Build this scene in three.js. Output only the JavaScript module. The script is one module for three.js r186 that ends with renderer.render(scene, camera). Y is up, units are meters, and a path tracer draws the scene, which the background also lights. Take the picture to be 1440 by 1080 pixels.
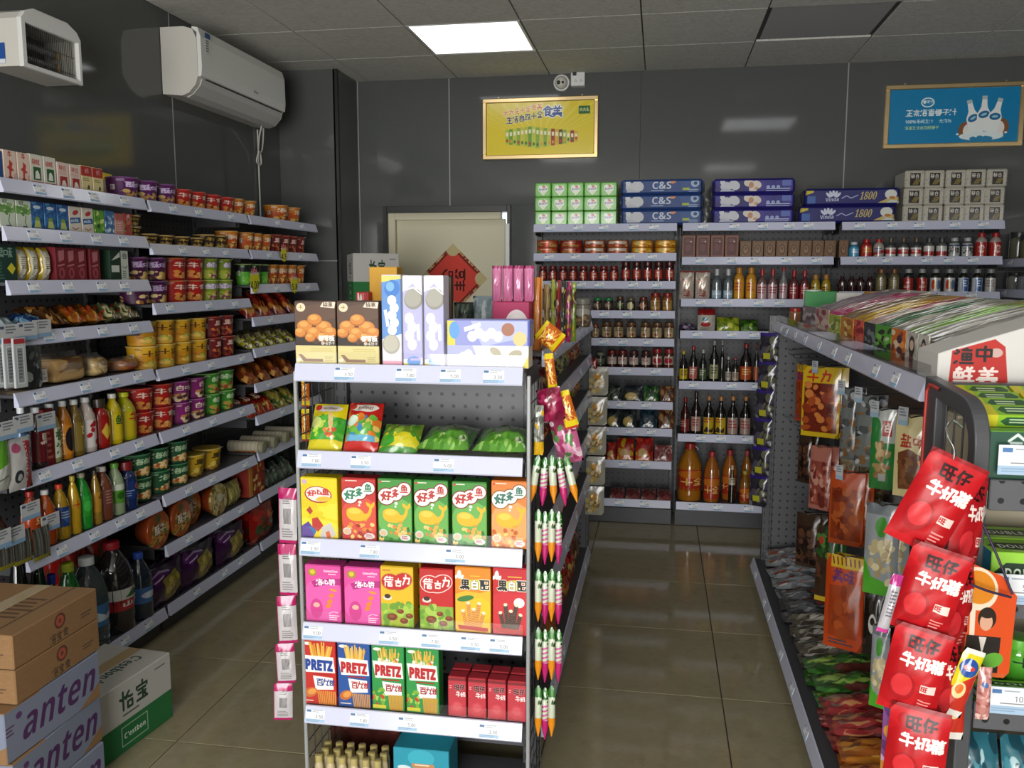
import * as THREE from 'three';
import { mergeGeometries } from 'three/addons/utils/BufferGeometryUtils.js';
import { RectAreaLightUniformsLib } from 'three/addons/lights/RectAreaLightUniformsLib.js';

// ---------------------------------------------------------------- camera, light, exposure
const scene = new THREE.Scene();
const FOCAL = 1217.2, YAW = 0.16823, PITCH = -0.12439, EYE = 1.529;
const camera = new THREE.PerspectiveCamera(2 * Math.atan(540 / FOCAL) * 180 / Math.PI, 1440 / 1080, 0.05, 60);
camera.position.set(0, EYE, 0);
camera.rotation.order = 'YXZ';
camera.rotation.set(PITCH, YAW, 0.0005);
scene.add(camera);
const renderer = new THREE.WebGLRenderer({ antialias: true });
renderer.toneMapping = THREE.LinearToneMapping;
renderer.toneMappingExposure = 1.0;
renderer.shadowMap.enabled = true;
RectAreaLightUniformsLib.init();
scene.background = new THREE.Color().setRGB(0.86, 0.93, 1.0);
scene.backgroundIntensity = 1.6;
// daylight through the shop front behind the camera
const DAY = { x0: -2.0, x1: 0.9, y0: 0.12, y1: 2.42, z: 2.9 };
const dayLight = new THREE.RectAreaLight(new THREE.Color().setRGB(1, 0.985, 0.955), 13, DAY.x1 - DAY.x0 - 0.1, DAY.y1 - DAY.y0 - 0.1);
dayLight.name = 'shop_front_daylight';
dayLight.position.set((DAY.x0 + DAY.x1) / 2, (DAY.y0 + DAY.y1) / 2, DAY.z - 0.06);
dayLight.lookAt(dayLight.position.x, dayLight.position.y, -5);
scene.add(dayLight);

// ---------------------------------------------------------------- helpers
let seedState = 90210;
const rnd = (a = 0, b = 1) => { seedState = (seedState + 0x6d2b79f5) | 0; let t = Math.imul(seedState ^ (seedState >>> 15), 1 | seedState); t = (t + Math.imul(t ^ (t >>> 7), 61 | t)) ^ t; return a + (b - a) * (((t ^ (t >>> 14)) >>> 0) / 4294967296); };
const pick = (list) => list[Math.floor(rnd(0, list.length - 1e-6))];
camera.updateMatrixWorld(true);
const EYEPOS = new THREE.Vector3(0, EYE, 0);
const rayAt = (px, py) => new THREE.Vector3((px - 720) / FOCAL, (540 - py) / FOCAL, -1).transformDirection(camera.matrixWorld);
const onPlane = (axis, px, py, value) => { const d = rayAt(px, py); return d.multiplyScalar((value - EYEPOS[axis]) / d[axis]).add(EYEPOS); };
const onX = (px, py, v) => onPlane('x', px, py, v), onY = (px, py, v) => onPlane('y', px, py, v), onZ = (px, py, v) => onPlane('z', px, py, v);

const used = new Map();
const numbered = (name) => { const n = used.get(name) ?? 0; used.set(name, n + 1); return n ? name + '_' + String(n).padStart(3, '0') : name; };
const shade = (o) => { o.traverse((c) => { if (c.isMesh) { c.castShadow = true; c.receiveShadow = true; } }); return o; };
function mesh(name, geometry, material, parent) { const m = new THREE.Mesh(geometry, material); m.name = name; m.castShadow = m.receiveShadow = true; if (parent) parent.add(m); return m; }
function top(o, name, label, category, group) { o.name = numbered(name); o.userData = { label, category }; if (group) o.userData.group = group; scene.add(o); return o; }
function structure(o, name, label) { o.name = numbered(name); o.userData = { kind: 'structure' }; if (label) o.userData.label = label; scene.add(o); return o; }
function dup(proto, name, label, category, group) { return top(proto.clone(), name, label, category, group); }

// ---------------------------------------------------------------- printed artwork: pages of artwork with one rectangle for each print
const PAGE = 2048, pages = [];
function newPage() { const c = document.createElement('canvas'); c.width = c.height = PAGE; const g = c.getContext('2d'); g.fillStyle = '#888'; g.fillRect(0, 0, PAGE, PAGE); const p = { c, g, x: 0, y: 0, row: 0, index: pages.length, flats: new Map() }; pages.push(p); return p; }
newPage();
let ground = null; // first colour laid down in a print: the colour of its board or film
function print(w, h, draw) {
  ground = null;
  let p = pages[pages.length - 1];
  if (p.x + w + 6 > PAGE) { p.x = 0; p.y += p.row; p.row = 0; }
  if (p.y + h + 6 > PAGE - 64) p = newPage();
  const g = p.g, x = p.x + 3, y = p.y + 3;
  g.save(); g.beginPath(); g.rect(x - 3, y - 3, w + 6, h + 6); g.clip(); g.translate(x - 3, y - 3); g.scale((w + 6) / w, (h + 6) / h); g.lineCap = g.lineJoin = 'round'; draw(g, w, h); g.restore();
  p.x += w + 6; p.row = Math.max(p.row, h + 6);
  return { page: p.index, u0: x / PAGE, u1: (x + w) / PAGE, v0: 1 - (y + h) / PAGE, v1: 1 - y / PAGE, base: ground };
}
// plain colour patch kept in the bottom rows of a page
function flatOn(page, color) {
  const p = pages[page];
  if (!p.flats.has(color)) { const n = p.flats.size, x = (n % 128) * 16, y = PAGE - 64 + Math.floor(n / 128) * 16; p.g.fillStyle = color; p.g.fillRect(x, y, 16, 16); p.flats.set(color, { page, u0: (x + 5) / PAGE, u1: (x + 11) / PAGE, v0: 1 - (y + 11) / PAGE, v1: 1 - (y + 5) / PAGE }); }
  return p.flats.get(color);
}
// keeps the next prints together on one page
function reserve(h) { const p = pages[pages.length - 1]; if (p.y + p.row + h > PAGE - 64) newPage(); }
const rectOf = (art, other) => (typeof other === 'string' ? flatOn(art.page, other) : other && other.page === art.page ? other : art);
const pageTextures = [];
const pageTexture = (i) => { if (!pageTextures[i]) { const t = new THREE.CanvasTexture(pages[i].c); t.colorSpace = THREE.SRGBColorSpace; t.anisotropy = 8; pageTextures[i] = t; } return pageTextures[i]; };
const printMats = new Map();
// finish: card, gloss (coated film), foil
function printMat(page, finish = 'card') {
  const key = page + finish;
  if (!printMats.has(key)) {
    const o = { map: pageTexture(page) };
    if (finish === 'card') Object.assign(o, { roughness: 0.5 });
    if (finish === 'matte') Object.assign(o, { roughness: 0.85 });
    if (finish === 'gloss') Object.assign(o, { roughness: 0.22 });
    if (finish === 'satin') Object.assign(o, { roughness: 0.38, specularIntensity: 0.7 });
    if (finish === 'foil') Object.assign(o, { roughness: 0.3, metalness: 0.35 });
    if (finish === 'tin') Object.assign(o, { roughness: 0.3, metalness: 0.15 });
    const m = new THREE.MeshPhysicalMaterial(o); if (finish === 'gloss') { m.clearcoat = 0.5; m.clearcoatRoughness = 0.12; }
    m.name = 'print_' + finish; printMats.set(key, m);
  }
  return printMats.get(key);
}

// Chinese characters drawn stroke by stroke on a ten by ten grid; each stroke is a run of x y digit pairs
const GLYPHS = {
  '好': '311548 4419 0444 5191 9173 7378 7868 5595', '多': '5022 4171 7125 4355 6436 5585 8519 5768', '鱼': '4022 3171 7152 2383872723 2585 5357 0999',
  '蘑': '1191 3003 6063 1393 1319 2565 4558 5585 7558 4787894947', '古': '1393 5055 2585892925', '力': '2383 8378 7868 4042 4219', '黑': '2181852521 2383 5158 2787 0898 1919 3939 6969 8999',
  '白': '5042 2282892922 2585', '配': '0141 1219494212 2125 3135 1646 5191 9195 5595 5559 5999 9897', '百': '1191 5143 2383892923 2686', '滋': '1122 0313 0918 4152 8172 3393 4435 3555 5538 3868 7465 6585 8568 6898',
  '旺': '0141480801 0444 5191 5595 5999 7179', '仔': '3015 2329 4191 9163 6368 6858 4595', '牛': '3012 2282 0696 5059', '奶': '2115 1538 3419 0444 5191 6158 9185 8595 9598 9888',
  '糖': '0444 2029 1022 4032 2407 2547 7071 5191 5149 6383 7279 6585 6787896967', '怡': '2029 0324 3344 6143 4374 7484 5686895956', '宝': '5051 1282 1213 8283 2474 2676 1989 5459 6778',
  '全': '5013 5093 2474 2777 1989 5459', '新': '2021 0141 1213 3243 0444 2449 0646 2628 6051 5159 5494 8489', '升': '4122 0595 3339 7079', '级': '2012 1242 3124 2434 3406 0646 5191 6149 8174 7494 9459 6599',
  '正': '1191 5159 5585 3539 0999', '宗': '5051 1282 1213 8283 3474 1686 5659 3729 7889', '海': '1122 0313 0918 5041 4191 4383894943 3696 5575', '南': '1191 5053 2383892923 4446 6466 3676 3878 5659',
  '椰': '0343 2029 2306 2536 4161 4149 6169 4464 4666 3969 7179 7191 9184 8496 9677', '子': '2181 8153 5358 5848 0595', '汁': '1122 0313 0918 4494 7079', '生': '3012 2282 2575 0999 5059',
  '活': '1122 0313 0918 8041 3494 6166 4686894946', '自': '5042 2282892922 2484 2686', '然': '2014 2151 5109 4191 7174 7459 7499 1819 3839 6869 8899', '十': '0595 5059', '食': '5013 5093 5152 3373 3338 7376 3575 3876 5799',
  '美': '3042 7062 1292 2474 1696 5256 5619 5699 0797', '太': '0393 5053 5319 5399 4758', '乐': '6022 2225 2585 5059 4858 3718 6898', '渔': '1122 0313 0918 6041 5181 8171 4383874743 4585 6367 3999',
  '中': '1282861612 5059', '五': '1181 5138 2474 7479 0999', '谷': '3112 6182 5014 5094 3676793936', '丰': '1282 1585 0898 5059', '登': '2141 4113 6192 8172 3464 2575782825 3839 7869 0999', '酥': '0141 1219 1949 4249 2125 3135 1646 8051 5494 7079 7459 7499',
  '蓉': '1191 3003 6063 1383 1314 8384 3545 6575 5427 5487 4777794947', '饼': '2012 1232 2028 2838 5061 8071 4292 4595 5249 8289', '心': '1417 4147 4787 8786 6263 8496', '盐': '1141 2024 0444 6165 6282 1686891916 3639 5659 0999',
  '鲜': '2012 1131 0343460603 2326 0848 6061 8071 5292 5585 5898 7279', '无': '2171 0494 4119 5459 5999', '添': '1122 0313 0918 4181 3393 6133 6399 6469 4748 7788', '加': '0353 5347 2019 6383896963',
  '农': '1282 1213 8283 5016 4559 3858 5399', '夫': '2272 1484 5055 5519 5599', '山': '5058 2328 2888 8388', '泉': '5041 2171 2124 7174 2474 2272 5659 1646 4609 7646 4699',
  '卤': '5052 5171 2383892923 3577 7537', '味': '0343470703 5191 4494 7079 7459 7499', '惠': '1191 5059 2383862623 2484 2858 0709 8799', '水': '5059 4849 1333 3308 7252 5299', '特': '1012 0444 2029 0647 5292 7051 4494 4696 7579 5859',
};
function cn(g, text, x, y, size, color, { weight = 0.11, outline, outlineWeight = 0.3, dx = size * 1.05, dy = 0, skew = 0 } = {}) {
  const run = (col, wgt) => {
    g.strokeStyle = col; g.lineWidth = size * wgt; g.lineCap = g.lineJoin = 'round';
    [...text].forEach((ch, i) => {
      const ox = x + dx * i, oy = y + dy * i;
      for (const s of (GLYPHS[ch] ?? '').split(' ')) {
        if (s.length < 4) continue;
        g.beginPath();
        for (let k = 0; k + 1 < s.length; k += 2) { const gx = +s[k] / 9.5, gy = +s[k + 1] / 9.5; g[k ? 'lineTo' : 'moveTo'](ox + gx * size - skew * gy * size, oy + gy * size); }
        g.stroke();
      }
    });
  };
  if (outline) run(outline, outlineWeight);
  run(color, weight);
}
const box = (g, color, x, y, w, h) => { ground ??= color; g.fillStyle = color; g.fillRect(x, y, w, h); };
const oval = (g, color, x, y, rx, ry = rx, turn = 0) => { g.fillStyle = color; g.beginPath(); g.ellipse(x, y, rx, ry, turn, 0, Math.PI * 2); g.fill(); };
const poly = (g, color, pts) => { g.fillStyle = color; g.beginPath(); pts.forEach(([x, y], i) => g[i ? 'lineTo' : 'moveTo'](x, y)); g.closePath(); g.fill(); };
const line = (g, color, wdt, pts) => { g.strokeStyle = color; g.lineWidth = wdt; g.beginPath(); pts.forEach(([x, y], i) => g[i ? 'lineTo' : 'moveTo'](x, y)); g.stroke(); };
const latin = (g, color, text, x, y, size, { font = 'sans-serif', bold = true, outline, ow = 0.2, width, align = 'left', skew = 0, italic } = {}) => {
  g.save(); g.translate(x, y); if (skew) g.transform(1, skew, 0, 1, 0, 0); if (italic) g.transform(1, 0, -0.25, 1, 0, 0);
  g.font = (bold ? 'bold ' : '') + size + 'px ' + font; g.textAlign = align;
  if (width) { const k = width / g.measureText(text).width; g.scale(k, 1); }
  if (outline) { g.strokeStyle = outline; g.lineWidth = size * ow; g.lineJoin = 'round'; g.strokeText(text, 0, 0); }
  g.fillStyle = color; g.fillText(text, 0, 0); g.restore();
};
const bars = (g, color, x, y, w, h, n) => { g.fillStyle = color; for (let i = 0; i < n; i++) g.fillRect(x, y + (i * h) / n, w * rnd(0.6, 1), (h / n) * 0.45); };
const blotch = (g, colors, x, y, w, h, n, r0, r1) => { for (let i = 0; i < n; i++) oval(g, pick(colors), x + rnd() * w, y + rnd() * h, rnd(r0, r1), rnd(r0, r1), rnd(0, 3)); };

// ---------------------------------------------------------------- geometry
const boxCache = new Map();
// chamfered box, base on y = 0, centred in x and z; faces take print rectangles (front, back, right, left, top, bottom)
function chamferBox(w, h, d, faces, c = 0.002) {
  const key = [w.toFixed(4), h.toFixed(4), d.toFixed(4), c, ...['front', 'back', 'right', 'left', 'top', 'bottom'].map((f) => (faces[f] ? faces[f].u0.toFixed(5) + faces[f].v0.toFixed(5) + faces[f].page : 0))].join();
  if (boxCache.has(key)) return boxCache.get(key);
  const X = w / 2, Y = h / 2, Z = d / 2, pos = [], uvs = [];
  c = Math.min(c, X * 0.4, Y * 0.4, Z * 0.4);
  const frames = [['front', [1, 0, 0], [0, 1, 0], [0, 0, 1]], ['back', [-1, 0, 0], [0, 1, 0], [0, 0, -1]], ['right', [0, 0, -1], [0, 1, 0], [1, 0, 0]], ['left', [0, 0, 1], [0, 1, 0], [-1, 0, 0]], ['top', [1, 0, 0], [0, 0, -1], [0, 1, 0]], ['bottom', [1, 0, 0], [0, 0, 1], [0, -1, 0]]];
  const half = [X, Y, Z], dot = (a, b) => a[0] * b[0] + a[1] * b[1] + a[2] * b[2];
  const uvOf = (f, p) => { const [name, u, v] = f, r = faces[name] ?? faces.front; const hu = Math.abs(dot(u, half)), hv = Math.abs(dot(v, half)); return [r.u0 + (r.u1 - r.u0) * (dot(p, u) / hu / 2 + 0.5), r.v0 + (r.v1 - r.v0) * (dot(p, v) / hv / 2 + 0.5)]; };
  const quad = (f, a, b, cc, dd) => { for (const p of dd ? [a, b, cc, a, cc, dd] : [a, b, cc]) { pos.push(p[0], p[1] + Y, p[2]); uvs.push(...uvOf(f, p)); } };
  const corner = (f, su, sv, which) => { // which: 0 on the face
    const [, u, v, n] = f, p = [0, 1, 2].map((k) => u[k] * su * half[k] * 1 + v[k] * sv * half[k] + n[k] * half[k]);
    return p.map((val, k) => (Math.abs(n[k]) ? val : val - Math.sign(val) * c));
  };
  for (const f of frames) quad(f, corner(f, -1, -1), corner(f, 1, -1), corner(f, 1, 1), corner(f, -1, 1));
  // edges and corners
  const P = (sx, sy, sz, axis) => [sx * (axis === 0 ? X : X - c), sy * (axis === 1 ? Y : Y - c), sz * (axis === 2 ? Z : Z - c)];
  const F = (axis, s) => frames[axis === 2 ? (s > 0 ? 0 : 1) : axis === 0 ? (s > 0 ? 2 : 3) : s > 0 ? 4 : 5];
  const wind = (f, pts) => { // orient outward
    const [a, b, cc] = pts, n = [(b[1] - a[1]) * (cc[2] - a[2]) - (b[2] - a[2]) * (cc[1] - a[1]), (b[2] - a[2]) * (cc[0] - a[0]) - (b[0] - a[0]) * (cc[2] - a[2]), (b[0] - a[0]) * (cc[1] - a[1]) - (b[1] - a[1]) * (cc[0] - a[0])];
    if (dot(n, a) < 0) pts.reverse(); quad(f, ...pts);
  };
  for (const s of [-1, 1]) for (const t of [-1, 1]) {
    wind(F(1, s), [P(-1, s, t, 1), P(1, s, t, 1), P(1, s, t, 2), P(-1, s, t, 2)]);
    wind(F(2, t), [P(s, -1, t, 0), P(s, 1, t, 0), P(s, 1, t, 2), P(s, -1, t, 2)]);
    wind(F(1, t), [P(s, t, -1, 0), P(s, t, 1, 0), P(s, t, 1, 1), P(s, t, -1, 1)]);
    for (const r of [-1, 1]) wind(F(2, r), [P(s, t, r, 0), P(s, t, r, 1), P(s, t, r, 2)]);
  }
  const g = new THREE.BufferGeometry(); g.setAttribute('position', new THREE.Float32BufferAttribute(pos, 3)); g.setAttribute('uv', new THREE.Float32BufferAttribute(uvs, 2)); g.computeVertexNormals();
  boxCache.set(key, g); return g;
}
const plainBoxes = new Map();
// plain chamfered bar with uv in metres
function bar(w, h, d, c = 0.0015) {
  const key = [w, h, d, c].map((v) => v.toFixed(4)).join();
  if (!plainBoxes.has(key)) {
    const g = chamferBox(w, h, d, { front: { u0: 0, v0: 0, u1: 1, v1: 1, page: key } }, c).clone(), p = g.attributes.position, n = g.attributes.normal, uv = g.attributes.uv;
    for (let i = 0; i < p.count; i++) { const ax = Math.abs(n.getX(i)), ay = Math.abs(n.getY(i)), az = Math.abs(n.getZ(i)); if (az >= ax && az >= ay) uv.setXY(i, p.getX(i), p.getY(i)); else if (ax >= ay) uv.setXY(i, p.getZ(i), p.getY(i)); else uv.setXY(i, p.getX(i), p.getZ(i)); }
    plainBoxes.set(key, g);
  }
  return plainBoxes.get(key);
}
const at = (g, x, y, z, rx = 0, ry = 0, rz = 0) => { const m = new THREE.Matrix4().makeRotationFromEuler(new THREE.Euler(rx, ry, rz)); m.setPosition(x, y, z); return g.clone().applyMatrix4(m); };
const place = (o, x, y, z, rx = 0, ry = 0, rz = 0) => { o.position.set(x, y, z); o.rotation.set(rx, ry, rz); return o; };
// turned body; the middle of the print faces +z
function lathe(points, rect, seg = 20) {
  const g = new THREE.LatheGeometry(points.map(([r, y]) => new THREE.Vector2(Math.max(r, 0.0001), y)), seg, Math.PI, Math.PI * 2);
  if (rect) { const uv = g.attributes.uv, ys = points.map((p) => p[1]), y0 = Math.min(...ys), y1 = Math.max(...ys), p = g.attributes.position; for (let i = 0; i < uv.count; i++) uv.setXY(i, rect.u0 + (rect.u1 - rect.u0) * uv.getX(i), rect.v0 + (rect.v1 - rect.v0) * ((p.getY(i) - y0) / (y1 - y0 || 1))); }
  return g;
}
// film pouch lying in the xy plane, base at y = 0, front towards +z
function pouchGeometry(w, h, d, rect, { seal = 0.06, back, wrinkle = 0.12, seed = 1, sides = 0.5, nx = 9, ny = 12, waist = 0.04, sag = 0, point = 0 } = {}) {
  const pos = [], uvs = [], idx = [], r2 = back ?? rect; let s = seed * 7919;
  const rn = () => { s = (s * 16807) % 2147483647; return s / 2147483647; };
  const noise = Array.from({ length: (nx + 1) * (ny + 1) }, () => rn() - 0.5);
  for (const side of [1, -1]) for (let j = 0; j <= ny; j++) for (let i = 0; i <= nx; i++) {
    const u = i / nx, v = j / ny, edge = Math.min(v, 1 - v) < seal * 0.99 ? 0 : 1;
    const vv = Math.max(0, Math.min(1, (v - seal) / (1 - 2 * seal))), prof = Math.pow(Math.max(0, Math.sin(Math.PI * vv)), 0.55) * Math.pow(Math.max(0, Math.sin(Math.PI * u)), sides) * edge;
    const border = i === 0 || i === nx || j === 0 || j === ny;
    const pinch = 1 - waist * (1 - Math.sin(Math.PI * vv)) * 0.3 - waist * prof;
    const taper = point ? Math.min(1, 0.12 + v / 0.28, 0.3 + (1 - v) / 0.12) : 1, x = (u - 0.5) * w * (edge ? pinch : 1) * taper, y = v * h - sag * h * Math.sin(Math.PI * u) * (v > 0.5 ? 1 : 0) * (1 - edge * 0.5);
    const z = border ? 0 : side * (prof * d / 2 + (edge ? 0.0012 : 0.0006)) + (edge ? noise[j * (nx + 1) + i] * d * wrinkle : Math.sin(i * 2.4) * 0.0008) * (side > 0 ? 1 : 0.5);
    pos.push(x, y, z); const r = side > 0 ? rect : r2, uu = side > 0 ? u : 1 - u; uvs.push(r.u0 + (r.u1 - r.u0) * uu, r.v0 + (r.v1 - r.v0) * v);
  }
  const n = (nx + 1) * (ny + 1);
  for (const side of [0, 1]) for (let j = 0; j < ny; j++) for (let i = 0; i < nx; i++) { const a = side * n + j * (nx + 1) + i, b = a + 1, c = a + nx + 1, e = c + 1; if (!side) idx.push(a, b, e, a, e, c); else idx.push(a, e, b, a, c, e); }
  const g = new THREE.BufferGeometry(); g.setAttribute('position', new THREE.Float32BufferAttribute(pos, 3)); g.setAttribute('uv', new THREE.Float32BufferAttribute(uvs, 2)); g.setIndex(idx); g.computeVertexNormals();
  return g;
}
const tube = (pts, r, seg = 24, radial = 6) => new THREE.TubeGeometry(new THREE.CatmullRomCurve3(pts.map((p) => new THREE.Vector3(...p)), false, 'centripetal'), seg, r, radial, false);
function extrudeX(profile, length) { // profile of [z, y] points, swept along x, centred
  const s = new THREE.Shape(profile.map(([z, y]) => new THREE.Vector2(-z, y))), g = new THREE.ExtrudeGeometry(s, { depth: length, bevelEnabled: false }); g.rotateY(Math.PI / 2); g.translate(-length / 2, 0, 0); return g;
}

// ---------------------------------------------------------------- materials
const std = (rgb, roughness, extra = {}) => new THREE.MeshPhysicalMaterial({ color: new THREE.Color().setRGB(...rgb), roughness, ...extra });
function noiseTexture(size, draw, srgb) { const c = document.createElement('canvas'); c.width = c.height = size; draw(c.getContext('2d'), size); const t = new THREE.CanvasTexture(c); t.wrapS = t.wrapT = THREE.RepeatWrapping; if (srgb) t.colorSpace = THREE.SRGBColorSpace; return t; }
const holesTexture = noiseTexture(128, (g, n) => { g.fillStyle = '#fff'; g.fillRect(0, 0, n, n); oval(g, '#060607', n / 2, n / 2, n * 0.15); }, true); holesTexture.repeat.set(1 / 0.036, 1 / 0.036);
const slotTexture = noiseTexture(128, (g, n) => { g.fillStyle = '#fff'; g.fillRect(0, 0, n, n); for (const x of [0.27, 0.6]) box(g, '#101012', n * x, n * 0.2, n * 0.13, n * 0.6); }, true); slotTexture.repeat.set(1 / 0.036, 1 / 0.042);
const ceilingTexture = noiseTexture(512, (g, n) => { g.fillStyle = '#d6d6d2'; g.fillRect(0, 0, n, n); for (let i = 0; i < 2600; i++) { const x = rnd(0, n), y = rnd(0, n), l = rnd(6, 26); line(g, rnd() < 0.55 ? '#c4c4c0' : '#e2e2de', rnd(1.5, 4), [[x, y], [x + l, y + l * 0.5]]); } }, true);
const ceilingBump = noiseTexture(256, (g, n) => { g.fillStyle = '#888'; g.fillRect(0, 0, n, n); for (let i = 0; i < 900; i++) { const x = rnd(0, n), y = rnd(0, n), l = rnd(4, 14); line(g, rnd() < 0.6 ? '#555' : '#bbb', rnd(1, 3), [[x, y], [x + l, y + l * 0.5]]); } });
const tileTexture = noiseTexture(512, (g, n) => { g.fillStyle = '#cfc6ae'; g.fillRect(0, 0, n, n); g.globalAlpha = 0.16; for (let i = 0; i < 700; i++) oval(g, pick(['#b8ae94', '#ddd5bf', '#c9bd9f', '#bfb7a2']), rnd(0, n), rnd(0, n), rnd(3, 34), rnd(2, 18), rnd(0, 3)); g.globalAlpha = 0.5; for (let i = 0; i < 1500; i++) oval(g, pick(['#b3a98e', '#e0d9c6', '#a79d86']), rnd(0, n), rnd(0, n), rnd(0.5, 1.6)); }, true);
const scuffTexture = noiseTexture(512, (g, n) => { g.fillStyle = '#5c5c5c'; g.fillRect(0, 0, n, n); for (let i = 0; i < 260; i++) { g.globalAlpha = 0.14; oval(g, pick(['#3a3a3a', '#8c8c8c']), rnd(0, n), rnd(0, n), rnd(6, 60), rnd(3, 30), rnd(0, 3)); } });
const cardTexture = noiseTexture(256, (g, n) => { g.fillStyle = '#b08a5c'; g.fillRect(0, 0, n, n); for (let i = 0; i < 900; i++) { g.globalAlpha = 0.25; line(g, pick(['#9c774b', '#c29c6c', '#a9835a']), 1, [[rnd(0, n), rnd(0, n)], [rnd(0, n), rnd(0, n)]].map(([x, y], k, a) => (k ? [a[0][0] + rnd(4, 20), a[0][1] + rnd(-1, 1)] : [x, y]))); } }, true);
const M = {
  wall: std([0.095, 0.1, 0.098], 0.2, { roughnessMap: scuffTexture, specularIntensity: 0.9 }),
  wallTrim: std([0.32, 0.33, 0.33], 0.35), black: std([0.012, 0.012, 0.013], 0.4), ceiling: std([0.9, 0.89, 0.86], 0.9, { map: ceilingTexture, bumpMap: ceilingBump, bumpScale: 0.0015 }),
  ceilingPanel: std([0.42, 0.42, 0.42], 0.6), tee: std([0.06, 0.06, 0.06], 0.6), tile: std([0.5, 0.48, 0.4], 0.22, { map: tileTexture, roughnessMap: scuffTexture }), grout: std([0.05, 0.045, 0.035], 0.9),
  plaster: std([0.5, 0.5, 0.48], 0.9), door: std([0.66, 0.62, 0.44], 0.5), white: std([0.72, 0.72, 0.7], 0.35), offWhite: std([0.6, 0.58, 0.53], 0.45), gold: std([0.78, 0.58, 0.3], 0.28, { metalness: 0.85 }),
  rack: std([0.062, 0.063, 0.07], 0.42), panel: std([0.085, 0.086, 0.095], 0.45, { map: holesTexture }), post: std([0.06, 0.061, 0.066], 0.42, { map: slotTexture }), strip: std([0.6, 0.62, 0.78], 0.24, { clearcoat: 0.4, clearcoatRoughness: 0.15 }),
  chrome: std([0.75, 0.75, 0.77], 0.18, { metalness: 1 }), clear: std([1, 1, 1], 0.05, { transmission: 1, thickness: 0, ior: 1.4 }), film: std([1, 1, 1], 0.12, { transmission: 0.92, thickness: 0, ior: 1.35 }),
  carton: std([1, 1, 1], 0.85, { map: cardTexture }), glass: std([0.98, 0.99, 0.98], 0.03, { transmission: 1, thickness: 0.01, ior: 1.45 }),
};
scuffTexture.repeat.set(0.8, 0.8); ceilingTexture.repeat.set(1 / 0.6, 1 / 0.6); ceilingBump.repeat.set(1 / 0.6, 1 / 0.6); tileTexture.repeat.set(1 / 0.6, 1 / 0.6); cardTexture.repeat.set(4, 4);

// ---------------------------------------------------------------- the room
const ROOM = { left: -2.38, right: 2.28, back: -5.64, front: 2.9, top: EYE + 0.78973 * 1.6008 };
const cells = (a, b, start, step) => { const cuts = [a]; for (let v = start + Math.ceil((a - start) / step) * step; v < b; v += step) if (v - a > 0.01) cuts.push(v); cuts.push(b); return cuts.slice(1).map((v, i) => [cuts[i], v]); };
{
  const floor = structure(new THREE.Group(), 'floor', 'beige glazed floor tiles with dark joints');
  mesh('grout', bar(ROOM.right - ROOM.left + 0.4, 0.1, ROOM.front - ROOM.back + 0.4), M.grout, floor).position.set((ROOM.left + ROOM.right) / 2, -0.104, (ROOM.front + ROOM.back) / 2);
  for (const [x0, x1] of cells(ROOM.left, ROOM.right, 0.2545, 0.6)) for (const [z0, z1] of cells(ROOM.back - 0.1, ROOM.front, -2.47, 0.604)) mesh('tile', bar(x1 - x0 - 0.004, 0.012, z1 - z0 - 0.004, 0.0012), M.tile, floor).position.set((x0 + x1) / 2, -0.012, (z0 + z1) / 2);
}
const LAMPS = [[-1.017, -4.75], [0.783, -3.55], [-1.017, -1.75], [0.783, -0.55]];
{
  const ceiling = structure(new THREE.Group(), 'ceiling', 'suspended ceiling of grey fissured tiles');
  mesh('slab', bar(ROOM.right - ROOM.left + 0.4, 0.15, ROOM.front - ROOM.back + 0.4), M.tee, ceiling).position.set((ROOM.left + ROOM.right) / 2, ROOM.top + 0.014, (ROOM.front + ROOM.back) / 2);
  for (const [x0, x1] of cells(ROOM.left, ROOM.right, -1.917, 0.6)) for (const [z0, z1] of cells(ROOM.back, ROOM.front, -5.05, 0.6)) {
    const cx = (x0 + x1) / 2, cz = (z0 + z1) / 2;
    if (LAMPS.some(([x, z]) => Math.abs(x - cx) < 0.2 && Math.abs(z - cz) < 0.2)) continue;
    const off = Math.abs(cx - 0.783) < 0.2 && Math.abs(cz + 4.75) < 0.2;
    if (off) { mesh('unlit_panel', bar(0.56, 0.006, 0.56, 0.002), M.ceilingPanel, ceiling).position.set(cx, ROOM.top + 0.006, cz); continue; }
    mesh('ceiling_tile', bar(x1 - x0 - 0.007, 0.012, z1 - z0 - 0.005, 0.002), M.ceiling, ceiling).position.set(cx, ROOM.top, cz);
  }
}
for (const [i, [x, z]] of LAMPS.entries()) {
  const t = new THREE.Group(); t.position.set(x, ROOM.top, z);
  const glow = std([0.9, 0.9, 0.9], 0.5, { emissive: new THREE.Color().setRGB(0.97, 0.98, 1), emissiveIntensity: 1.9 }); glow.name = 'lamp_glow';
  mesh('diffuser', bar(0.566, 0.006, 0.566, 0.001), glow, t).position.y = 0.002;
  for (const [dx, dz, w, d] of [[0, 0.288, 0.594, 0.014], [0, -0.288, 0.594, 0.014], [0.288, 0, 0.014, 0.562], [-0.288, 0, 0.014, 0.562]]) mesh('frame', bar(w, 0.012, d, 0.001), M.white, t).position.set(dx, 0, dz);
  const lamp = new THREE.RectAreaLight(new THREE.Color().setRGB(0.97, 0.98, 1), 1.2, 0.56, 0.56); lamp.name = 'panel_light'; lamp.position.set(0, -0.004, 0); lamp.rotation.x = -Math.PI / 2; t.add(lamp);
  top(t, 'ceiling_lamp', i ? 'square white panel lamp glowing in the ceiling towards the shop front' : 'square white panel lamp glowing in the ceiling above the cream door', 'lamp', i ? 'ceiling lamps towards the shop front' : undefined);
}
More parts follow.
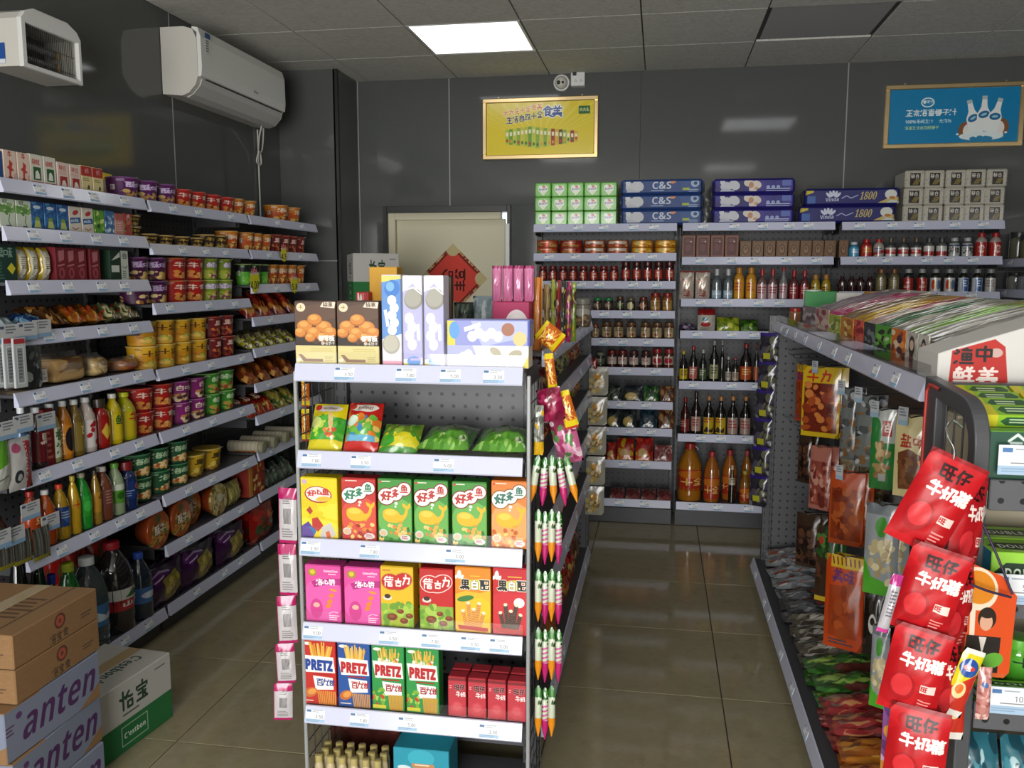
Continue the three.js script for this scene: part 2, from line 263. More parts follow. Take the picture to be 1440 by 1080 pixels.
// walls of dark grey laminate panels with pale joint strips
function wallOf(name, label, rects, put, trims) { // rects [a0, a1, y0, y1] along the wall
  const w = structure(new THREE.Group(), name, label);
  for (const [a0, a1, y0, y1] of rects) put(mesh('wall_panel', bar(a1 - a0 - 0.002, y1 - y0, 0.03, 0.001), M.wall, w), (a0 + a1) / 2, y0);
  for (const [a, y0, y1] of trims) put(mesh('joint_strip', bar(0.007, y1 - y0, 0.033, 0.0005), M.wallTrim, w), a, y0);
  return w;
}
const DOOR = { x0: -1.825, x1: -0.965, top: 1.985 }, H = ROOM.top + 0.02;
const seamA = onZ(632, 200, ROOM.back).x, seamC = onZ(1190, 170, ROOM.back).x, seamB = (seamA + seamC) / 2;
{
  const put = (m, a, y) => m.position.set(a, y, ROOM.back - 0.016);
  const w = wallOf('wall_back', 'dark grey laminate wall behind the shelving', [[-2.6, DOOR.x0, 0, DOOR.top], [-2.6, seamA, DOOR.top, H], [seamA, seamB, DOOR.top, H], [DOOR.x1, seamB, 0, DOOR.top], [seamB, seamC, 0, H], [seamC, ROOM.right + 0.2, 0, H]], put, [[seamA, DOOR.top, H], [seamC, 0, H]]);
  for (const [a0, a1, y0, y1] of [[-2.6, DOOR.x0, 0, H], [DOOR.x0, DOOR.x1, DOOR.top, H], [DOOR.x1, ROOM.right + 0.2, 0, H]]) mesh('backing', bar(a1 - a0, y1 - y0, 0.12), M.plaster, w).position.set((a0 + a1) / 2, y0, ROOM.back - 0.095);
  const l = wallOf('wall_left', 'dark grey glossy laminate wall above the shelving', cells(-5.66, ROOM.front, -5.27, 1.22).map(([a, b]) => [a, b, 0, H]), (m, a, y) => { m.position.set(ROOM.left - 0.016, y, a); m.rotation.y = Math.PI / 2; }, [[-4.05, 0, H], [-2.83, 0, H]]);
  mesh('backing', bar(0.12, H, ROOM.front - ROOM.back + 0.3), M.plaster, l).position.set(ROOM.left - 0.095, 0, (ROOM.front + ROOM.back) / 2);
  const r = wallOf('wall_right', 'dark grey laminate wall', cells(-5.66, ROOM.front, -5.27, 1.22).map(([a, b]) => [a, b, 0, H]), (m, a, y) => { m.position.set(ROOM.right + 0.016, y, a); m.rotation.y = -Math.PI / 2; }, []);
  mesh('backing', bar(0.12, H, ROOM.front - ROOM.back + 0.3), M.plaster, r).position.set(ROOM.right + 0.095, 0, (ROOM.front + ROOM.back) / 2);
  // boxed-in corner column
  const c = structure(new THREE.Group(), 'wall_column', 'boxed-in corner column of dark grey laminate');
  mesh('wall_panel', bar(0.39, H, 0.03, 0.001), M.wall, c).position.set(-2.185, 0, -5.285);
  mesh('wall_panel', bar(0.03, H, 0.37, 0.001), M.wall, c).position.set(-2.005, 0, -5.455);
  mesh('corner_strip', bar(0.02, H, 0.02, 0.001), M.black, c).position.set(-1.998, 0, -5.275);
  mesh('joint_strip', bar(0.006, H, 0.006, 0.0005), M.wallTrim, c).position.set(-1.987, 0, -5.632);
  mesh('joint_strip', bar(0.35, 0.006, 0.004, 0.0005), M.wallTrim, c).position.set(-2.19, 1.62, -5.2695);
}
{ // shop front: wall with a wide glazed opening
  const f = structure(new THREE.Group(), 'wall_front', 'shop front wall');
  for (const [a0, a1, y0, y1] of [[ROOM.left - 0.15, DAY.x0, 0, H], [DAY.x1, ROOM.right + 0.15, 0, H], [DAY.x0, DAY.x1, DAY.y1, H], [DAY.x0, DAY.x1, 0, DAY.y0]]) mesh('wall_panel', bar(a1 - a0, y1 - y0, 0.12), M.wall, f).position.set((a0 + a1) / 2, y0, DAY.z + 0.06);
  const w = structure(new THREE.Group(), 'window_1', 'glazed shop front');
  const cx = (DAY.x0 + DAY.x1) / 2;
  for (const [x, y, wd, ht] of [[DAY.x0 + 0.025, DAY.y0, 0.05, DAY.y1 - DAY.y0], [DAY.x1 - 0.025, DAY.y0, 0.05, DAY.y1 - DAY.y0], [cx, DAY.y0, 0.05, DAY.y1 - DAY.y0], [cx, DAY.y0, DAY.x1 - DAY.x0, 0.05], [cx, DAY.y1 - 0.05, DAY.x1 - DAY.x0, 0.05]]) mesh('window_frame', bar(wd, ht, 0.05), M.wallTrim, w).position.set(x, y, DAY.z + 0.06);
  for (const s of [-1, 1]) mesh('pane', bar((DAY.x1 - DAY.x0) / 2 - 0.08, DAY.y1 - DAY.y0 - 0.1, 0.006), M.clear, w).position.set(cx + s * (DAY.x1 - DAY.x0) / 4, DAY.y0 + 0.05, DAY.z + 0.07);
}
{ // cream door in the back wall
  const d = structure(new THREE.Group(), 'door_1', 'cream door in a black frame'), z = ROOM.back, cx = (DOOR.x0 + DOOR.x1) / 2, w = DOOR.x1 - DOOR.x0;
  for (const [x, y, wd, ht] of [[DOOR.x0 + 0.012, 0, 0.024, DOOR.top], [DOOR.x1 - 0.012, 0, 0.024, DOOR.top], [cx, DOOR.top - 0.042, w - 0.05, 0.042]]) mesh('door_frame', bar(wd, ht, 0.1), M.black, d).position.set(x, y, z - 0.035);
  for (const [x, y, wd, ht] of [[DOOR.x0 + 0.047, 0, 0.045, DOOR.top - 0.042], [cx, DOOR.top - 0.087, w - 0.14, 0.045]]) mesh('door_jamb', bar(wd, ht, 0.06), M.door, d).position.set(x, y, z - 0.045);
  mesh('door_leaf', bar(w - 0.12, DOOR.top - 0.088, 0.04, 0.003), M.door, d).position.set(cx + 0.012, 0.004, z - 0.07);
  mesh('door_edge', bar(0.028, DOOR.top - 0.12, 0.012), M.white, d).position.set(DOOR.x1 - 0.02, 0, z + 0.02);
}
// red festival paper on the door
{
  const art = print(220, 220, (g, w) => {
    box(g, '#7a2420', 0, 0, w, w); for (let i = 0; i < 22; i++) { const k = (i / 22) * w; for (const [x, y] of [[k, 8], [k, w - 8], [8, k], [w - 8, k]]) oval(g, pick(['#caa36a', '#b88a50', '#e0c48c', '#8c3a34']), x, y, 6, 4, rnd(0, 3)); }
    box(g, '#d8473a', 20, 20, w - 40, w - 40); for (const [x, y] of [[20, 20], [w - 20, 20], [20, w - 20], [w - 20, w - 20]]) oval(g, '#c9b888', x, y, 30);
    g.save(); g.translate(w / 2, w / 2); g.rotate(-Math.PI / 4); cn(g, '五谷', -52, -46, 46, '#3a1512', { weight: 0.14 }); cn(g, '丰登', -52, 8, 46, '#3a1512', { weight: 0.14 }); g.restore();
  });
  const c = onZ(637, 392, ROOM.back - 0.045), m = mesh('x', chamferBox(0.33, 0.33, 0.002, { front: art }, 0.0004), printMat(art.page, 'matte'));
  m.geometry = at(m.geometry, 0, -0.165, 0, 0, 0, 0); m.geometry.rotateZ(Math.PI / 4); m.position.set(c.x, c.y, ROOM.back - 0.0475);
  top(m, 'door_paper', 'red diamond shaped festival paper with black brush characters on the cream door', 'paper');
}
// framed advertisements on the back wall
function poster(name, label, px, art) {
  const a = onZ(px[0], px[1], ROOM.back), b = onZ(px[2], px[3], ROOM.back), w = b.x - a.x, h = a.y - b.y, t = new THREE.Group(), e = 0.028;
  mesh('print', chamferBox(w - 2 * e, h - 2 * e, 0.008, { front: art }, 0.001), printMat(art.page, 'gloss'), t).position.set(0, e, 0.006);
  for (const [x, y, wd, ht] of [[0, 0, w, e], [0, h - e, w, e], [-(w - e) / 2, e, e, h - 2 * e], [(w - e) / 2, e, e, h - 2 * e]]) mesh('frame', bar(wd, ht, 0.022, 0.006), M.gold, t).position.set(x, y, 0.011);
  for (const s of [-1, 1]) mesh('screw', at(new THREE.CylinderGeometry(0.004, 0.004, 0.012, 8), 0, 0, 0, Math.PI / 2), M.gold, t).position.set(s * w * 0.36, h + 0.006, 0.006);
  t.position.set((a.x + b.x) / 2, b.y, ROOM.back); return top(t, name, label, 'poster');
}
poster('framed_poster', 'yellow seasoning advertisement in a gold frame on the back wall', [679, 140, 841, 222], print(480, 220, (g, w, h) => {
  box(g, '#e6cf2e', 0, 0, w, h); g.globalAlpha = 0.5; for (let i = 0; i < 16; i++) poly(g, '#f2e06a', [[w / 2, h * 0.8], [w * (i / 8 - 0.5), 0], [w * (i / 8 - 0.46), 0]]); g.globalAlpha = 1;
  cn(g, '太太乐十全食美', 76, 34, 24, '#e07a30', { dx: 25, dy: -4, outline: '#fff3c0', weight: 0.12 }); cn(g, '生活自然十全', 92, 62, 26, '#2a2a66', { dx: 27, dy: -4, weight: 0.13, outline: '#f8f0b0' }); cn(g, '食美', 252, 22, 44, '#2a4a8c', { dx: 42, outline: '#fff', weight: 0.14 });
  box(g, '#2f6a34', w - 70, 24, 50, 32); cn(g, '太太乐', w - 67, 32, 14, '#f2e9b0', { weight: 0.14 });
  for (let i = 0; i < 19; i++) { const x = 86 + i * 17, b = 190 - Math.abs(i - 8) * 2.2, t = b - 88 + Math.abs(i - 7) * 4; box(g, ['#b9c63a', '#6fa23c', '#c7cf4a', '#8db23e', '#d2c84a', '#a33c2c', '#d9b33a', '#6a4a26'][(i < 10 ? i % 5 : 3 + (i % 5))], x, t, 16, b - t); box(g, '#f4f0cc', x + 3, t + 12, 10, 16); oval(g, pick(['#c23a2a', '#3f7a34', '#e6a030']), x + 8, b - 14, 5, 7); }
}));
poster('framed_poster', 'blue coconut drink advertisement in a gold frame on the back wall', [1245, 121, 1436, 206], print(500, 224, (g, w, h) => {
  box(g, '#1583b8', 0, 0, w, h); oval(g, '#e9f4f4', 150, 56, 26, 20); oval(g, '#1f8fc0', 150, 56, 21, 15); cn(g, '椰子汁', 132, 48, 12, '#fff', { weight: 0.16 });
  cn(g, '正宗海南椰子汁', 68, 84, 26, '#f4fafa', { dx: 28, weight: 0.14 }); latin(g, '#d8f0f4', '100%', 66, 138, 17, {}); cn(g, '新鲜生汁', 112, 124, 15, '#d8f0f4', { weight: 0.12 }); cn(g, '无添加', 198, 124, 15, '#d8f0f4', { weight: 0.12 }); cn(g, '海南生活自然鲜椰子', 66, 150, 14, '#c8e0a0', { weight: 0.12 });
  oval(g, '#8a5a3a', 300, 172, 28, 34); oval(g, '#f0efe8', 312, 174, 22, 28); oval(g, '#8a5a3a', 432, 160, 30, 34); oval(g, '#f0efe8', 424, 164, 22, 28);
  for (const [x, y, r] of [[322, 108, -0.25], [366, 94, 0], [412, 104, 0.25]]) { g.save(); g.translate(x, y); g.rotate(r); poly(g, '#f2f6f4', [[-9, -46], [9, -46], [12, -14], [26, 14], [26, 80], [-26, 80], [-26, 14], [-12, -14]]); box(g, '#b9c8c6', -10, -58, 20, 14); oval(g, '#2c6f9e', 0, 16, 21, 14, -0.3); oval(g, '#9ad0e4', 0, 16, 12, 5, -0.3); g.restore(); }
  oval(g, '#e8f4f4', 360, 196, 84, 18); oval(g, '#2f86b4', 360, 206, 44, 12); for (let i = 0; i < 14; i++) oval(g, '#eef8f8', 270 + i * 14, 190 + rnd(-14, 10), 6, 4); box(g, '#1583b8', 0, 216, w, 8);
}));
{ // dome camera and socket box under the ceiling
  const p = onZ(790, 117, ROOM.back), t = new THREE.Group();
  const base = mesh('base', at(lathe([[0, 0], [0.052, 0], [0.052, 0.014], [0.046, 0.022], [0, 0.022]]), 0, 0, 0, Math.PI / 2), M.white, t);
  mesh('ball', at(new THREE.SphereGeometry(0.04, 20, 14), 0, -0.004, 0.032), M.offWhite, t); mesh('lens', at(lathe([[0, 0], [0.012, 0], [0.012, 0.008], [0, 0.008]], null, 14), -0.012, -0.008, 0.064, Math.PI / 2 + 0.15), M.black, t); mesh('lens', at(lathe([[0, 0], [0.008, 0], [0.008, 0.008], [0, 0.008]], null, 14), 0.014, -0.008, 0.064, Math.PI / 2 + 0.15), M.black, t);
  base.name = 'base'; t.position.set(p.x, p.y, ROOM.back); top(t, 'security_camera', 'round white dome camera on the back wall under the ceiling', 'camera');
  const q = onZ(813, 122, ROOM.back), s = new THREE.Group(); mesh('plate', bar(0.088, 0.088, 0.03, 0.004), M.white, s).position.z = 0.015; mesh('plug', bar(0.022, 0.02, 0.02), M.black, s).position.set(-0.02, 0.062, 0.038);
  for (const dx of [-0.014, 0.02]) for (const [ex, ey] of [[-0.005, 0], [0.005, 0], [0, 0.009]]) mesh('slot', bar(0.0025, 0.007, 0.002, 0.0003), M.black, s).position.set(dx + ex, 0.024 + ey, 0.0305);
  s.position.set(q.x, q.y, ROOM.back); top(s, 'wall_socket', 'square white socket box beside the dome camera', 'socket');
}
{ // split air conditioner on the left wall
  const t = new THREE.Group(), z0 = onX(232, 90, ROOM.left + 0.02).z, z1 = onX(400, 130, ROOM.left + 0.2).z, L = z0 - z1, y0 = 2.386, body = [[0, 0.02], [0.09, 0], [0.13, 0.004], [0.15, 0.03], [0.06, 0.06], [0.05, 0.07], [0.05, 0.3], [0, 0.3]];
  mesh('body', extrudeX([[0, 0.01], [0.1, 0.0], [0.135, 0.012], [0.172, 0.05], [0.185, 0.09], [0.185, 0.26], [0.165, 0.305], [0.12, 0.318], [0, 0.318]], L), M.offWhite, t);
  mesh('front_panel', extrudeX([[0.18, 0.085], [0.2, 0.09], [0.205, 0.13], [0.203, 0.27], [0.19, 0.312], [0.16, 0.318], [0.16, 0.31], [0.184, 0.29]], L - 0.012), std([0.74, 0.75, 0.72], 0.14), t);
  mesh('louver', extrudeX([[0.108, -0.004], [0.14, 0.012], [0.178, 0.052], [0.188, 0.08], [0.184, 0.082], [0.172, 0.058], [0.134, 0.02], [0.106, 0.004]], L - 0.07), std([0.5, 0.5, 0.48], 0.3), t);
  const tag = print(60, 110, (g, w, h) => { box(g, '#cfd0cc', 0, 0, w, h); box(g, '#2a4f86', 4, 4, w - 8, 26); bars(g, '#555', 8, 40, 40, 60, 5); }), logo = print(120, 30, (g, w, h) => { box(g, '#dadbd6', 0, 0, w, h); latin(g, '#3a3a3c', 'Kelon', w / 2, 23, 24, { align: 'center' }); });
  mesh('energy_label', at(chamferBox(0.05, 0.1, 0.001, { front: tag }, 0.0002), -L / 2 + 0.07, 0.2, 0.2045), printMat(tag.page), t);
  mesh('logo', at(chamferBox(0.09, 0.022, 0.001, { front: logo }, 0.0002), L * 0.1, 0.115, 0.2045), printMat(logo.page), t);
  mesh('trim', bar(L - 0.1, 0.006, 0.006), M.black, t).position.set(0.02, 0.082, 0.188);
  const e = L / 2;
  mesh('cable', tube([[e - 0.1, 0.01, 0.1], [e - 0.06, -0.06, 0.06], [e - 0.01, -0.13, 0.03], [e + 0.05, -0.12, 0.02], [e + 0.08, -0.02, 0.02], [e + 0.06, 0.06, 0.03], [e + 0.02, 0.1, 0.03]], 0.005, 50), M.offWhite, t);
  mesh('cable', tube([[e - 0.01, -0.13, 0.03], [e - 0.02, -0.19, 0.02], [e + 0.035, -0.2, 0.02], [e + 0.03, -0.14, 0.02], [e + 0.005, -0.12, 0.02]], 0.005, 40), M.offWhite, t);
  mesh('cable', tube([[e + 0.03, 0.0, 0.008], [e + 0.03, -0.2, 0.008], [e + 0.03, -0.6, 0.008]], 0.005, 12), M.offWhite, t);
  t.position.set(ROOM.left + 0.002, y0, (z0 + z1) / 2); t.rotation.y = Math.PI / 2; top(t, 'air_conditioner', 'white split air conditioner on the dark left wall with hanging cable', 'air conditioner');
}
{ // insect killer box on the left wall
  const X = ROOM.left + 0.16, a = onX(34, 92, X), b = onX(117, 122, X), L = a.z - b.z, up = onX(36, 8, X).y - a.y, y0 = a.y, t = new THREE.Group(), w = 0.018;
  const hood = new THREE.Shape([[-L / 2, 0], [L / 2, 0], [L / 2, up * 0.78], [L / 2 - 0.02, up * 0.9], [L / 2 - 0.07, up], [-L / 2 + 0.07, up], [-L / 2 + 0.02, up * 0.9], [-L / 2, up * 0.78]].map((p) => new THREE.Vector2(...p)));
  const hole = new THREE.Path([[-L / 2 + w, w * 0.6], [L / 2 - w * 0.7, w * 0.6], [L / 2 - w * 0.7, up * 0.74], [-L / 2 + w, up * 0.74]].map((p) => new THREE.Vector2(...p)));
  const front = hood.clone(); front.holes = [hole];
  const f = new THREE.ExtrudeGeometry(front, { depth: 0.012, bevelEnabled: true, bevelSize: 0.003, bevelThickness: 0.003, bevelSegments: 1 }); mesh('front_frame', at(f, 0, 0, 0.145), M.white, t);
  const shell = hood.clone(); shell.holes = [new THREE.Path([[-L / 2 + 0.006, 0.006], [L / 2 - 0.006, 0.006], [L / 2 - 0.006, up * 0.77], [-L / 2 + 0.006, up * 0.77]].map((p) => new THREE.Vector2(...p)))];
  mesh('housing', at(new THREE.ExtrudeGeometry(shell, { depth: 0.142, bevelEnabled: false }), 0, 0, 0.002), M.offWhite, t);
  mesh('back_plate', bar(L - 0.014, up * 0.76, 0.006), M.black, t).position.set(0, 0.007, 0.006);
  for (const k of [0.28, 0.5]) { mesh('tube_lamp', at(new THREE.CylinderGeometry(0.012, 0.012, L - 0.06, 12), 0, up * k, 0.07, 0, 0, Math.PI / 2), std([0.2, 0.2, 0.2], 0.2), t); mesh('lamp_socket', bar(0.016, 0.03, 0.03), M.gold, t).position.set(L / 2 - 0.03, up * k - 0.015, 0.07); }
  const wires = []; for (let i = 0; i < 26; i++) wires.push(at(bar(0.0018, up * 0.72, 0.0018, 0.0003), -L / 2 + 0.03 + (i * (L - 0.06)) / 25, 0.012, 0.14)); for (let i = 0; i < 3; i++) wires.push(at(bar(L - 0.04, 0.002, 0.002, 0.0003), 0, 0.03 + i * up * 0.3, 0.142));
  mesh('grille', mergeGeometries(wires), M.black, t).userData.kind = 'stuff';
  const st = print(40, 40, (g, s) => { box(g, '#1d4c94', 0, 0, s, s); box(g, '#d6dbe2', 0, 30, s, 10); });
  mesh('sticker', at(chamferBox(0.06, 0.07, 0.001, { front: st }, 0.0002), -L / 2 - 0.0035, 0.01, 0.06, 0, -Math.PI / 2), printMat(st.page), t);
  t.position.set(ROOM.left, y0, (a.z + b.z) / 2); t.rotation.y = Math.PI / 2; top(t, 'insect_killer', 'white framed electric insect killer with dark grille on the left wall', 'insect killer');
}

// ---------------------------------------------------------------- shelving
const tagArts = [0, 1, 2].map((k) => print(64, 40, (g, w, h) => { box(g, '#eef0f4', 0, 0, w, h); box(g, '#9fc0dd', 0, h * 0.72, w, h * 0.28); box(g, '#4a6d98', 4, 4, 14, 6); bars(g, '#9aa0a8', 22, 4, 34, 8, 2); latin(g, '#4a4c52', ['3.50', '7.80', '5.00'][k], 32, 26, 13, { bold: false }); bars(g, '#7f9dba', 4, h * 0.76, 50, 8, 2); }));
const STRIP = [[0, -0.042], [0.016, -0.042], [0.019, -0.038], [0.005, 0.005], [0, 0.006]], TILT = Math.atan(0.014 / 0.043);
const stripGeo = new Map(), stripOf = (w) => { const k = w.toFixed(3); if (!stripGeo.has(k)) stripGeo.set(k, extrudeX(STRIP, w)); return stripGeo.get(k); };
function priceTags(parent, spots, z = 0) { for (const [x, k = 0] of spots) mesh('price_tag', at(chamferBox(0.055, 0.034, 0.001, { front: tagArts[k % 3] }, 0.0002), x, -0.036, z + 0.0182, -TILT), printMat(tagArts[0].page, 'card'), parent); }
// one shelf board with its price strip; local front at z = 0
function shelfBoard(unit, w, y, depth, { tags = 3, guard = false, strip = true, z = 0, spots } = {}) {
  const s = mesh('shelf', bar(w, 0.012, depth, 0.002), M.rack, unit); s.position.set(0, y - 0.012, z - depth / 2);
  const lip = new THREE.Group(); lip.position.set(0, 0.012, depth / 2);
  if (strip) { const m = mesh('price_strip', stripOf(w - 0.006), M.strip, s); m.position.set(0, 0.012, depth / 2); }
  const list = spots ?? Array.from({ length: tags }, (_, i) => [(-0.5 + (i + rnd(0.25, 0.75)) / tags) * (w - 0.1), Math.floor(rnd(0, 3))]);
  for (const [x, k = 0] of list) { const m = mesh('price_tag', at(chamferBox(0.055, 0.034, 0.001, { front: tagArts[k % 3] }, 0.0002), 0, -0.017, 0), printMat(tagArts[0].page, 'card'), s); m.position.set(x, 0.012 - 0.019, depth / 2 + 0.0132); m.rotation.x = -TILT; }
  if (guard) mesh('shelf_guard', bar(w - 0.006, 0.036, 0.002, 0.0004), M.clear, s).position.set(0, 0.012, depth / 2 - 0.004);
  for (const e of [-1, 1]) mesh('bracket', bar(0.004, 0.045, depth * 0.8, 0.001), M.rack, s).position.set(e * (w / 2 - 0.004), -0.046, -depth * 0.08);
  return s;
}
function shelfUnit(name, label, w, H0, D, levels, place, { posts = [-1, 1], group, panelTop = H0, tags = 3, kick = true } = {}) {
  const u = new THREE.Group();
  mesh('back_panel', bar(w - 0.03, panelTop - 0.12, 0.008, 0.001), M.panel, u).position.set(0, 0.12, -D + 0.012);
  for (const s of posts) mesh('post', bar(0.036, H0, 0.03, 0.002), M.post, u).position.set(s * (w / 2 - 0.001), 0, -D + 0.018);
  if (kick) mesh('kick_plate', bar(w - 0.004, 0.095, 0.012, 0.002), M.rack, u).position.set(0, 0.002, -0.03);
  levels.forEach(([y, depth, opt = {}]) => shelfBoard(u, w - 0.012, y, depth, { tags, ...opt }));
  u.position.set(...place.pos); u.rotation.y = place.turn ?? 0; top(u, name, label, 'shelving', group);
  return u;
}
// left wall shelving: three bays, fronts at x = LX
const LX = -2.06, LBASE = -2.04;
const bayA = { z0: -2.46, z1: -3.262 }, bayB = { z0: -3.268, z1: -4.14 }, bayC = { z0: -4.146, z1: -5.035 };
const up = (list) => list.map((v) => v + 0.042);
const yA = up([1.79, 1.638, 1.466, 1.299, 1.102, 0.83, 0.548, 0.075]), yB = up([1.787, 1.613, 1.368, 1.093, 0.828, 0.556, 0.336, 0.075]), yC = up([1.787, 1.613, 1.438, 1.269, 1.108, 0.926, 0.755, 0.565, 0.343, 0.08]);
const leftUnit = (b, ys, label, tags) => shelfUnit('wall_shelving', label, b.z0 - b.z1 - 0.004, 1.86, 0.3, ys.map((y, i) => [y, i === ys.length - 1 ? 0.295 : 0.275, {}]), { pos: [LX, 0, (b.z0 + b.z1) / 2], turn: Math.PI / 2 }, { tags });
leftUnit(bayA, yA, 'left wall shelving bay with milk cartons, bread and drink bottles', 4);
leftUnit(bayB, yB, 'left wall shelving bay full of stacked instant noodle cups', 3);
leftUnit(bayC, yC, 'left wall shelving bay with bagged snacks beside the corner column', 2);
// back wall shelving: three bays, fronts at z = BZ
const BZ = -5.275;
const bayX = [[-0.77, 0.1], [0.116, 0.99], [1.01, 1.888]];
const mids = [[320, 361.6, 401, 442.5, 481.6, 522.5, 570, 607.5, 653.5, 708], [319, 367, 426, 471, 542.5, 617, 713.5], [317, 366.6, 416, 462, 540, 620, 714]];
const yBack = mids.map((list, b) => list.map((py) => onZ([890, 1000, 1300][b], py, BZ + 0.012).y + 0.019));
const backLabels = ['back wall shelving bay with jars and tinned fish next to the cream door', 'back wall shelving bay with sauce bottles and cooking oil', 'back wall shelving bay with liquor bottles under white toilet rolls'];
bayX.forEach(([a, b], i) => shelfUnit('wall_shelving', backLabels[i], b - a, 1.83, 0.34, yBack[i].map((y, k) => [y, k === yBack[i].length - 1 ? 0.33 : 0.3]), { pos: [(a + b) / 2, 0, BZ] }, { tags: 5 }));
// shelving on the right wall, facing left
{
  const RX = 1.955, z0 = -5.6, z1 = -4.7;
  shelfUnit('wall_shelving', 'dim shelving bay on the right wall past the toilet rolls', z1 - z0, 1.9, 0.3, [1.62, 1.45, 1.28, 1.1, 0.8, 0.5, 0.12].map((y) => [y, 0.28]), { pos: [RX, 0, (z0 + z1) / 2], turn: -Math.PI / 2 }, { tags: 2 });
}

// ---------------------------------------------------------------- makers of goods: base on y = 0, front towards +z
const plastics = new Map();
const plastic = (hex, rough = 0.25, extra) => { const k = hex + rough + JSON.stringify(extra ?? ''); if (!plastics.has(k)) plastics.set(k, new THREE.MeshPhysicalMaterial({ color: new THREE.Color(hex), roughness: rough, ...extra })); return plastics.get(k); };
const cartonMesh = (w, h, d, art, { lid, finish = 'card', c = 0.0015 } = {}) => { const sd = flatOn(art.page, art.base), ld = lid ? flatOn(art.page, lid) : sd; return mesh('x', chamferBox(w, h, d, { front: art, back: art, right: sd, left: sd, top: ld, bottom: sd }, c), printMat(art.page, finish)); };
// carton with a tucked top flap; its sides have the ground colour of the front print
function carton(w, h, d, art, o = {}) {
  const t = new THREE.Group(), b = cartonMesh(w, h, d, art, o); b.name = 'carton_body'; t.add(b);
  mesh('top_flap', at(chamferBox(w * 0.96, 0.0012, d * 0.92, { front: flatOn(art.page, o.lid ?? art.base) }, 0.0003), 0, h, -d * 0.02), printMat(art.page, o.finish ?? 'card'), t);
  return t;
}
// instant noodle cup: tapering printed body, lid with a pull tab
function noodleCup(rt, rb, h, art, lidColor, o = {}) {
  const t = new THREE.Group(), e = 0.0025, lidArt = flatOn(art.page, lidColor);
  mesh('cup_body', lathe([[0, 0.002], [rb * 0.94, 0.002], [rb * 0.96, 0], [rb, 0.004], [rt * 0.985, h - 0.006]], art, 18), printMat(art.page, o.finish ?? 'card'), t);
  mesh('rim', lathe([[rt * 0.97, h - 0.007], [rt + e, h - 0.006], [rt + e * 1.3, h - 0.003], [rt, h - 0.0005]], null, 18), plastic(o.rim ?? '#e9e2d2', 0.4), t);
  const l = lathe([[0, h + 0.0006], [rt * 0.9, h + 0.0006], [rt, h - 0.0006]], lidArt, 18), p = l.attributes.position, uv = l.attributes.uv; for (let i = 0; i < p.count; i++) uv.setXY(i, lidArt.u0 + (lidArt.u1 - lidArt.u0) * (p.getX(i) / rt / 2 + 0.5), lidArt.v0 + (lidArt.v1 - lidArt.v0) * (-p.getZ(i) / rt / 2 + 0.5));
  const lid = mesh('lid', l, printMat(lidArt.page, 'gloss'), t); mesh('pull_tab', bar(0.018, 0.001, 0.012, 0.0002), printMat(lidArt.page, 'gloss'), lid).position.set(0, h - 0.0004, rt + 0.003);
  return t;
}
// jar: body, printed band, screw lid
function jar(r, h, { body = '#5a1c12', band, lid = '#8e1f1a', bandY = [0.2, 0.62], clear = false } = {}) {
  const t = new THREE.Group(), n = h * 0.8;
  mesh('jar_body', lathe([[0, 0.001], [r * 0.88, 0], [r, 0.006], [r, n * 0.86], [r * 0.94, n * 0.95], [r * 0.82, n], [r * 0.8, n + 0.004], [0, n + 0.004]], null, 16), plastic(body, 0.08, { clearcoat: 1, clearcoatRoughness: 0.05 }), t);
  if (band) mesh('band', lathe([[r + 0.0006, h * bandY[0]], [r + 0.0006, h * bandY[1]]], band, 16), printMat(band.page, 'gloss'), t);
  mesh('lid', lathe([[r * 0.86, n], [r * 0.92, n + 0.001], [r * 0.92, h - 0.003], [r * 0.87, h], [0, h]], null, 16), plastic(lid, 0.3), t);
  return t;
}
// bottle from shape name: body (drink seen through it), printed band, cap
const SHAPES = {
  soda: [[0.8, 0], [1, 0.03], [1, 0.2], [0.92, 0.28], [1, 0.36], [1, 0.56], [0.85, 0.68], [0.5, 0.84], [0.34, 0.88], [0.34, 0.93]], tea: [[0.85, 0], [1, 0.03], [1, 0.58], [0.94, 0.66], [0.7, 0.78], [0.42, 0.86], [0.4, 0.92]],
  sauce: [[0.9, 0], [1, 0.02], [1, 0.5], [0.9, 0.6], [0.5, 0.72], [0.36, 0.8], [0.34, 0.9]], liquor: [[0.95, 0], [1, 0.02], [1, 0.55], [0.85, 0.64], [0.42, 0.72], [0.38, 0.8]], flask: [[0.9, 0], [1, 0.03], [1, 0.6], [0.8, 0.7], [0.5, 0.76], [0.5, 0.8]],
  oil: [[0.85, 0], [1, 0.03], [1, 0.16], [0.96, 0.19], [1, 0.22], [1, 0.56], [0.95, 0.64], [0.7, 0.77], [0.4, 0.87], [0.36, 0.91]], water: [[0.85, 0], [1, 0.03], [0.96, 0.12], [1, 0.2], [0.96, 0.3], [1, 0.36], [1, 0.6], [0.8, 0.74], [0.45, 0.87], [0.34, 0.9], [0.34, 0.93]],
  stout: [[0.9, 0], [1, 0.03], [1, 0.62], [0.9, 0.72], [0.55, 0.8], [0.55, 0.84]],
};
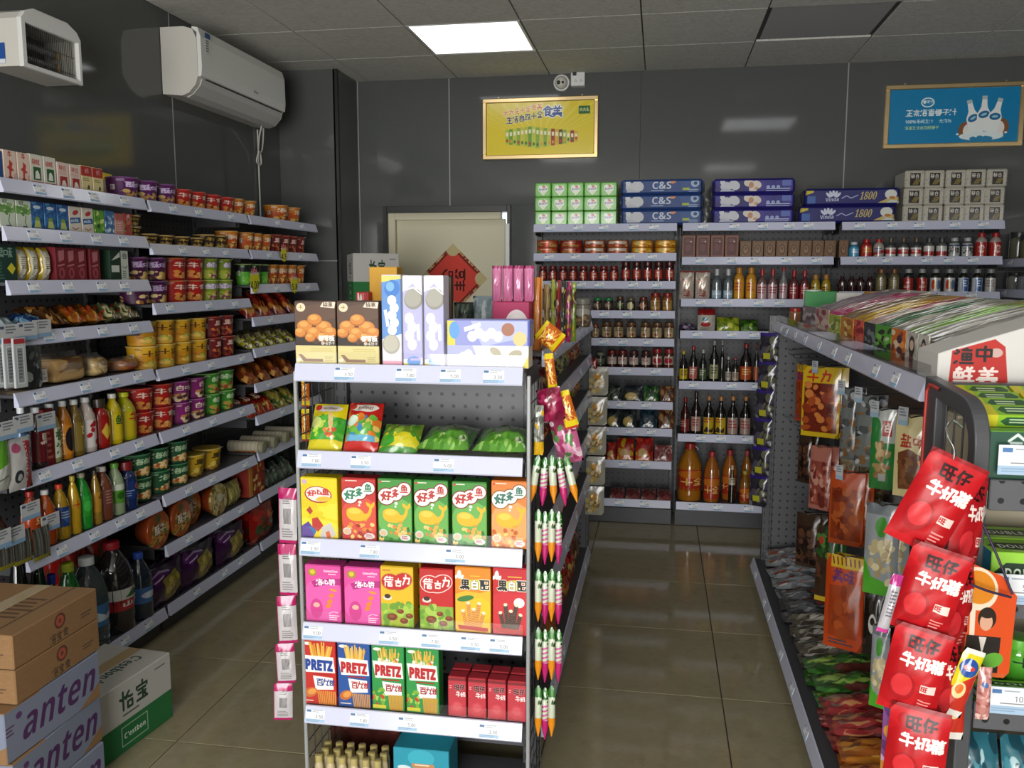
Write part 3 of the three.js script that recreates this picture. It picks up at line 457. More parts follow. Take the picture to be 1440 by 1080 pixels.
function bottle(shape, r, h, { body = '#552', band, cap = '#ddd', bandY = [0.22, 0.52], rough = 0.06, clear = false, capR } = {}) {
  const t = new THREE.Group(), s = SHAPES[shape], last = s[s.length - 1];
  mesh('bottle_body', lathe([[0, 0.001], ...s.map(([a, b]) => [a * r, b * h]), [0, last[1] * h]], null, 16), clear ? plastic(body, 0.04, { transmission: 0.85, thickness: 0.02, ior: 1.33 }) : plastic(body, rough, { clearcoat: 1, clearcoatRoughness: 0.04 }), t);
  if (band) { const rr = (y) => { for (let i = 1; i < s.length; i++) if (y <= s[i][1]) { const k = (y - s[i - 1][1]) / (s[i][1] - s[i - 1][1]); return s[i - 1][0] + (s[i][0] - s[i - 1][0]) * k; } return last[0]; }; const pts = []; for (let i = 0; i <= 6; i++) { const y = bandY[0] + ((bandY[1] - bandY[0]) * i) / 6; pts.push([rr(y) * r + 0.0008, y * h]); } mesh('band', lathe(pts, band, 18), printMat(band.page, 'gloss'), t); }
  const cr = capR ?? last[0] * r * 1.18; mesh('cap', lathe([[cr, last[1] * h - h * 0.015], [cr, h * 0.985], [cr * 0.9, h], [0, h]], null, 14), plastic(cap, 0.35), t);
  return t;
}
const tin = (r, h, art) => { const t = new THREE.Group(); mesh('tin_body', lathe([[r * 0.97, 0.001], [r, 0.003], [r, h - 0.003], [r * 0.97, h - 0.001]], art, 20), printMat(art.page, 'tin'), t); mesh('tin_lid', lathe([[r * 0.97, h - 0.001], [r * 1.015, h - 0.002], [r * 1.01, h], [r * 0.93, h], [r * 0.9, h - 0.003], [0, h - 0.003]], null, 20), plastic('#d8b25a', 0.3, { metalness: 0.7 }), t); mesh('tin_base', lathe([[0, 0], [r * 0.97, 0.0005], [r * 0.97, 0.001]], null, 20), plastic('#d8b25a', 0.3, { metalness: 0.7 }), t); return t; };
let pouchSeed = 1;
const pouch = (w, h, d, art, o = {}) => mesh('x', pouchGeometry(w, h, d, art, { seed: pouchSeed++, ...o }), printMat(art.page, o.finish ?? 'gloss'));
const lying = (m, tilt = 0) => { m.geometry.rotateX(-Math.PI / 2 + tilt); m.geometry.computeBoundingBox(); const b = m.geometry.boundingBox; m.geometry.translate(0, -b.min.y, -(b.min.z + b.max.z) / 2); return m; };
const leaned = (m, tilt) => { m.geometry.rotateX(-tilt); m.geometry.computeBoundingBox(); const b = m.geometry.boundingBox; m.geometry.translate(0, -b.min.y, -(b.min.z + b.max.z) / 2); return m; };

// placing: a row of look-alikes on a shelf; spans are the left and right picture columns of each one
const frontOf = (o) => new THREE.Box3().setFromObject(o).max.z;
const row = (wallAxis) => (front, shelfY, spans, tops, name, label, category, group, make, o = {}) => {
  // left wall goods face +x, back wall and end shelf goods face +z
  const py = tops[0], pyBase = tops[1] ?? py + 20, P = (px, y) => (wallAxis === 'x' ? onX(px, y, front) : onZ(px, y, front));
  const places = spans.map(([a, b]) => { const p = P(a, pyBase), q = P(b, pyBase); return wallAxis === 'x' ? { c: (p.z + q.z) / 2, w: Math.abs(p.z - q.z) } : { c: (p.x + q.x) / 2, w: Math.abs(p.x - q.x) }; });
  const w = places.reduce((s, p) => s + p.w, 0) / places.length * (o.fill ?? 0.985), h = o.h ?? P((spans[0][0] + spans[0][1]) / 2, py).y - shelfY, layers = o.layers ?? 1;
  const proto = make(w, h / layers); let first = true;
  const f = frontOf(proto), inset = o.inset ?? 0.012, list = [];
  for (const p of places) for (let k = 0; k < layers; k++) {
    const m = first ? proto : proto.clone(); first = false;
    const y = shelfY + k * (h / layers + 0.0012) + (o.lift ?? 0), off = front - inset - f - (o.back ?? 0), sway = o.turn ?? (/cup|jar|bottle/.test(name) ? 0.4 : 0), turn = sway ? rnd(-sway, sway) : 0;
    if (wallAxis === 'x') { m.position.set(off, y, p.c); m.rotation.y = Math.PI / 2 + turn; } else { m.position.set(p.c, y, off); m.rotation.y = turn; }
    const tier = layers === 2 ? ['lower ', 'upper '][k] : '', rank = places.length > 1 ? ORD[wallAxis === 'x' ? places.length - 1 - places.indexOf(p) : places.indexOf(p)] + (o.from ?? (wallAxis === 'x' ? ' from the corner column' : ' from the cream door')) : '';
    list.push(top(m, name, tier + label + (rank ? ', ' + rank : ''), category, places.length * layers > 1 ? group : undefined));
  }
  return list;
};
const ORD = ['first', 'second', 'third', 'fourth', 'fifth', 'sixth', 'seventh', 'eighth', 'ninth', 'tenth'];
const rowX = row('x'), rowZ = row('z');
const even = (a, b, n, gap = 0) => Array.from({ length: n }, (_, i) => [a + ((b - a) * i) / n + gap / 2, a + ((b - a) * (i + 1)) / n - gap / 2]);

// ---------------------------------------------------------------- goods on the left wall shelving
const wrap = (w, h, bg, draw, copies = 2) => print(w, h, (g) => { box(g, bg, 0, 0, w, h); for (let k = 0; k < copies; k++) { const c = w * (0.5 + k / copies); for (const off of c > w * 0.75 ? [c, c - w] : [c]) { g.save(); g.translate(off, 0); draw(g, w / copies, h); g.restore(); } } });
// noodle cup print: coloured ground, white title strokes, a picture of the dish
const cupArt = (bg, title, dish, foot, o = {}) => wrap(260, 130, bg, (g, w, h) => {
  if (foot) box(g, foot, -w / 2, h * 0.86, w, h * 0.14);
  if (o.band) box(g, o.band, -w / 2, 0, w, h * 0.34);
  blotch(g, dish, -w * 0.34, h * 0.56, w * 0.62, h * 0.32, 26, 4, 13);
  if (title) cn(g, o.chars ?? '牛味', -34, h * 0.16, 31, title, { weight: 0.16, outline: o.outline, dx: 34 });
  bars(g, o.fine ?? title, -w * 0.44, h * 0.06, 22, 12, 2); box(g, '#ded8cc', w * 0.42, h * 0.3, 14, 30); bars(g, '#444', w * 0.43, h * 0.34, 11, 22, 6);
});
const CUPS = {
  purple: cupArt('#47123f', '#c7b4d6', ['#b98a3e', '#d9b566', '#8c5d2a', '#e3c98b'], '#38102f', { chars: '酥味', outline: '#6e2d74' }),
  purple2: cupArt('#58185a', '#d7c4e6', ['#b98a3e', '#d9b566', '#8c5d2a', '#7c4a86'], '#44124a', { chars: '酥味' }),
  red: cupArt('#b01d18', '#e8d6c6', ['#b9602a', '#d98b3e', '#7c1f12', '#e8b066'], '#981712', { chars: '牛食' }),
  orange: cupArt('#c4551a', '#f0e2cc', ['#d8a23e', '#b93a1e', '#e6c46a', '#8a3216'], '#a83a14', { chars: '海味', band: '#c9761f' }),
  brownBowl: cupArt('#3c2a1a', '#d8b24a', ['#b99a4e', '#8c6a2a', '#cdb26a'], '#8d8678', { chars: '牛味' }),
  lime: cupArt('#7f9a1e', '#e8e4f0', ['#c9a04e', '#a9b63e', '#d8c27a', '#8a3f6a'], '#6c861a', { chars: '鲜味', outline: '#9a6aa6' }),
  green: cupArt('#3d8a2c', '#d6ecc0', ['#b9a04e', '#8cb63e', '#c8924a', '#a6402a'], '#2f7424', { chars: '鲜味' }),
  yellow: cupArt('#c98c14', '#5a3210', ['#d9962e', '#e8bc5a', '#b46a16', '#a9b44a'], '#d39a2a', { chars: '十全', band: '#d9a520' }),
  darkRed: cupArt('#741a1c', '#e0c4b4', ['#9c3a24', '#c8743e', '#5a1214'], '#5e1416', { chars: '黑牛' }),
  magenta: cupArt('#86226e', '#ecdcc8', ['#d9c9a0', '#8a6a3a', '#40322a', '#c98a4e'], '#6c1a58', { chars: '白味' }),
  deepGreen: cupArt('#1d5230', '#b9d2a8', ['#d8a45a', '#c98a44', '#e8c890', '#a4562a'], '#174428', { chars: '海鲜' }),
  yellowDark: cupArt('#c39a1a', '#3a2a12', ['#d9c25a', '#7c5a1e', '#a8862a'], '#4a3a16', { chars: '黑味' }),
  greenBlack: cupArt('#58a82e', null, ['#6cb83e', '#8cc85a'], '#4a9a28', { band: '#14181a', fine: '#b9d8a0' }),
};
const cup = (art, lid, o = {}) => (w, h) => noodleCup(w / 2 - 0.001, (w / 2) * (o.taper ?? 0.78), h, CUPS[art], lid, o);
const TOPS = 'noodle cups on the left wall shelving';
// shelf 1
const milkArt = (bg, draw) => print(96, 150, (g, w, h) => { box(g, bg, 0, 0, w, h); draw(g, w, h); });
const ribbonArt = milkArt('#dcc6b6', (g, w, h) => { cn(g, '牛', 34, 8, 26, '#b0302c', { weight: 0.16 }); poly(g, '#b93a36', [[44, 46], [66, 62], [58, 84], [74, 96], [54, 100], [50, 128], [38, 128], [40, 96], [24, 84], [40, 74]]); oval(g, '#8e2623', 46, 132, 14, 8); bars(g, '#c78a80', 70, 110, 20, 30, 4); });
const cowGreen = milkArt('#d8d4c6', (g, w, h) => { cn(g, '特鲜', 18, 26, 26, '#b8504a', { weight: 0.14 }); box(g, '#25582f', 24, 62, 54, 62); poly(g, '#e4e4da', [[34, 118], [40, 84], [54, 76], [66, 92], [70, 118]]); box(g, '#a8403c', 0, 132, w, 18); });
const cowRed = milkArt('#dcc8be', (g, w, h) => { cn(g, '特白', 18, 20, 26, '#b8504a', { weight: 0.14 }); bars(g, '#d09a90', 14, 52, 60, 22, 3); box(g, '#9c2a26', 22, 80, 56, 54); poly(g, '#e6ddd4', [[32, 132], [40, 104], [54, 98], [66, 112], [70, 132]]); });
const creamArt = milkArt('#d9c994', (g, w, h) => { box(g, '#a92a26', 0, 0, w, 58); cn(g, '奶', 34, 14, 30, '#d8a0a0', { weight: 0.12 }); bars(g, '#8a7a4a', 14, 70, 60, 20, 2); poly(g, '#4c4438', [[46, 128], [58, 104], [70, 112], [66, 132]]); });
const blueMilk = milkArt('#274c88', (g, w, h) => { poly(g, '#9ab4d4', [[20, 140], [44, 60], [60, 70], [50, 140]]); oval(g, '#dfe8f0', 56, 40, 20, 14); });
const tall = (art) => (w, h) => carton(w, h, 0.06, art);
rowX(LX, yA[0], [[-8, 10]], [211, 255], 'milk_carton', 'blue milk carton at the end of the top left shelf', 'carton', '', tall(blueMilk));
rowX(LX, yA[0], [[11, 30], [31, 48]], [212, 256], 'milk_carton', 'pink milk carton with red ribbon on the top shelf', 'carton', 'pink cartons with a red ribbon', tall(ribbonArt));
rowX(LX, yA[0], [[49, 66], [67, 85]], [218, 262], 'milk_carton', 'white milk carton with dark green picture, top shelf', 'carton', 'white cartons with a green picture', tall(cowGreen));
rowX(LX, yA[0], [[86, 103], [104, 119]], [229, 266], 'milk_carton', 'white milk carton with dark red picture, top shelf', 'carton', 'white cartons with a red picture', tall(cowRed));
rowX(LX, yA[0], [[120, 135], [136, 150]], [234, 270], 'milk_carton', 'cream milk carton with red upper half, top shelf', 'carton', 'cream and red cartons', tall(creamArt));
{ const t = new THREE.Group(); mesh('tub', lathe([[0, 0], [0.036, 0], [0.046, 0.075]], null, 18), plastic('#c9b9a0', 0.5), t); mesh('lid', lathe([[0.048, 0.074], [0.049, 0.084], [0.04, 0.1], [0, 0.11]], null, 18), plastic('#d8c22a', 0.35), t); const p = onX(141, 240, LX - 0.16); t.position.set(LX - 0.16, yA[0], p.z); top(t, 'plastic_tub', 'round tub with domed yellow lid behind the cream cartons', 'tub'); }
const cupsTop = (a, l, spans, tops, label, o = {}) => rowX(LX, o.y, spans, tops, 'noodle_cup', label, 'noodle cup', TOPS + ', ' + label, cup(a, o.lid ?? '#d8cfc0', { rim: o.rim, taper: o.taper }), o);
cupsTop('purple2', 0, [[186, 213], [214, 239], [240, 263]], [250, 290], 'large purple noodle cup on the top left shelf', { y: yB[0], lid: '#5d2560', rim: '#7a4a80', taper: 0.84 });
cupsTop('purple2', 0, [[182, 208]], [252, 290], 'large purple noodle cup behind other purple cups, top shelf', { y: yB[0], lid: '#5d2560', rim: '#7a4a80', taper: 0.84, back: 0.125 });
cupsTop('red', 0, [[264, 284], [285, 304], [305, 324], [325, 341]], [267, 300], 'red noodle cup on the top left shelf', { y: yB[0], lid: '#b8221c', rim: '#d0453a', taper: 0.84 });
cupsTop('orange', 0, [[342, 354], [357, 372]], [280, 310], 'orange noodle cup by red cups, top left shelf', { y: yB[0], lid: '#c88a3a', rim: '#cf9a4a' });
cupsTop('orange', 0, [[402, 416], [419, 433]], [289, 315], 'orange noodle cup standing apart on the top shelf', { y: yC[0], lid: '#c88a3a', rim: '#cf9a4a' });
// shelf 2
const box2 = (bg, draw) => print(80, 150, (g, w, h) => { box(g, bg, 0, 0, w, h); draw(g, w, h); });
const daisyArt = box2('#c9d2c2', (g, w, h) => { box(g, '#6f9c54', 0, 30, w, 40); blotch(g, ['#5f8c46', '#89b06a', '#dfe4d4'], 0, 24, w, 50, 18, 4, 12); line(g, '#55803f', 4, [[50, 76], [44, 110], [52, 136]]); oval(g, '#4d3f5a', 44, 138, 16, 8); cn(g, '鲜', 20, 4, 22, '#5a7a58', { weight: 0.12 }); });
const blueDrink = box2('#1f4f86', (g, w, h) => { blotch(g, ['#356aa4', '#2a5c94', '#4a86b8'], 0, 0, w, h, 24, 5, 16); poly(g, '#b8c46a', [[20, 132], [28, 98], [40, 88], [54, 98], [62, 132]]); oval(g, '#7c9a3e', 40, 88, 14, 10); oval(g, '#c6d4e0', 40, 30, 22, 9); });
const strawArt = box2('#d6cdc0', (g, w, h) => { oval(g, '#b03a34', 44, 34, 20, 12, -0.5); poly(g, '#2d5c94', [[8, 66], [72, 58], [74, 88], [12, 96]]); latin(g, '#dfe6ee', 'milk', 14, 88, 22, { skew: -0.1 }); line(g, '#8a4a34', 5, [[22, 118], [40, 128], [60, 116]]); });
const limeBox = box2('#5f9a34', (g, w, h) => { blotch(g, ['#8cc04a', '#4c8428', '#d0dc8a'], 0, 20, w, 110, 18, 5, 15); oval(g, '#23421a', 34, 96, 10, 14); });
const skyBox = box2('#3f6ea0', (g, w, h) => { blotch(g, ['#8cb0cc', '#d0dce4', '#2c5484'], 0, 30, w, 110, 18, 5, 14); });
const pinkBox = box2('#c28a80', (g, w, h) => { box(g, '#b05a54', 0, 0, w, 44); bars(g, '#e0bcb0', 12, 60, 54, 60, 4); });
const berryBox = box2('#a8403a', (g, w, h) => { blotch(g, ['#c86a5e', '#8c2a26', '#5f8a3c'], 4, 30, w - 8, 90, 16, 6, 14); cn(g, '奶', 26, 6, 26, '#ecd6cc', { weight: 0.14 }); });
const slim = (art) => (w, h) => carton(w, h, 0.05, art);
rowX(LX, yA[1], [[3, 30], [31, 48]], [280, 322], 'milk_carton', 'white milk carton with green meadow print, second shelf', 'carton', 'meadow print cartons', slim(daisyArt));
rowX(LX, yA[1], [[49, 67], [68, 85], [86, 102]], [284, 324], 'drink_carton', 'blue drink carton with pear green figure, second shelf', 'carton', 'blue drink cartons', slim(blueDrink));
rowX(LX, yA[1], [[103, 119], [120, 137]], [291, 328], 'milk_carton', 'cream milk carton with blue ribbon on second shelf', 'carton', 'cream cartons with a blue ribbon', slim(strawArt));
rowX(LX, yA[1], [[138, 152]], [296, 330], 'drink_carton', 'lime green drink carton on the second left shelf', 'carton', '', slim(limeBox));
rowX(LX, yA[1], [[153, 166]], [297, 331], 'drink_carton', 'light blue drink carton beside the lime one', 'carton', '', slim(skyBox));
rowX(LX, yA[1], [[167, 179]], [301, 332], 'drink_carton', 'dull pink drink carton on the second left shelf', 'carton', '', slim(pinkBox));
rowX(LX, yA[1], [[180, 191]], [301, 333], 'drink_carton', 'berry red drink carton on the second left shelf', 'carton', '', slim(berryBox));
cupsTop('brownBowl', 0, [[193, 213]], [303, 348], 'small brown noodle bowl stacked beside milk cartons', { y: yA[1] - 0.0, layers: 2, lid: '#a08a5a', rim: '#b89a5a' });
cupsTop('brownBowl', 0, [[218, 236], [238, 259], [261, 281], [283, 299]], [329, 350], 'small brown noodle bowl with gold print on the second shelf', { y: yB[1], lid: '#a08a5a', rim: '#b89a5a' });
cupsTop('brownBowl', 0, [[300, 315], [316, 331]], [330, 354], 'brown noodle bowl with gold print beside the orange cups', { y: yB[1], lid: '#a08a5a', rim: '#b89a5a' });
cupsTop('orange', 0, [[332, 347]], [325, 356], 'orange noodle cup at the end of the brown bowls', { y: yB[1], lid: '#c88a3a', rim: '#cf9a4a' });
cupsTop('orange', 0, [[355, 367], [368, 379], [380, 392]], [327, 356], 'orange noodle cup on the second shelf', { y: yC[1], lid: '#c88a3a', rim: '#cf9a4a' });
cupsTop('darkRed', 0, [[393, 406], [407, 417], [418, 427], [428, 438]], [330, 358], 'dark red noodle cup on the second shelf', { y: yC[1], lid: '#a8342a', rim: '#b8583a' });
// shelf 3
const darkBox = print(130, 180, (g, w, h) => { box(g, '#17362e', 0, 0, w, h); cn(g, '黑味', 10, 10, 46, '#7a9a8a', { weight: 0.13 }); poly(g, '#c8c02a', [[70, 110], [96, 82], [118, 110], [98, 140]]); bars(g, '#3d6a58', 10, 80, 50, 90, 6); });
const yellowPouch = print(110, 170, (g, w, h) => { box(g, '#c6a81c', 0, 0, w, h); poly(g, '#d6d2c0', [[20, 10], [92, 24], [98, 150], [26, 164]]); bars(g, '#7c7a6c', 34, 50, 50, 60, 6); line(g, '#9a937a', 4, [[40, 132], [60, 140], [80, 130]]); });
const wineBox = print(90, 170, (g, w, h) => { box(g, '#6f1a24', 0, 0, w, h); poly(g, '#b06a70', [[24, 20], [70, 14], [66, 62], [28, 74]]); line(g, '#b06a70', 8, [[22, 92], [66, 84]]); oval(g, '#96404a', 46, 126, 22, 28); oval(g, '#6f1a24', 46, 126, 10, 14); });
const stripeBox = print(110, 170, (g, w, h) => { box(g, '#173422', 0, 0, w, h); poly(g, '#c9d0c4', [[10, 60], [60, 10], [60, 40]]); box(g, '#c9d0c4', 10, 84, 44, 36); box(g, '#c4cabe', 64, 0, 46, h); cn(g, '白', 72, 18, 28, '#2c3a30', { weight: 0.14 }); line(g, '#3a4a3e', 4, [[74, 90], [90, 98], [98, 86]]); bars(g, '#6a7a6a', 72, 112, 30, 44, 4); });
rowX(LX, yA[2], [[-2, 30]], [346, 390], 'snack_box', 'dark green box with yellow diamond on the third left shelf', 'box', '', (w, h) => carton(w, h, 0.07, darkBox));
rowX(LX, yA[2], [[33, 49], [50, 64], [65, 84]], [347, 394], 'drink_pouch', 'yellow pouch with cream label on the third shelf', 'pouch', 'yellow pouches on the third left shelf', (w, h) => pouch(w, h, 0.05, yellowPouch, { seal: 0.03, sides: 0.35 }));
rowX(LX, yA[2], [[86, 98], [99, 112], [113, 127], [128, 150]], [348, 394], 'drink_carton', 'dark wine red carton on the third left shelf', 'carton', 'wine red cartons', (w, h) => carton(w, h, 0.06, wineBox));
rowX(LX, yA[2], [[160, 186]], [352, 397], 'drink_carton', 'dark green and white carton standing alone on the third left shelf', 'carton', '', (w, h) => carton(w, h, 0.06, stripeBox));
cupsTop('purple', 0, [[202, 228], [229, 251]], [362, 428], 'purple noodle cup stacked below the brown bowls', { y: yB[2], layers: 2, lid: '#6a2c6a', rim: '#7a4a80', taper: 0.86 });
cupsTop('red', 0, [[254, 280], [281, 302]], [363, 430], 'red noodle cup stacked below the brown bowls', { y: yB[2], layers: 2, lid: '#b8221c', rim: '#c0683a', taper: 0.86 });
cupsTop('lime', 0, [[303, 321], [322, 341]], [364, 428], 'lime green noodle cup stacked below the brown bowls', { y: yB[2], layers: 2, lid: '#a8b83a', rim: '#a9b45a', taper: 0.86 });
cupsTop('greenBlack', 0, [[353, 364], [367, 377], [378, 388]], [371, 400], 'green noodle cup with a black band on the third shelf', { y: yC[2], lid: '#2a2c2a', rim: '#88a858' });
cupsTop('orange', 0, [[389, 402], [403, 415], [416, 427], [428, 438]], [372, 400], 'orange noodle cup beside the black banded green cups', { y: yC[2], lid: '#c88a3a', rim: '#cf9a4a' });
// starburst price cards
const starArt = (text) => print(90, 130, (g, w, h) => { box(g, '#d9d21e', 0, 0, w, h); poly(g, '#d8b4b4', [[8, 8], [80, 4], [84, 50], [10, 54]]); latin(g, '#b03a4a', '特', 12, 40, 30); cn(g, '特惠', 12, 14, 30, '#b0304a', { weight: 0.16 }); latin(g, '#20200e', text, w / 2, 112, 46, { align: 'center', width: 70 }); });
function starCard(px, py, s, text, label) {
  const art = starArt(text), p = onX(px, py, LX + 0.024), t = new THREE.Group();
  const sh = new THREE.Shape(); for (let i = 0; i < 24; i++) { const a = (i / 24) * Math.PI * 2, r = (i % 2 ? 0.8 : 1) * s; sh[i ? 'lineTo' : 'moveTo'](Math.cos(a) * r * 0.8, Math.sin(a) * r); }
  const g = new THREE.ExtrudeGeometry(sh, { depth: 0.001, bevelEnabled: false }), uv = g.attributes.uv, pp = g.attributes.position; for (let i = 0; i < pp.count; i++) uv.setXY(i, art.u0 + (art.u1 - art.u0) * (pp.getX(i) / s / 1.6 + 0.5), art.v0 + (art.v1 - art.v0) * (pp.getY(i) / s / 2.2 + 0.42));
  const m = mesh('x', g, printMat(art.page)); m.position.set(p.x, p.y, p.z); m.rotation.y = Math.PI / 2; top(m, 'price_card', label, 'price card');
}
starCard(399, 356, 0.05, '4.5', 'yellow starburst price card on the second shelf'); starCard(358, 394, 0.07, '4.00', 'large yellow starburst price card in front of the green cups'); starCard(414, 398, 0.06, '5.8', 'yellow starburst price card in front of the orange cups');
// bagged snacks
const bagArt = (bg, colors, o = {}) => print(130, 100, (g, w, h) => { box(g, bg, 0, 0, w, h); blotch(g, colors, 4, 10, w - 8, h - 20, o.n ?? 40, 4, 17); if (o.title) cn(g, o.title, 16, 12, 30, o.ink ?? '#f2e6d0', { weight: 0.15, outline: o.outline }); box(g, o.seal ?? bg, 0, 0, w, 7); box(g, o.seal ?? bg, 0, h - 7, w, 7); });
const BAGS = {
  blue: bagArt('#274a80', ['#4a78a8', '#1f3a6a', '#8cb0c8']), frost: bagArt('#93a4ac', ['#a9bcc4', '#c6d2d4', '#7c8e96']), brown: bagArt('#5a3a1e', ['#8c5a2a', '#a9743a', '#3c2614', '#c49a5a']), cheese: bagArt('#a8641c', ['#c8862a', '#8a4a16', '#d9a24a', '#b0401c']), mixed: bagArt('#5a5a38', ['#8a8a5a', '#a94a2a', '#d0c89a', '#3a4a28']),
  bread: bagArt('#a88a58', ['#b9985e', '#d2b67c', '#8c6c3c', '#c6a86c']), toast: bagArt('#7c5a30', ['#a4804a', '#c49e66', '#6a4722', '#b08c58']), spicy: bagArt('#96201a', ['#b8442a', '#d08a3a', '#6c1412', '#a9b04a'], { title: '牛味' }), chili: bagArt('#8c2018', ['#c0602a', '#d29a3e', '#b23420', '#5c100c']), lemon: bagArt('#a4a02e', ['#c8c05a', '#7c7a22', '#d8d690', '#5a3a5a']), amber: bagArt('#8a4a1c', ['#b06a2a', '#c89048', '#6a3212', '#9c3a1e']), redStar: bagArt('#a01c18', ['#c23a2a', '#d8a030', '#7a1210', '#e0c060'], { title: '旺' }), gold: bagArt('#8c7a28', ['#b8a84a', '#d0c878', '#6a5a1a', '#4a6a2a']), dark: bagArt('#1c2420', ['#2c3a32', '#3a4a3c', '#58685a', '#20302a']),
};
const bagOn = (art, d = 0.05, tilt = 0.25) => (w, h) => lying(pouch(w, Math.max(h * 2.1, 0.13), d, BAGS[art], { wrinkle: 0.25 }), tilt);
const bags = (front, y, spans, tops, art, label, group, o = {}) => rowX(front, y, spans, tops, 'snack_bag', label, 'snack bag', group, bagOn(art, o.d, o.tilt), { turn: 0.12, ...o });
bags(LX, yA[3], [[12, 44]], [432, 462], 'frost', 'frosty pale blue snack bag on the fourth left shelf', '');
bags(LX, yA[3], [[46, 80]], [440, 462], 'blue', 'blue snack bag lying on the fourth left shelf', '');
bags(LX, yA[3], [[82, 108]], [428, 458], 'brown', 'brown snack bag lying on the fourth left shelf', '', { d: 0.07 });
bags(LX, yA[3], [[109, 132], [133, 158]], [431, 456], 'cheese', 'orange brown snack bag on the fourth shelf', 'orange brown bags on the fourth left shelf', { d: 0.07 });
bags(LX, yA[3], [[160, 182], [184, 205]], [432, 452], 'mixed', 'grey green snack bag on the fourth shelf', 'grey green bags on the fourth left shelf', { d: 0.07 });
bags(LX, yC[3], [[354, 372], [373, 391], [392, 409], [410, 426]], [413, 445], 'spicy', 'red snack bag on the shelf under the price cards', 'red bags under the price cards', { d: 0.07, tilt: 0.7 });
bags(LX, yC[4], even(354, 424, 5, 3), [470, 492], 'lemon', 'yellow green snack bag on the shelf under the red bags', 'yellow green bags', { d: 0.05, tilt: 0.5 });
bags(LX, yC[5], even(354, 424, 4, 3), [515, 537], 'amber', 'amber brown snack bag in the left wall shelving', 'amber brown bags', { d: 0.07, tilt: 0.6 });
bags(LX, yC[6], even(354, 394, 3, 2), [565, 585], 'redStar', 'bright red snack bag in the left wall shelving', 'bright red bags', { d: 0.06, tilt: 0.6 });
bags(LX, yC[6], even(396, 426, 2), [552, 572], 'gold', 'gold green snack bag next to the bright red bags', 'gold green bags', { d: 0.06, tilt: 0.6 });
// shelf 5: bread in clear film
const loaf = (art, round, label, spans, tops, o = {}) => rowX(LX, yA[4], spans, tops, 'bread_pack', label, 'bread', 'bread', (w, h) => {
  const t = new THREE.Group(), hh = h * 0.86, b = new THREE.SphereGeometry(1, 16, 12), p = b.attributes.position; for (let i = 0; i < p.count; i++) { const q = (v) => Math.sign(v) * Math.pow(Math.abs(v), round); p.setXYZ(i, q(p.getX(i)) * w * 0.42, q(p.getY(i)) * hh / 2 + hh / 2 + 0.002, q(p.getZ(i)) * 0.06); }
  b.computeVertexNormals(); const r = BAGS[art], uv = b.attributes.uv; for (let i = 0; i < uv.count; i++) uv.setXY(i, r.u0 + (r.u1 - r.u0) * uv.getX(i), r.v0 + (r.v1 - r.v0) * uv.getY(i)); mesh('loaf', b, printMat(r.page, 'matte'), t);
  const flat = { page: 0, u0: 0, v0: 0, u1: 1, v1: 1 }; mesh('film', pouchGeometry(w, h * 1.04, 0.132, flat, { wrinkle: 0.05, sides: 0.3, seed: pouchSeed++ }), M.film, t);
  if (o.label) { const a = labelArt; mesh('paper_label', at(chamferBox(0.05, 0.045, 0.001, { front: a }, 0.0002), w * 0.2, hh * 0.3, 0.069), printMat(a.page), t); }
  return t;
}, { inset: 0.03, ...o });
const labelArt = print(60, 60, (g, w, h) => { box(g, '#d4d2c8', 0, 0, w, h); bars(g, '#6a6a66', 8, 10, 44, 40, 6); });
loaf('bread', 0.75, 'golden round loaf in clear film with white label', [[44, 84]], [516, 552], { label: 1 }); loaf('toast', 0.35, 'brown square toast loaf in clear film', [[88, 143]], [497, 545]); loaf('bread', 0.5, 'pale bread roll in clear film', [[146, 172]], [498, 536]); loaf('cheese', 0.6, 'orange filled bread roll in clear film', [[186, 213]], [503, 528]);
{ // accessory cards hanging at the end of the bread shelf
  const a = print(60, 150, (g, w, h) => { box(g, '#b4b8ba', 0, 0, w, h); box(g, '#a83038', 6, 6, 48, 14); box(g, '#8b9094', 16, 30, 28, 104); line(g, '#d0d4d6', 4, [[16, 30], [44, 30], [44, 134], [16, 134], [16, 30]]); bars(g, '#5a5e62', 20, 40, 20, 84, 9); });
  for (const [i, [px, dz]] of [[4, 0.02], [16, 0.03], [30, 0.045]].entries()) { const p = onX(px, 545, LX + dz), m = cartonMesh(0.055, 0.16, 0.008, a); m.position.set(p.x, p.y - 0.0, p.z); m.rotation.y = Math.PI / 2; top(m, 'hanging_card', 'white and grey accessory card, ' + ORD[2 - i] + ' from the loaves', 'packet', 'accessory cards by the bread'); }
  const b = print(60, 90, (g, w, h) => { box(g, '#2a2d2c', 0, 0, w, h); blotch(g, ['#4a4f4c', '#8c9290', '#1c1f1e'], 4, 10, 52, 76, 12, 4, 10); }), p = onX(50, 545, LX + 0.02), m = pouch(0.07, 0.14, 0.02, b); m.position.copy(p); m.rotation.y = Math.PI / 2; top(m, 'hanging_packet', 'dark film packet hanging next to the accessory cards', 'packet');
}
cupsTop('yellow', 0, [[213, 240], [241, 262]], [452, 519], 'yellow noodle cup stacked right of the bread', { y: yB[3], layers: 2, lid: '#d9b23a', rim: '#dcbc5a', taper: 0.86 });
cupsTop('yellow', 0, [[263, 285], [286, 307]], [449, 512], 'yellow noodle cup in a stack beside dark red cups', { y: yB[3], layers: 2, lid: '#d9b23a', rim: '#dcbc5a', taper: 0.86 });
cupsTop('darkRed', 0, [[308, 325], [326, 342]], [445, 503], 'dark red noodle cup stacked next to yellow cups', { y: yB[3], layers: 2, lid: '#a02c26', rim: '#a8483a', taper: 0.86 });
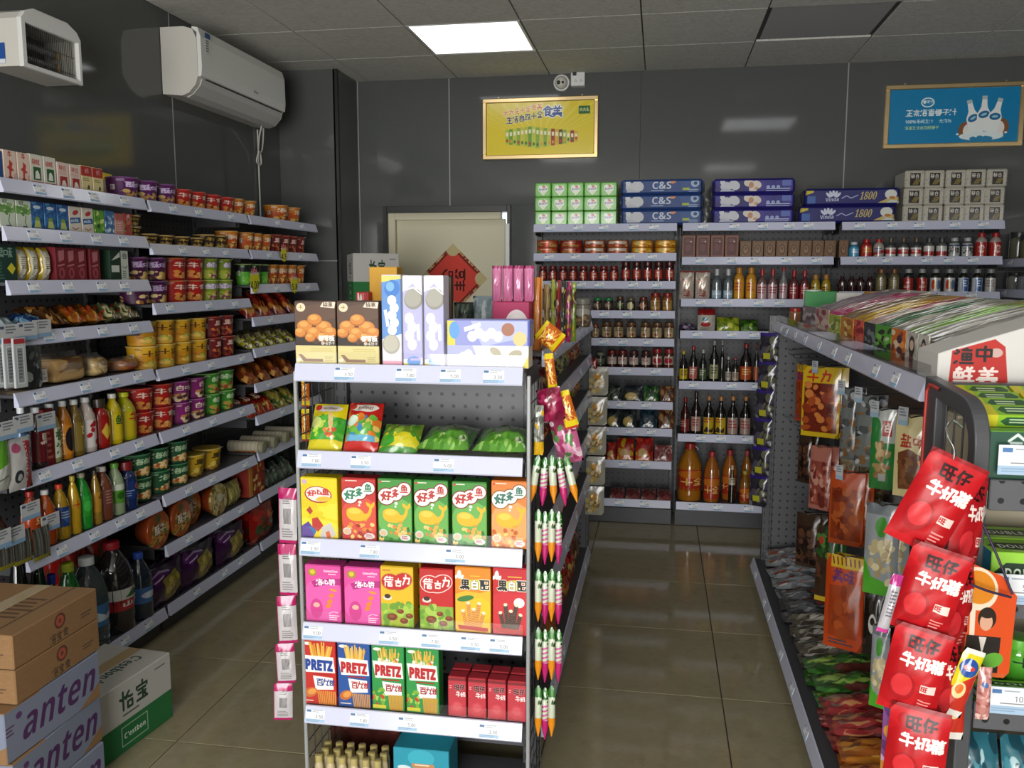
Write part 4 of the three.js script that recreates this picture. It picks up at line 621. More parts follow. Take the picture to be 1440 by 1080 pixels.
// shelves 6 and 7: drink bottles
const band = (bg, draw, copies = 2) => wrap(160, 80, bg, draw ?? ((g, w, h) => bars(g, '#e8e4dc', -w * 0.3, h * 0.2, w * 0.6, h * 0.5, 4)), copies);
const titled = (bg, ink, chars, extra) => band(bg, (g, w, h) => { extra?.(g, w, h); cn(g, chars, -14, 6, 28, ink, { dx: 0, dy: 33, weight: 0.15 }); });
const B6 = [['tea', [38, 53], 572, '#2b3a48', '#4a80b0', '#d9dde0', titled('#3f6a96', '#cfdbe6', '海水')], ['tea', [59, 77], 572, '#382a2a', '#8a2228', '#d9dde0', titled('#6e1c24', '#e0d0c0', '黑')], ['tea', [79, 96], 567, '#8a8a5c', '#c9cdb8', '#cfd4d2', titled('#c4cab0', '#3c5a34', '椰汁')], ['tea', [97, 112], 563, '#b06a16', '#c89030', '#cfd4d2', band('#c07a20', (g, w, h) => { oval(g, '#22181c', 0, h * 0.5, 18, 30); bars(g, '#e0c070', -w * 0.45, 14, 16, 40, 4); })], ['tea', [113, 128], 561, '#6a5420', '#8a7434', '#cfd4d2', titled('#7c682c', '#d8c884', '古')], ['tea', [129, 146], 558, '#b4a8a0', '#cfc8c4', '#d4d4d0', band('#cac4c0', (g, w, h) => { blotch(g, ['#a82028', '#c84048'], -w * 0.3, 8, w * 0.6, h - 16, 9, 5, 10); })], ['stout', [148, 166], 560, '#8c1814', '#8c1814', '#3a3026', band('#921c18', (g, w, h) => { poly(g, '#c9a83a', [[-14, h * 0.5], [0, 14], [14, h * 0.5], [0, h - 14]]); })], ['tea', [167, 182], 553, '#b9a40e', '#c8b414', '#d8d4c8', titled('#c9b018', '#2f5a26', '鲜')], ['tea', [184, 203], 551, '#a8a41a', '#c0a81c', '#c8c81e', titled('#b8a41a', '#a83a1c', '牛')]];
for (const [shape, span, py, body, , cap, art] of B6) rowX(LX, yA[5], [span], [py, py + 50], 'drink_bottle', 'x', 'bottle', '', (w, h) => bottle(shape, w / 2, h, { body, band: art, cap, bandY: [0.1, 0.6] }))[0].userData.label = { 38: 'dark bottle with a blue label and white cap behind price tags', 59: 'dark bottle with a wine red label and white cap', 79: 'pale green coconut drink bottle with white cap', 97: 'amber bottle with a black oval on its label', 113: 'olive brown tea bottle with white cap', 129: 'white bottle with red splashes on its label', 148: 'squat red bottle with a gold diamond', 167: 'yellow bottle with green lettering and white cap', 184: 'yellow bottle with a yellow cap beside the red cups' }[span[0]];
cupsTop('red', 0, [[205, 236], [237, 260]], [545, 611], 'red noodle cup stacked right of the yellow bottles', { y: yB[4], layers: 2, lid: '#b8221c', rim: '#c0483a', taper: 0.86 });
cupsTop('magenta', 0, [[262, 283], [284, 304]], [535, 598], 'magenta noodle cup in a stack', { y: yB[4], layers: 2, lid: '#9c3a84', rim: '#9a5a8a', taper: 0.86 });
cupsTop('green', 0, [[305, 324], [325, 344]], [524, 587], 'green noodle cup stacked next to magenta cups', { y: yB[4], layers: 2, lid: '#6ca84a', rim: '#7cac5a', taper: 0.86 });
const B7 = [['soda', [52, 72], 690, '#7c2a10', '#8a1a14', titled('#a8401c', '#d8b070', '乐'), 'brown cola bottle with an orange label on the drinks shelf'], ['soda', [73, 92], 688, '#a8480e', '#d0d0cc', titled('#b83a1a', '#e0c878', '美'), 'orange soda bottle with a red label'], ['soda', [93, 110], 680, '#9c7a18', '#c83a1c', band('#24407a', (g, w, h) => { oval(g, '#3a62a0', 0, h / 2, 20, 26); bars(g, '#a8b8d0', -w * 0.3, 20, 30, 30, 3); }), 'yellow drink bottle with a dark blue label and red cap'], ['soda', [111, 123], 668, '#b08a14', '#b8a03a', titled('#b89018', '#b03a16', '十'), 'yellow drink bottle with a yellow label'], ['soda', [124, 141], 664, '#1f8a2c', '#a8a888', band('#2c9a34', (g, w, h) => { oval(g, '#44b44a', 0, h / 2, 12, 20); }), 'bright green soda bottle'], ['soda', [142, 152], 660, '#8a6a1e', '#3a3226', titled('#a87a24', '#6a2a14', '心'), 'golden brown drink bottle behind the shelf edge'], ['tea', [153, 170], 655, '#6c3a26', '#c8c4bc', band('#6a3c34', (g, w, h) => bars(g, '#9a6a5c', -w * 0.3, 10, 30, 56, 5)), 'brown tea bottle with a ribbed label'], ['tea', [171, 186], 650, '#8a9a78', '#5c9a2c', band('#4e8a2e', (g, w, h) => { box(g, '#c0c8b4', -w / 2, 0, w, 26); oval(g, '#2c5a1c', 0, 48, 12, 14); }), 'green and white tea bottle'], ['stout', [187, 205], 648, '#1b2c58', '#7c1c1c', band('#20346a', (g, w, h) => { oval(g, '#a84a3a', 6, 26, 12, 16); bars(g, '#8a9ac0', -w * 0.4, 40, 26, 30, 3); }), 'dark blue bottle with a red cap next to the dark green cups']];
for (const [shape, span, py, body, cap, art, label] of B7) rowX(LX, yA[6], [span], [py, py + 60], 'drink_bottle', label, 'bottle', '', (w, h) => bottle(shape, w / 2, h, { body, band: art, cap, bandY: [0.24, 0.6] }));
cupsTop('deepGreen', 0, [[207, 229], [231, 257], [260, 281]], [637, 701], 'dark green noodle cup in a stack', { y: yB[5], layers: 2, lid: '#2c6a40', rim: '#3c7a4e', taper: 0.88 });
cupsTop('yellowDark', 0, [[283, 303], [305, 327]], [638, 672], 'yellow and brown noodle cup right of the dark green cups', { y: yB[5], lid: '#c8a83a', rim: '#c9b05a' });
// wrapped dried noodle rolls, lying
const rollArt = print(120, 80, (g, w, h) => { box(g, '#b8b09c', 0, 0, w, h); box(g, '#8c8a70', 0, 0, w, 14); for (let i = 0; i < 9; i++) line(g, '#a49c86', 2, [[0, i * 9], [w, i * 9]]); poly(g, '#a86a30', [[40, 20], [90, 14], [96, 60], [44, 64]]); bars(g, '#e0d8c4', 50, 26, 36, 30, 3); });
function noodleRoll(px, py, y, r, l, back) { const t = new THREE.Group(); mesh('bundle', at(lathe([[0, 0], [r * 0.9, 0], [r, 0.004], [r, l - 0.004], [r * 0.9, l], [0, l]], rollArt, 16), 0, r, -l / 2, Math.PI / 2), printMat(rollArt.page, 'gloss'), t); const p = onX(px, py, LX - 0.02 - back); t.position.set(LX - 0.06 - back, y, p.z); t.rotation.y = Math.PI / 2; top(t, 'noodle_bundle', 'cream paper wrapped bundle of dried noodles lying on the shelf', 'noodle bundle', 'dried noodle bundles'); }
for (const px of [357, 374, 391, 407]) noodleRoll(px, 620, yC[7], 0.032, 0.2, 0);
// shelf 8: bowl noodles on edge, packs
const bowlArt = print(200, 200, (g, w, h) => { box(g, '#8a3416', 0, 0, w, h); oval(g, '#a4501e', 100, 100, 96); blotch(g, ['#b8682a', '#c88a3e', '#8c3a14', '#6a7a2a', '#d0a05a'], 24, 70, 150, 90, 50, 6, 20); oval(g, '#5c5a3a', 96, 44, 22); cn(g, '酥牛', 62, 76, 46, '#e6dcc4', { weight: 0.16, outline: '#4a2410' }); line(g, '#d8b06a', 5, [[30, 170], [170, 90]]); });
const paleBowl = print(200, 200, (g, w, h) => { box(g, '#7a6430', 0, 0, w, h); oval(g, '#a48c50', 100, 100, 96); blotch(g, ['#c0a868', '#8a7434', '#d0c08a', '#6a5424'], 20, 20, 160, 160, 50, 8, 22); oval(g, '#c8ccc0', 110, 90, 26); for (let i = 0; i < 7; i++) line(g, '#d0b880', 3, [[100, 100], [100 + 90 * Math.cos(i), 100 + 90 * Math.sin(i)]]); });
const edgeBowl = (art) => (w, h) => { const t = new THREE.Group(), r = h / 2, d = 0.075, l = lathe([[0, 0], [r * 0.97, 0], [r, -0.004], [r * 0.99, -0.012]], null, 28), p = l.attributes.position, uv = l.attributes.uv; for (let i = 0; i < p.count; i++) uv.setXY(i, art.u0 + (art.u1 - art.u0) * (p.getX(i) / r / 2 + 0.5), art.v0 + (art.v1 - art.v0) * (-p.getZ(i) / r / 2 + 0.5)); mesh('lid', at(l, 0, r, d / 2, Math.PI / 2), printMat(art.page, 'gloss'), t); mesh('bowl', at(lathe([[r * 0.99, -0.012], [r * 0.94, -0.014], [r * 0.7, -d], [0, -d]], null, 28), 0, r, d / 2, Math.PI / 2), plastic('#96401c', 0.4), t); return t; };
rowX(LX, yB[6], [[211, 246], [247, 275]], [707, 775], 'bowl_noodles', 'round orange bowl of noodles stood on edge', 'noodle bowl', 'orange bowls stood on edge', edgeBowl(bowlArt), { h: 0.165 });
rowX(LX, yB[6], [[278, 300]], [690, 750], 'bowl_noodles', 'round orange bowl of noodles on edge beside the pale bowl', 'noodle bowl', '', edgeBowl(bowlArt), { h: 0.165, back: 0.05 });
rowX(LX, yB[6], [[300, 326]], [690, 740], 'bowl_noodles', 'round pale bowl of noodles stood on edge', 'noodle bowl', '', edgeBowl(paleBowl), { h: 0.16 });
const strawPack = print(100, 120, (g, w, h) => { box(g, '#a89a54', 0, 0, w, h); for (let i = 0; i < 14; i++) line(g, pick(['#c8bc7c', '#867838', '#5f6a34']), 3, [[i * 8, 0], [i * 8 + 6, h]]); });
rowX(LX, yB[6], [[327, 349]], [676, 728], 'noodle_pack', 'straw yellow noodle pack beside the pale bowl', 'pack', '', (w, h) => pouch(w, h, 0.07, strawPack, { sides: 0.3 }));
const redPack = print(120, 110, (g, w, h) => { box(g, '#8c2a1c', 0, 0, w, h); box(g, '#b8862e', 0, 0, 26, h); blotch(g, ['#c89a4a', '#a8442a', '#d8c07a', '#6a1812'], 30, 10, 80, 90, 30, 4, 12); });
rowX(LX, yC[8], [[354, 376]], [648, 690], 'noodle_pack', 'red pack with a gold edge in the left wall shelving', 'pack', '', (w, h) => carton(w, h, 0.1, redPack));
bags(LX, yC[8], even(380, 420, 3), [655, 690], 'dark', 'dark film bag below the noodle bundles', 'dark film bags', { d: 0.08, tilt: 0.8 });
// five packs on the bottom shelf
const fiveArt = print(180, 130, (g, w, h) => { box(g, '#2c0f34', 0, 0, w, h); blotch(g, ['#4a1c54', '#38123f', '#5c2a66'], 0, 0, w, h, 20, 8, 30); poly(g, '#8a7a2e', [[60, 40], [130, 26], [150, 90], [110, 124], [70, 110]]); blotch(g, ['#a8923a', '#6c5a20', '#c0aa58'], 70, 44, 66, 64, 16, 5, 14); line(g, '#9a84a8', 6, [[20, 26], [60, 14], [100, 22]]); line(g, '#b8a0c4', 4, [[30, 40], [70, 28]]); });
const fiveRed = print(160, 120, (g, w, h) => { box(g, '#8c1410', 0, 0, w, h); blotch(g, ['#b02a1c', '#6a3a22', '#3a4a2c', '#c85a2a'], 20, 20, 120, 90, 30, 6, 20); oval(g, '#6a8a9a', 120, 60, 12); });
const fivePack = (art) => (w, h) => { const t = new THREE.Group(); for (let i = 0; i < 3; i++) mesh('noodle_packet', at(pouchGeometry(w, h, 0.06, art, { seed: pouchSeed++, sides: 0.25, wrinkle: 0.2 }), 0, 0, -0.05 + i * 0.05), printMat(art.page, 'gloss'), t); return t; };
rowX(LBASE, yB[7], [[222, 268], [270, 315], [316, 360]], [778, 850], 'noodle_five_pack', 'purple multipack of noodles on the bottom shelf', 'noodle pack', 'purple multipacks on the bottom shelf', fivePack(fiveArt), { h: 0.175 });
rowX(LBASE, yC[9], [[362, 394]], [700, 755], 'noodle_five_pack', 'red multipack of noodles on the bottom shelf', 'noodle pack', '', fivePack(fiveRed), { h: 0.19 });
rowX(LX, yA[7], [[146, 176], [177, 205]], [735, 850], 'noodle_five_pack', 'dark red multipack behind the large water bottles', 'noodle pack', 'dark red multipacks behind the water bottles', fivePack(fiveRed), { h: 0.4, layers: 2, inset: 0.13 });
// bottom shelf of large bottles
const big = [['soda', [34, 58], 752, '#0e1210', '#2a2e2c', null, 'black cola bottle with a dark cap on the bottom left shelf'], ['soda', [62, 82], 760, '#101e14', '#8a8c34', null, 'dark green bottle with an olive cap on the bottom left shelf'], ['soda', [84, 104], 806, '#101820', '#1c2c8a', null, 'dark bottle with a bright blue cap'], ['soda', [108, 136], 790, '#1c6a26', '#a8b42a', band('#2a7a30', (g, w, h) => oval(g, '#c8c83a', 0, h / 2, 16, 20)), 'green lemonade bottle with a yellow cap'], ['water', [136, 170], 782, '#8fa4a8', '#d8dcdc', band('#2f6aa0', (g, w, h) => { poly(g, '#c8d8e4', [[-40, 60], [-10, 20], [10, 44], [26, 26], [40, 60]]); }), 'large clear water bottle with a blue label and white cap'], ['water', [172, 206], 760, '#2a2426', '#a8202c', band('#d2d4d0', (g, w, h) => { poly(g, '#1f6a34', [[0, 6], [14, 34], [-14, 34]]); box(g, '#b02430', -w / 2, 40, w, 40); cn(g, '山泉', -20, 46, 20, '#f0ece4', { weight: 0.16 }); }), 'large water bottle with a red and white label and red cap'], ['water', [207, 228], 776, '#26303c', '#2c50a8', band('#3c6aa8', (g, w, h) => oval(g, '#c8d4e4', 0, h / 2, 20, 16)), 'large water bottle with a blue cap beside purple multipacks']];
for (const [shape, span, py, body, cap, art, label] of big) rowX(LBASE, yA[7], [span], [py, py + 80], 'drink_bottle', label, 'bottle', '', (w, h) => bottle(shape, w / 2, h, { body, band: art, cap, bandY: [0.26, 0.5], clear: body === '#8fa4a8' }));
bags(LX, yA[6], [[8, 40]], [700, 740], 'dark', 'dark film bag at the near end of the drinks shelf', '', { d: 0.09, tilt: 0.9 });
// hygiene packets and price cards hung on the near end of the left shelving
{
  const white = print(100, 180, (g, w, h) => { box(g, '#b4b2b0', 0, 0, w, h); box(g, '#8c1a24', 70, 20, 26, 160); g.save(); g.translate(62, 14); g.rotate(Math.PI / 2); latin(g, '#a8283a', 'RIOANS', 0, 0, 30, { width: 130 }); g.restore(); oval(g, '#a04a68', 30, 34, 16); oval(g, '#2c2e30', 34, 130, 16, 22); oval(g, '#9a9ea0', 36, 132, 8, 12); });
  const green = print(70, 160, (g, w, h) => { box(g, '#b8bab2', 0, 0, w, h); poly(g, '#5c9a2c', [[0, 10], [60, 0], [54, 80], [0, 100]]); line(g, '#6a7068', 5, [[10, 130], [50, 116]]); });
  for (const [art, px, py, w, h, label] of [[white, 30, 688, 0.105, 0.17, 'white packet with red side lettering hung at the near end of left shelving'], [green, 3, 690, 0.075, 0.17, 'white and green packet hung at the near end of left shelving']]) { const p = onX(px, py, LX + 0.03), m = pouch(w, h, 0.03, art); m.position.copy(p); m.rotation.y = Math.PI / 2; top(m, 'hanging_packet', label, 'packet'); }
  const red = print(40, 100, (g, w, h) => { box(g, '#6c1418', 0, 0, w, h); bars(g, '#a05a4a', 8, 10, 22, 80, 8); }), q = onX(75, 670, LX - 0.01), rp = cartonMesh(0.05, 0.2, 0.03, red); rp.position.set(LX - 0.03, yA[5], q.z); rp.rotation.y = Math.PI / 2;
  top(rp, 'snack_box', 'slim dark red box standing among the drink bottles', 'box');
  let cardNo = 0; const card = print(90, 60, (g, w, h) => { box(g, '#b9bcbe', 0, 0, w, h); box(g, '#7fa0be', 0, 44, w, 16); box(g, '#3a4a6a', 8, 8, 16, 8); bars(g, '#6a6e72', 30, 8, 50, 26, 3); });
  for (const [px, py, k] of [[14, 482, 0.03], [40, 478, 0.03], [60, 474, 0.028], [10, 618, 0.05], [34, 608, 0.05], [66, 604, 0.03], [44, 730, 0.03], [72, 746, 0.03], [22, 766, 0.05], [2, 772, 0.06]]) { const i = cardNo++, spot = i < 3 ? ORD[i] + ' above the hanging accessory cards' : i < 6 ? ORD[i - 3] + ' in front of the bottle shelf' : ORD[i - 6] + ' in front of the soda shelf'; const p = onX(px, py, LX + k), m = cartonMesh(0.088, 0.058, 0.0015, card, { c: 0.0004 }); m.position.copy(p); m.rotation.y = Math.PI / 2; top(m, 'price_card', 'white price card with blue foot, ' + spot, 'price card', 'price cards clipped to the near left shelves'); }
  const clip = print(70, 60, (g, w, h) => { box(g, '#4a4a44', 0, 0, w, h); for (let i = 0; i < 8; i++) line(g, pick(['#6a6a62', '#8a8a80', '#34342e']), 4, [[i * 9, 0], [i * 9 + 4, 48]]); box(g, '#8a8420', 0, 50, w, 10); });
  for (const [px, py] of [[10, 800], [34, 792], [60, 786]]) { const p = onX(px, py, LX + 0.04), m = pouch(0.08, 0.11, 0.012, clip); m.position.copy(p); m.rotation.y = Math.PI / 2; top(m, 'hanging_packet', 'grey packet with a yellow foot hung low, ' + ORD[Math.round((60 - px) / 25)] + ' from the soda bottles', 'packet', 'grey packets with a yellow foot'); }
}

// ---------------------------------------------------------------- goods on the back wall shelving
// top: wrapped paper goods
reserve(240);
const heartRoll = print(90, 64, (g, w, h) => { box(g, '#5fae3a', 0, 0, w, h); oval(g, '#78c254', 45, 32, 40, 30); poly(g, '#e9efe2', [[45, 56], [20, 34], [22, 16], [36, 12], [45, 20], [54, 12], [68, 16], [70, 34]]); latin(g, '#4a3a78', 'Breeze', 24, 36, 13, { skew: -0.1 }); oval(g, '#d86a4a', 50, 20, 8, 5); oval(g, '#dfe7c0', 48, 46, 10, 6); });
function rollPack(cols, rows, w, h, d, art, finish = 'gloss', o = {}) {
  const t = new THREE.Group(), cw = w / cols, ch = h / rows, proto = at(chamferBox(cw * 0.996, ch * 0.996, d, { front: art, back: art, left: flatOn(art.page, art.base), right: flatOn(art.page, art.base), top: flatOn(art.page, art.base), bottom: flatOn(art.page, art.base) }, Math.min(cw, ch) * 0.07), 0, 0, 0);
  for (let j = 0; j < rows; j++) for (let i = 0; i < cols; i++) { const m = mesh('paper_roll', proto, printMat(art.page, finish), t); m.position.set(-w / 2 + cw * (i + 0.5) + (o.slip ?? 0) * rnd(-1, 1), j * ch, rnd(-0.006, 0.006)); }
  return t;
}
const spanZ = (a, b, py0, py1, z) => { const p = onZ(a, py1, z), q = onZ(b, py0, z); return { x: (p.x + q.x) / 2, w: q.x - p.x, h: q.y - p.y, y: p.y }; };
{
  const s = spanZ(752, 868, 252, 314, BZ - 0.02), t = rollPack(5, 3, s.w, s.h, 0.2, heartRoll); t.position.set(s.x, yBack[0][0], BZ - 0.125); top(t, 'toilet_roll_pack', 'bright green pack of toilet rolls with white hearts on the back shelving', 'toilet rolls');
  const zr = print(80, 64, (g, w, h) => { box(g, '#b9b4a6', 0, 0, w, h); for (let i = 0; i < 60; i++) oval(g, pick(['#a8a294', '#c8c4b8', '#9a9486']), rnd(0, w), rnd(0, h), rnd(1, 3)); box(g, '#1c1814', 22, 12, 38, 42); cn(g, '特白', 25, 16, 14, '#e6e0d4', { dx: 16, weight: 0.14 }); for (let i = 0; i < 4; i++) line(g, '#a08a3a', 2.4, [[34 + i * 5, 50], [44 + i * 5, 34]]); });
  const r = spanZ(1270, 1418, 236, 312, BZ - 0.02), q = rollPack(5, 3, r.w, r.h, 0.22, zr, 'gloss', { slip: 0.004 }); q.position.set(r.x, yBack[2][0], BZ - 0.135); top(q, 'toilet_roll_pack', 'white pack of toilet rolls with black square labels on the back shelving', 'toilet rolls');
}
const tissuePack = (w, h, d, art) => { const t = new THREE.Group(), g = chamferBox(w, h, d, { front: art, back: art, left: flatOn(art.page, art.base), right: flatOn(art.page, art.base), top: flatOn(art.page, art.base), bottom: flatOn(art.page, art.base) }, 0.012); mesh('wrapped_body', g, printMat(art.page, 'card'), t); for (const s of [-1, 1]) mesh('film_end', at(pouchGeometry(d * 0.8, h * 0.9, 0.016, flatOn(art.page, art.base), { seed: pouchSeed++, wrinkle: 0.6 }), s * (w / 2 + 0.004), h * 0.05, 0, 0, Math.PI / 2), M.film, t); return t; };
const csArt = print(400, 76, (g, w, h) => { box(g, '#24427e', 0, 0, w, h); blotch(g, ['#2c4e8c', '#1f3a70'], 0, 0, w, h, 14, 10, 40); oval(g, '#c6c8cc', 50, 40, 26, 22); oval(g, '#d4d6d8', 36, 20, 12, 16); oval(g, '#c9cbcf', 84, 34, 30, 24, 0.4); poly(g, '#b8bcc4', [[24, 70], [40, 46], [96, 60], [80, 74]]); latin(g, '#c4ccdc', 'C&S', 152, 48, 46, { width: 96 }); oval(g, '#d88a54', 256, 14, 14, 10, -0.4); bars(g, '#8fa2c6', 150, 54, 100, 20, 2); box(g, '#a8b43a', 300, 44, 34, 12); oval(g, '#9fb4cc', 360, 24, 20, 18); oval(g, '#24427e', 362, 24, 9, 8); bars(g, '#9fb4cc', 330, 52, 60, 18, 2); });
const dogArt = print(400, 76, (g, w, h) => { box(g, '#241c74', 0, 0, w, h); blotch(g, ['#2c2484', '#3a2a8a', '#1d1664'], 0, 0, w, h, 14, 10, 40); oval(g, '#c6c8d0', 66, 40, 28, 22); oval(g, '#d0d2d8', 48, 18, 12, 14); oval(g, '#c8cad2', 106, 34, 28, 22, 0.4); poly(g, '#b4b8c8', [[30, 70], [50, 46], [110, 60], [96, 74]]); for (const [x, y] of [[176, 24], [214, 32], [196, 56]]) oval(g, '#d9cfc4', x, y, 24, 18, x); oval(g, '#c08a6a', 188, 34, 12, 14); oval(g, '#d09a6a', 212, 50, 9, 7); bars(g, '#b4bede', 260, 50, 120, 20, 2); for (let i = 0; i < 3; i++) oval(g, '#9aa6d0', 270 + i * 24, 44, 9, 8); box(g, '#5a6ab4', 336, 10, 44, 30); });
const vArt = print(420, 76, (g, w, h) => { box(g, '#1a1866', 0, 0, w, h); poly(g, '#c8b83a', [[8, 12], [44, 4], [40, 20], [6, 30]]); box(g, '#3a62a8', 14, 34, 36, 34); for (let i = 0; i < 5; i++) oval(g, '#ccd2e2', 106 + i * 11, 22 - Math.abs(i - 2) * -4, 6, 14, (i - 2) * 0.4); latin(g, '#c2c8dc', 'Vinda', 94, 58, 22, { skew: -0.04 }); line(g, '#a8b0d4', 4, [[166, 44], [186, 34], [206, 44], [236, 32]]); latin(g, '#c8b468', '1800', 240, 50, 44, { font: 'serif', italic: true, width: 74 }); poly(g, '#c8b06a', [[300, 74], [370, 44], [412, 40], [418, 74]]); oval(g, '#d8dad2', 378, 30, 26, 20); poly(g, '#c9d2c8', [[340, 74], [380, 52], [420, 60], [420, 76]]); oval(g, '#b8742a', 384, 44, 14, 6); });
for (const [a, b, art, label, n, bay, p0] of [[872, 991, csArt, 'blue paper towel pack with white lettering in a stack of three', 3, 0, 247], [1000, 1120, dogArt, 'violet blue paper towel pack with white dog print in a stack of three', 3, 1, 247]]) {
  const s = spanZ(a, b, p0, 313, BZ - 0.02); for (let k = 0; k < n; k++) { const t = tissuePack(s.w - 0.012, s.h / n - 0.002, 0.2, art); t.position.set(s.x + rnd(-0.004, 0.004), yBack[bay][0] + (k * s.h) / n, BZ - 0.13); top(t, 'paper_towel_pack', ['bottom ', 'middle ', 'top '][k] + label, 'paper towels', label); }
}
for (const [k, a, b] of [[0, 1124, 1262], [1, 1131, 1267]]) { const s = spanZ(a, b, 262, 313, BZ - 0.02), t = tissuePack(s.w, s.h / 2 - 0.002, 0.2, vArt); t.position.set(s.x, Math.max(yBack[1][0], yBack[2][0]) + (k * s.h) / 2, BZ - 0.13); top(t, 'paper_towel_pack', (k ? 'upper' : 'lower') + ' dark blue paper towel pack with gold number 1800', 'paper towels'); }
const R = (bay, lvl, spans, tops, name, label, category, make, o = {}) => rowZ(BZ, yBack[bay][lvl], spans, tops, name, label, category, label, make, o);
// second level: tins, soap boxes, liquor bottles
const tinArt = (bg, top2, food) => wrap(220, 60, bg, (g, w, h) => { box(g, top2, -w * 0.3, 10, w * 0.6, 24); blotch(g, food, -w * 0.3, 30, w * 0.6, 20, 12, 4, 10); bars(g, '#f0e2c8', -w * 0.2, 14, w * 0.4, 14, 2); });
const tins = [tinArt('#b8371f', '#c8502a', ['#7a9a4a', '#d8a060', '#c84a2a']), tinArt('#a83028', '#8c2a24', ['#c86a3a', '#7a9a4a']), tinArt('#b8582e', '#cfc8bc', ['#a04a2a', '#d8b07a']), tinArt('#c8801e', '#d8a22a', ['#d8c23a', '#b85a1e', '#e8d27a'])];
const tinW = (a) => (w, h) => tin(w / 2 - 0.001, h, a);
R(0, 1, [[752, 784]], [338, 356], 'fish_tin', 'round orange red tin in a stack of two', 'tin', tinW(tins[0]), { layers: 2 }); R(0, 1, [[785, 818]], [338, 356], 'fish_tin', 'round dark red tin in a stack of two', 'tin', tinW(tins[1]), { layers: 2 });
R(0, 1, [[819, 851], [852, 884]], [338, 356], 'fish_tin', 'round tin with a white band, in stacks of two', 'tin', tinW(tins[2]), { layers: 2 }); R(0, 1, [[886, 919], [920, 952]], [338, 356], 'fish_tin', 'round golden yellow tin, in stacks of two', 'tin', tinW(tins[3]), { layers: 2 });
const soapA = print(70, 110, (g, w, h) => { box(g, '#7a4a34', 0, 0, w, h); box(g, '#4e1c1c', 12, 12, 46, 84); oval(g, '#6a3430', 34, 60, 14, 18); bars(g, '#8a5a4c', 22, 22, 26, 14, 2); oval(g, '#c8b49a', 46, 32, 4); });
const soapB = print(70, 90, (g, w, h) => { box(g, '#7c5a3a', 0, 0, w, h); line(g, '#4a3220', 3, [[10, 10], [60, 10], [60, 80], [10, 80], [10, 10]]); oval(g, '#543622', 35, 46, 20, 28); oval(g, '#8c6a46', 35, 46, 13, 20); oval(g, '#5c3c26', 35, 40, 7, 9); });
R(1, 1, even(958, 1039, 4, 1), [331, 361], 'brown_box', 'tall brown box with dark red window', 'box', (w, h) => carton(w, h, 0.07, soapA));
R(1, 1, even(1040, 1176, 8, 1), [339, 361], 'brown_box', 'small brown box with dark oval', 'box', (w, h) => carton(w, h, 0.06, soapB)); R(2, 1, [[1180, 1193]], [338, 361], 'brown_box', 'single brown box left of the blue bottle', 'box', (w, h) => carton(w, h, 0.06, soapB));
const liq = (bg, ink, extra) => wrap(160, 80, bg, (g, w, h) => { extra?.(g, w, h); if (ink) bars(g, ink, -w * 0.28, h * 0.2, w * 0.56, h * 0.5, 3); });
const bot = (shape, body, cap, art, bandY = [0.1, 0.5], o = {}) => (w, h) => bottle(shape, w / 2, h, { body, cap, band: art, bandY, ...o });
R(2, 1, [[1195, 1210]], [340, 361], 'spirit_bottle', 'light blue bottle with a white cap on the back shelving', 'bottle', bot('stout', '#3a8ab0', '#c8d4d4', liq('#4a9ac0', '#dfeef4'), [0.1, 0.6]));
R(2, 1, [[1212, 1228]], [336, 361], 'spirit_bottle', 'red capped bottle with a red and gold label', 'bottle', bot('stout', '#a02820', '#a81c1c', liq('#b03020', '#d8b03a'), [0.1, 0.62])); R(2, 1, [[1230, 1245]], [336, 361], 'spirit_bottle', 'red capped bottle with a pale diagonal label', 'bottle', bot('stout', '#a8a094', '#a81c1c', liq('#b0a8a0', '#3a4a7a', (g, w, h) => poly(g, '#a8302a', [[-40, 60], [40, 20], [40, 50], [-40, 80]])), [0.1, 0.6]));
R(2, 1, [[1247, 1262], [1265, 1280], [1283, 1298]], [334, 361], 'spirit_bottle', 'clear bottle with a red and white label and dark cap', 'bottle', bot('liquor', '#4a4c4a', '#5a4a30', liq('#d0ccc8', null, (g, w, h) => { box(g, '#b0281e', -w / 2, 20, w, 36); bars(g, '#efe6dc', -20, 28, 44, 16, 2); }), [0.06, 0.5])); R(2, 1, [[1301, 1316], [1319, 1334]], [334, 361], 'spirit_bottle', 'flask bottle with a white top and red bottom label', 'bottle', bot('flask', '#5c5c58', '#3a3a38', liq('#cfcac4', null, (g, w, h) => { box(g, '#a8282a', -w / 2, 40, w, 30); }), [0.04, 0.58]));
R(2, 1, [[1337, 1352], [1355, 1371]], [334, 361], 'spirit_bottle', 'square shouldered bottle with a black and white picture label', 'bottle', bot('stout', '#70706c', '#b0b4b4', liq('#b8bab6', null, (g, w, h) => { box(g, '#3a4a72', -w / 2, 8, w, 10); blotch(g, ['#2c2c2a', '#55554f', '#8c8c84'], -24, 26, 48, 40, 14, 4, 10); }), [0.06, 0.7])); R(2, 1, [[1374, 1391], [1394, 1411]], [327, 361], 'spirit_bottle', 'red labelled bottle with a large red cap', 'bottle', bot('stout', '#a89a94', '#a01c20', liq('#a8201c', null, (g, w, h) => { oval(g, '#d8b8ac', 0, 40, 14, 22); cn(g, '心', -14, 26, 28, '#a8201c', { weight: 0.2 }); }), [0.06, 0.62]));
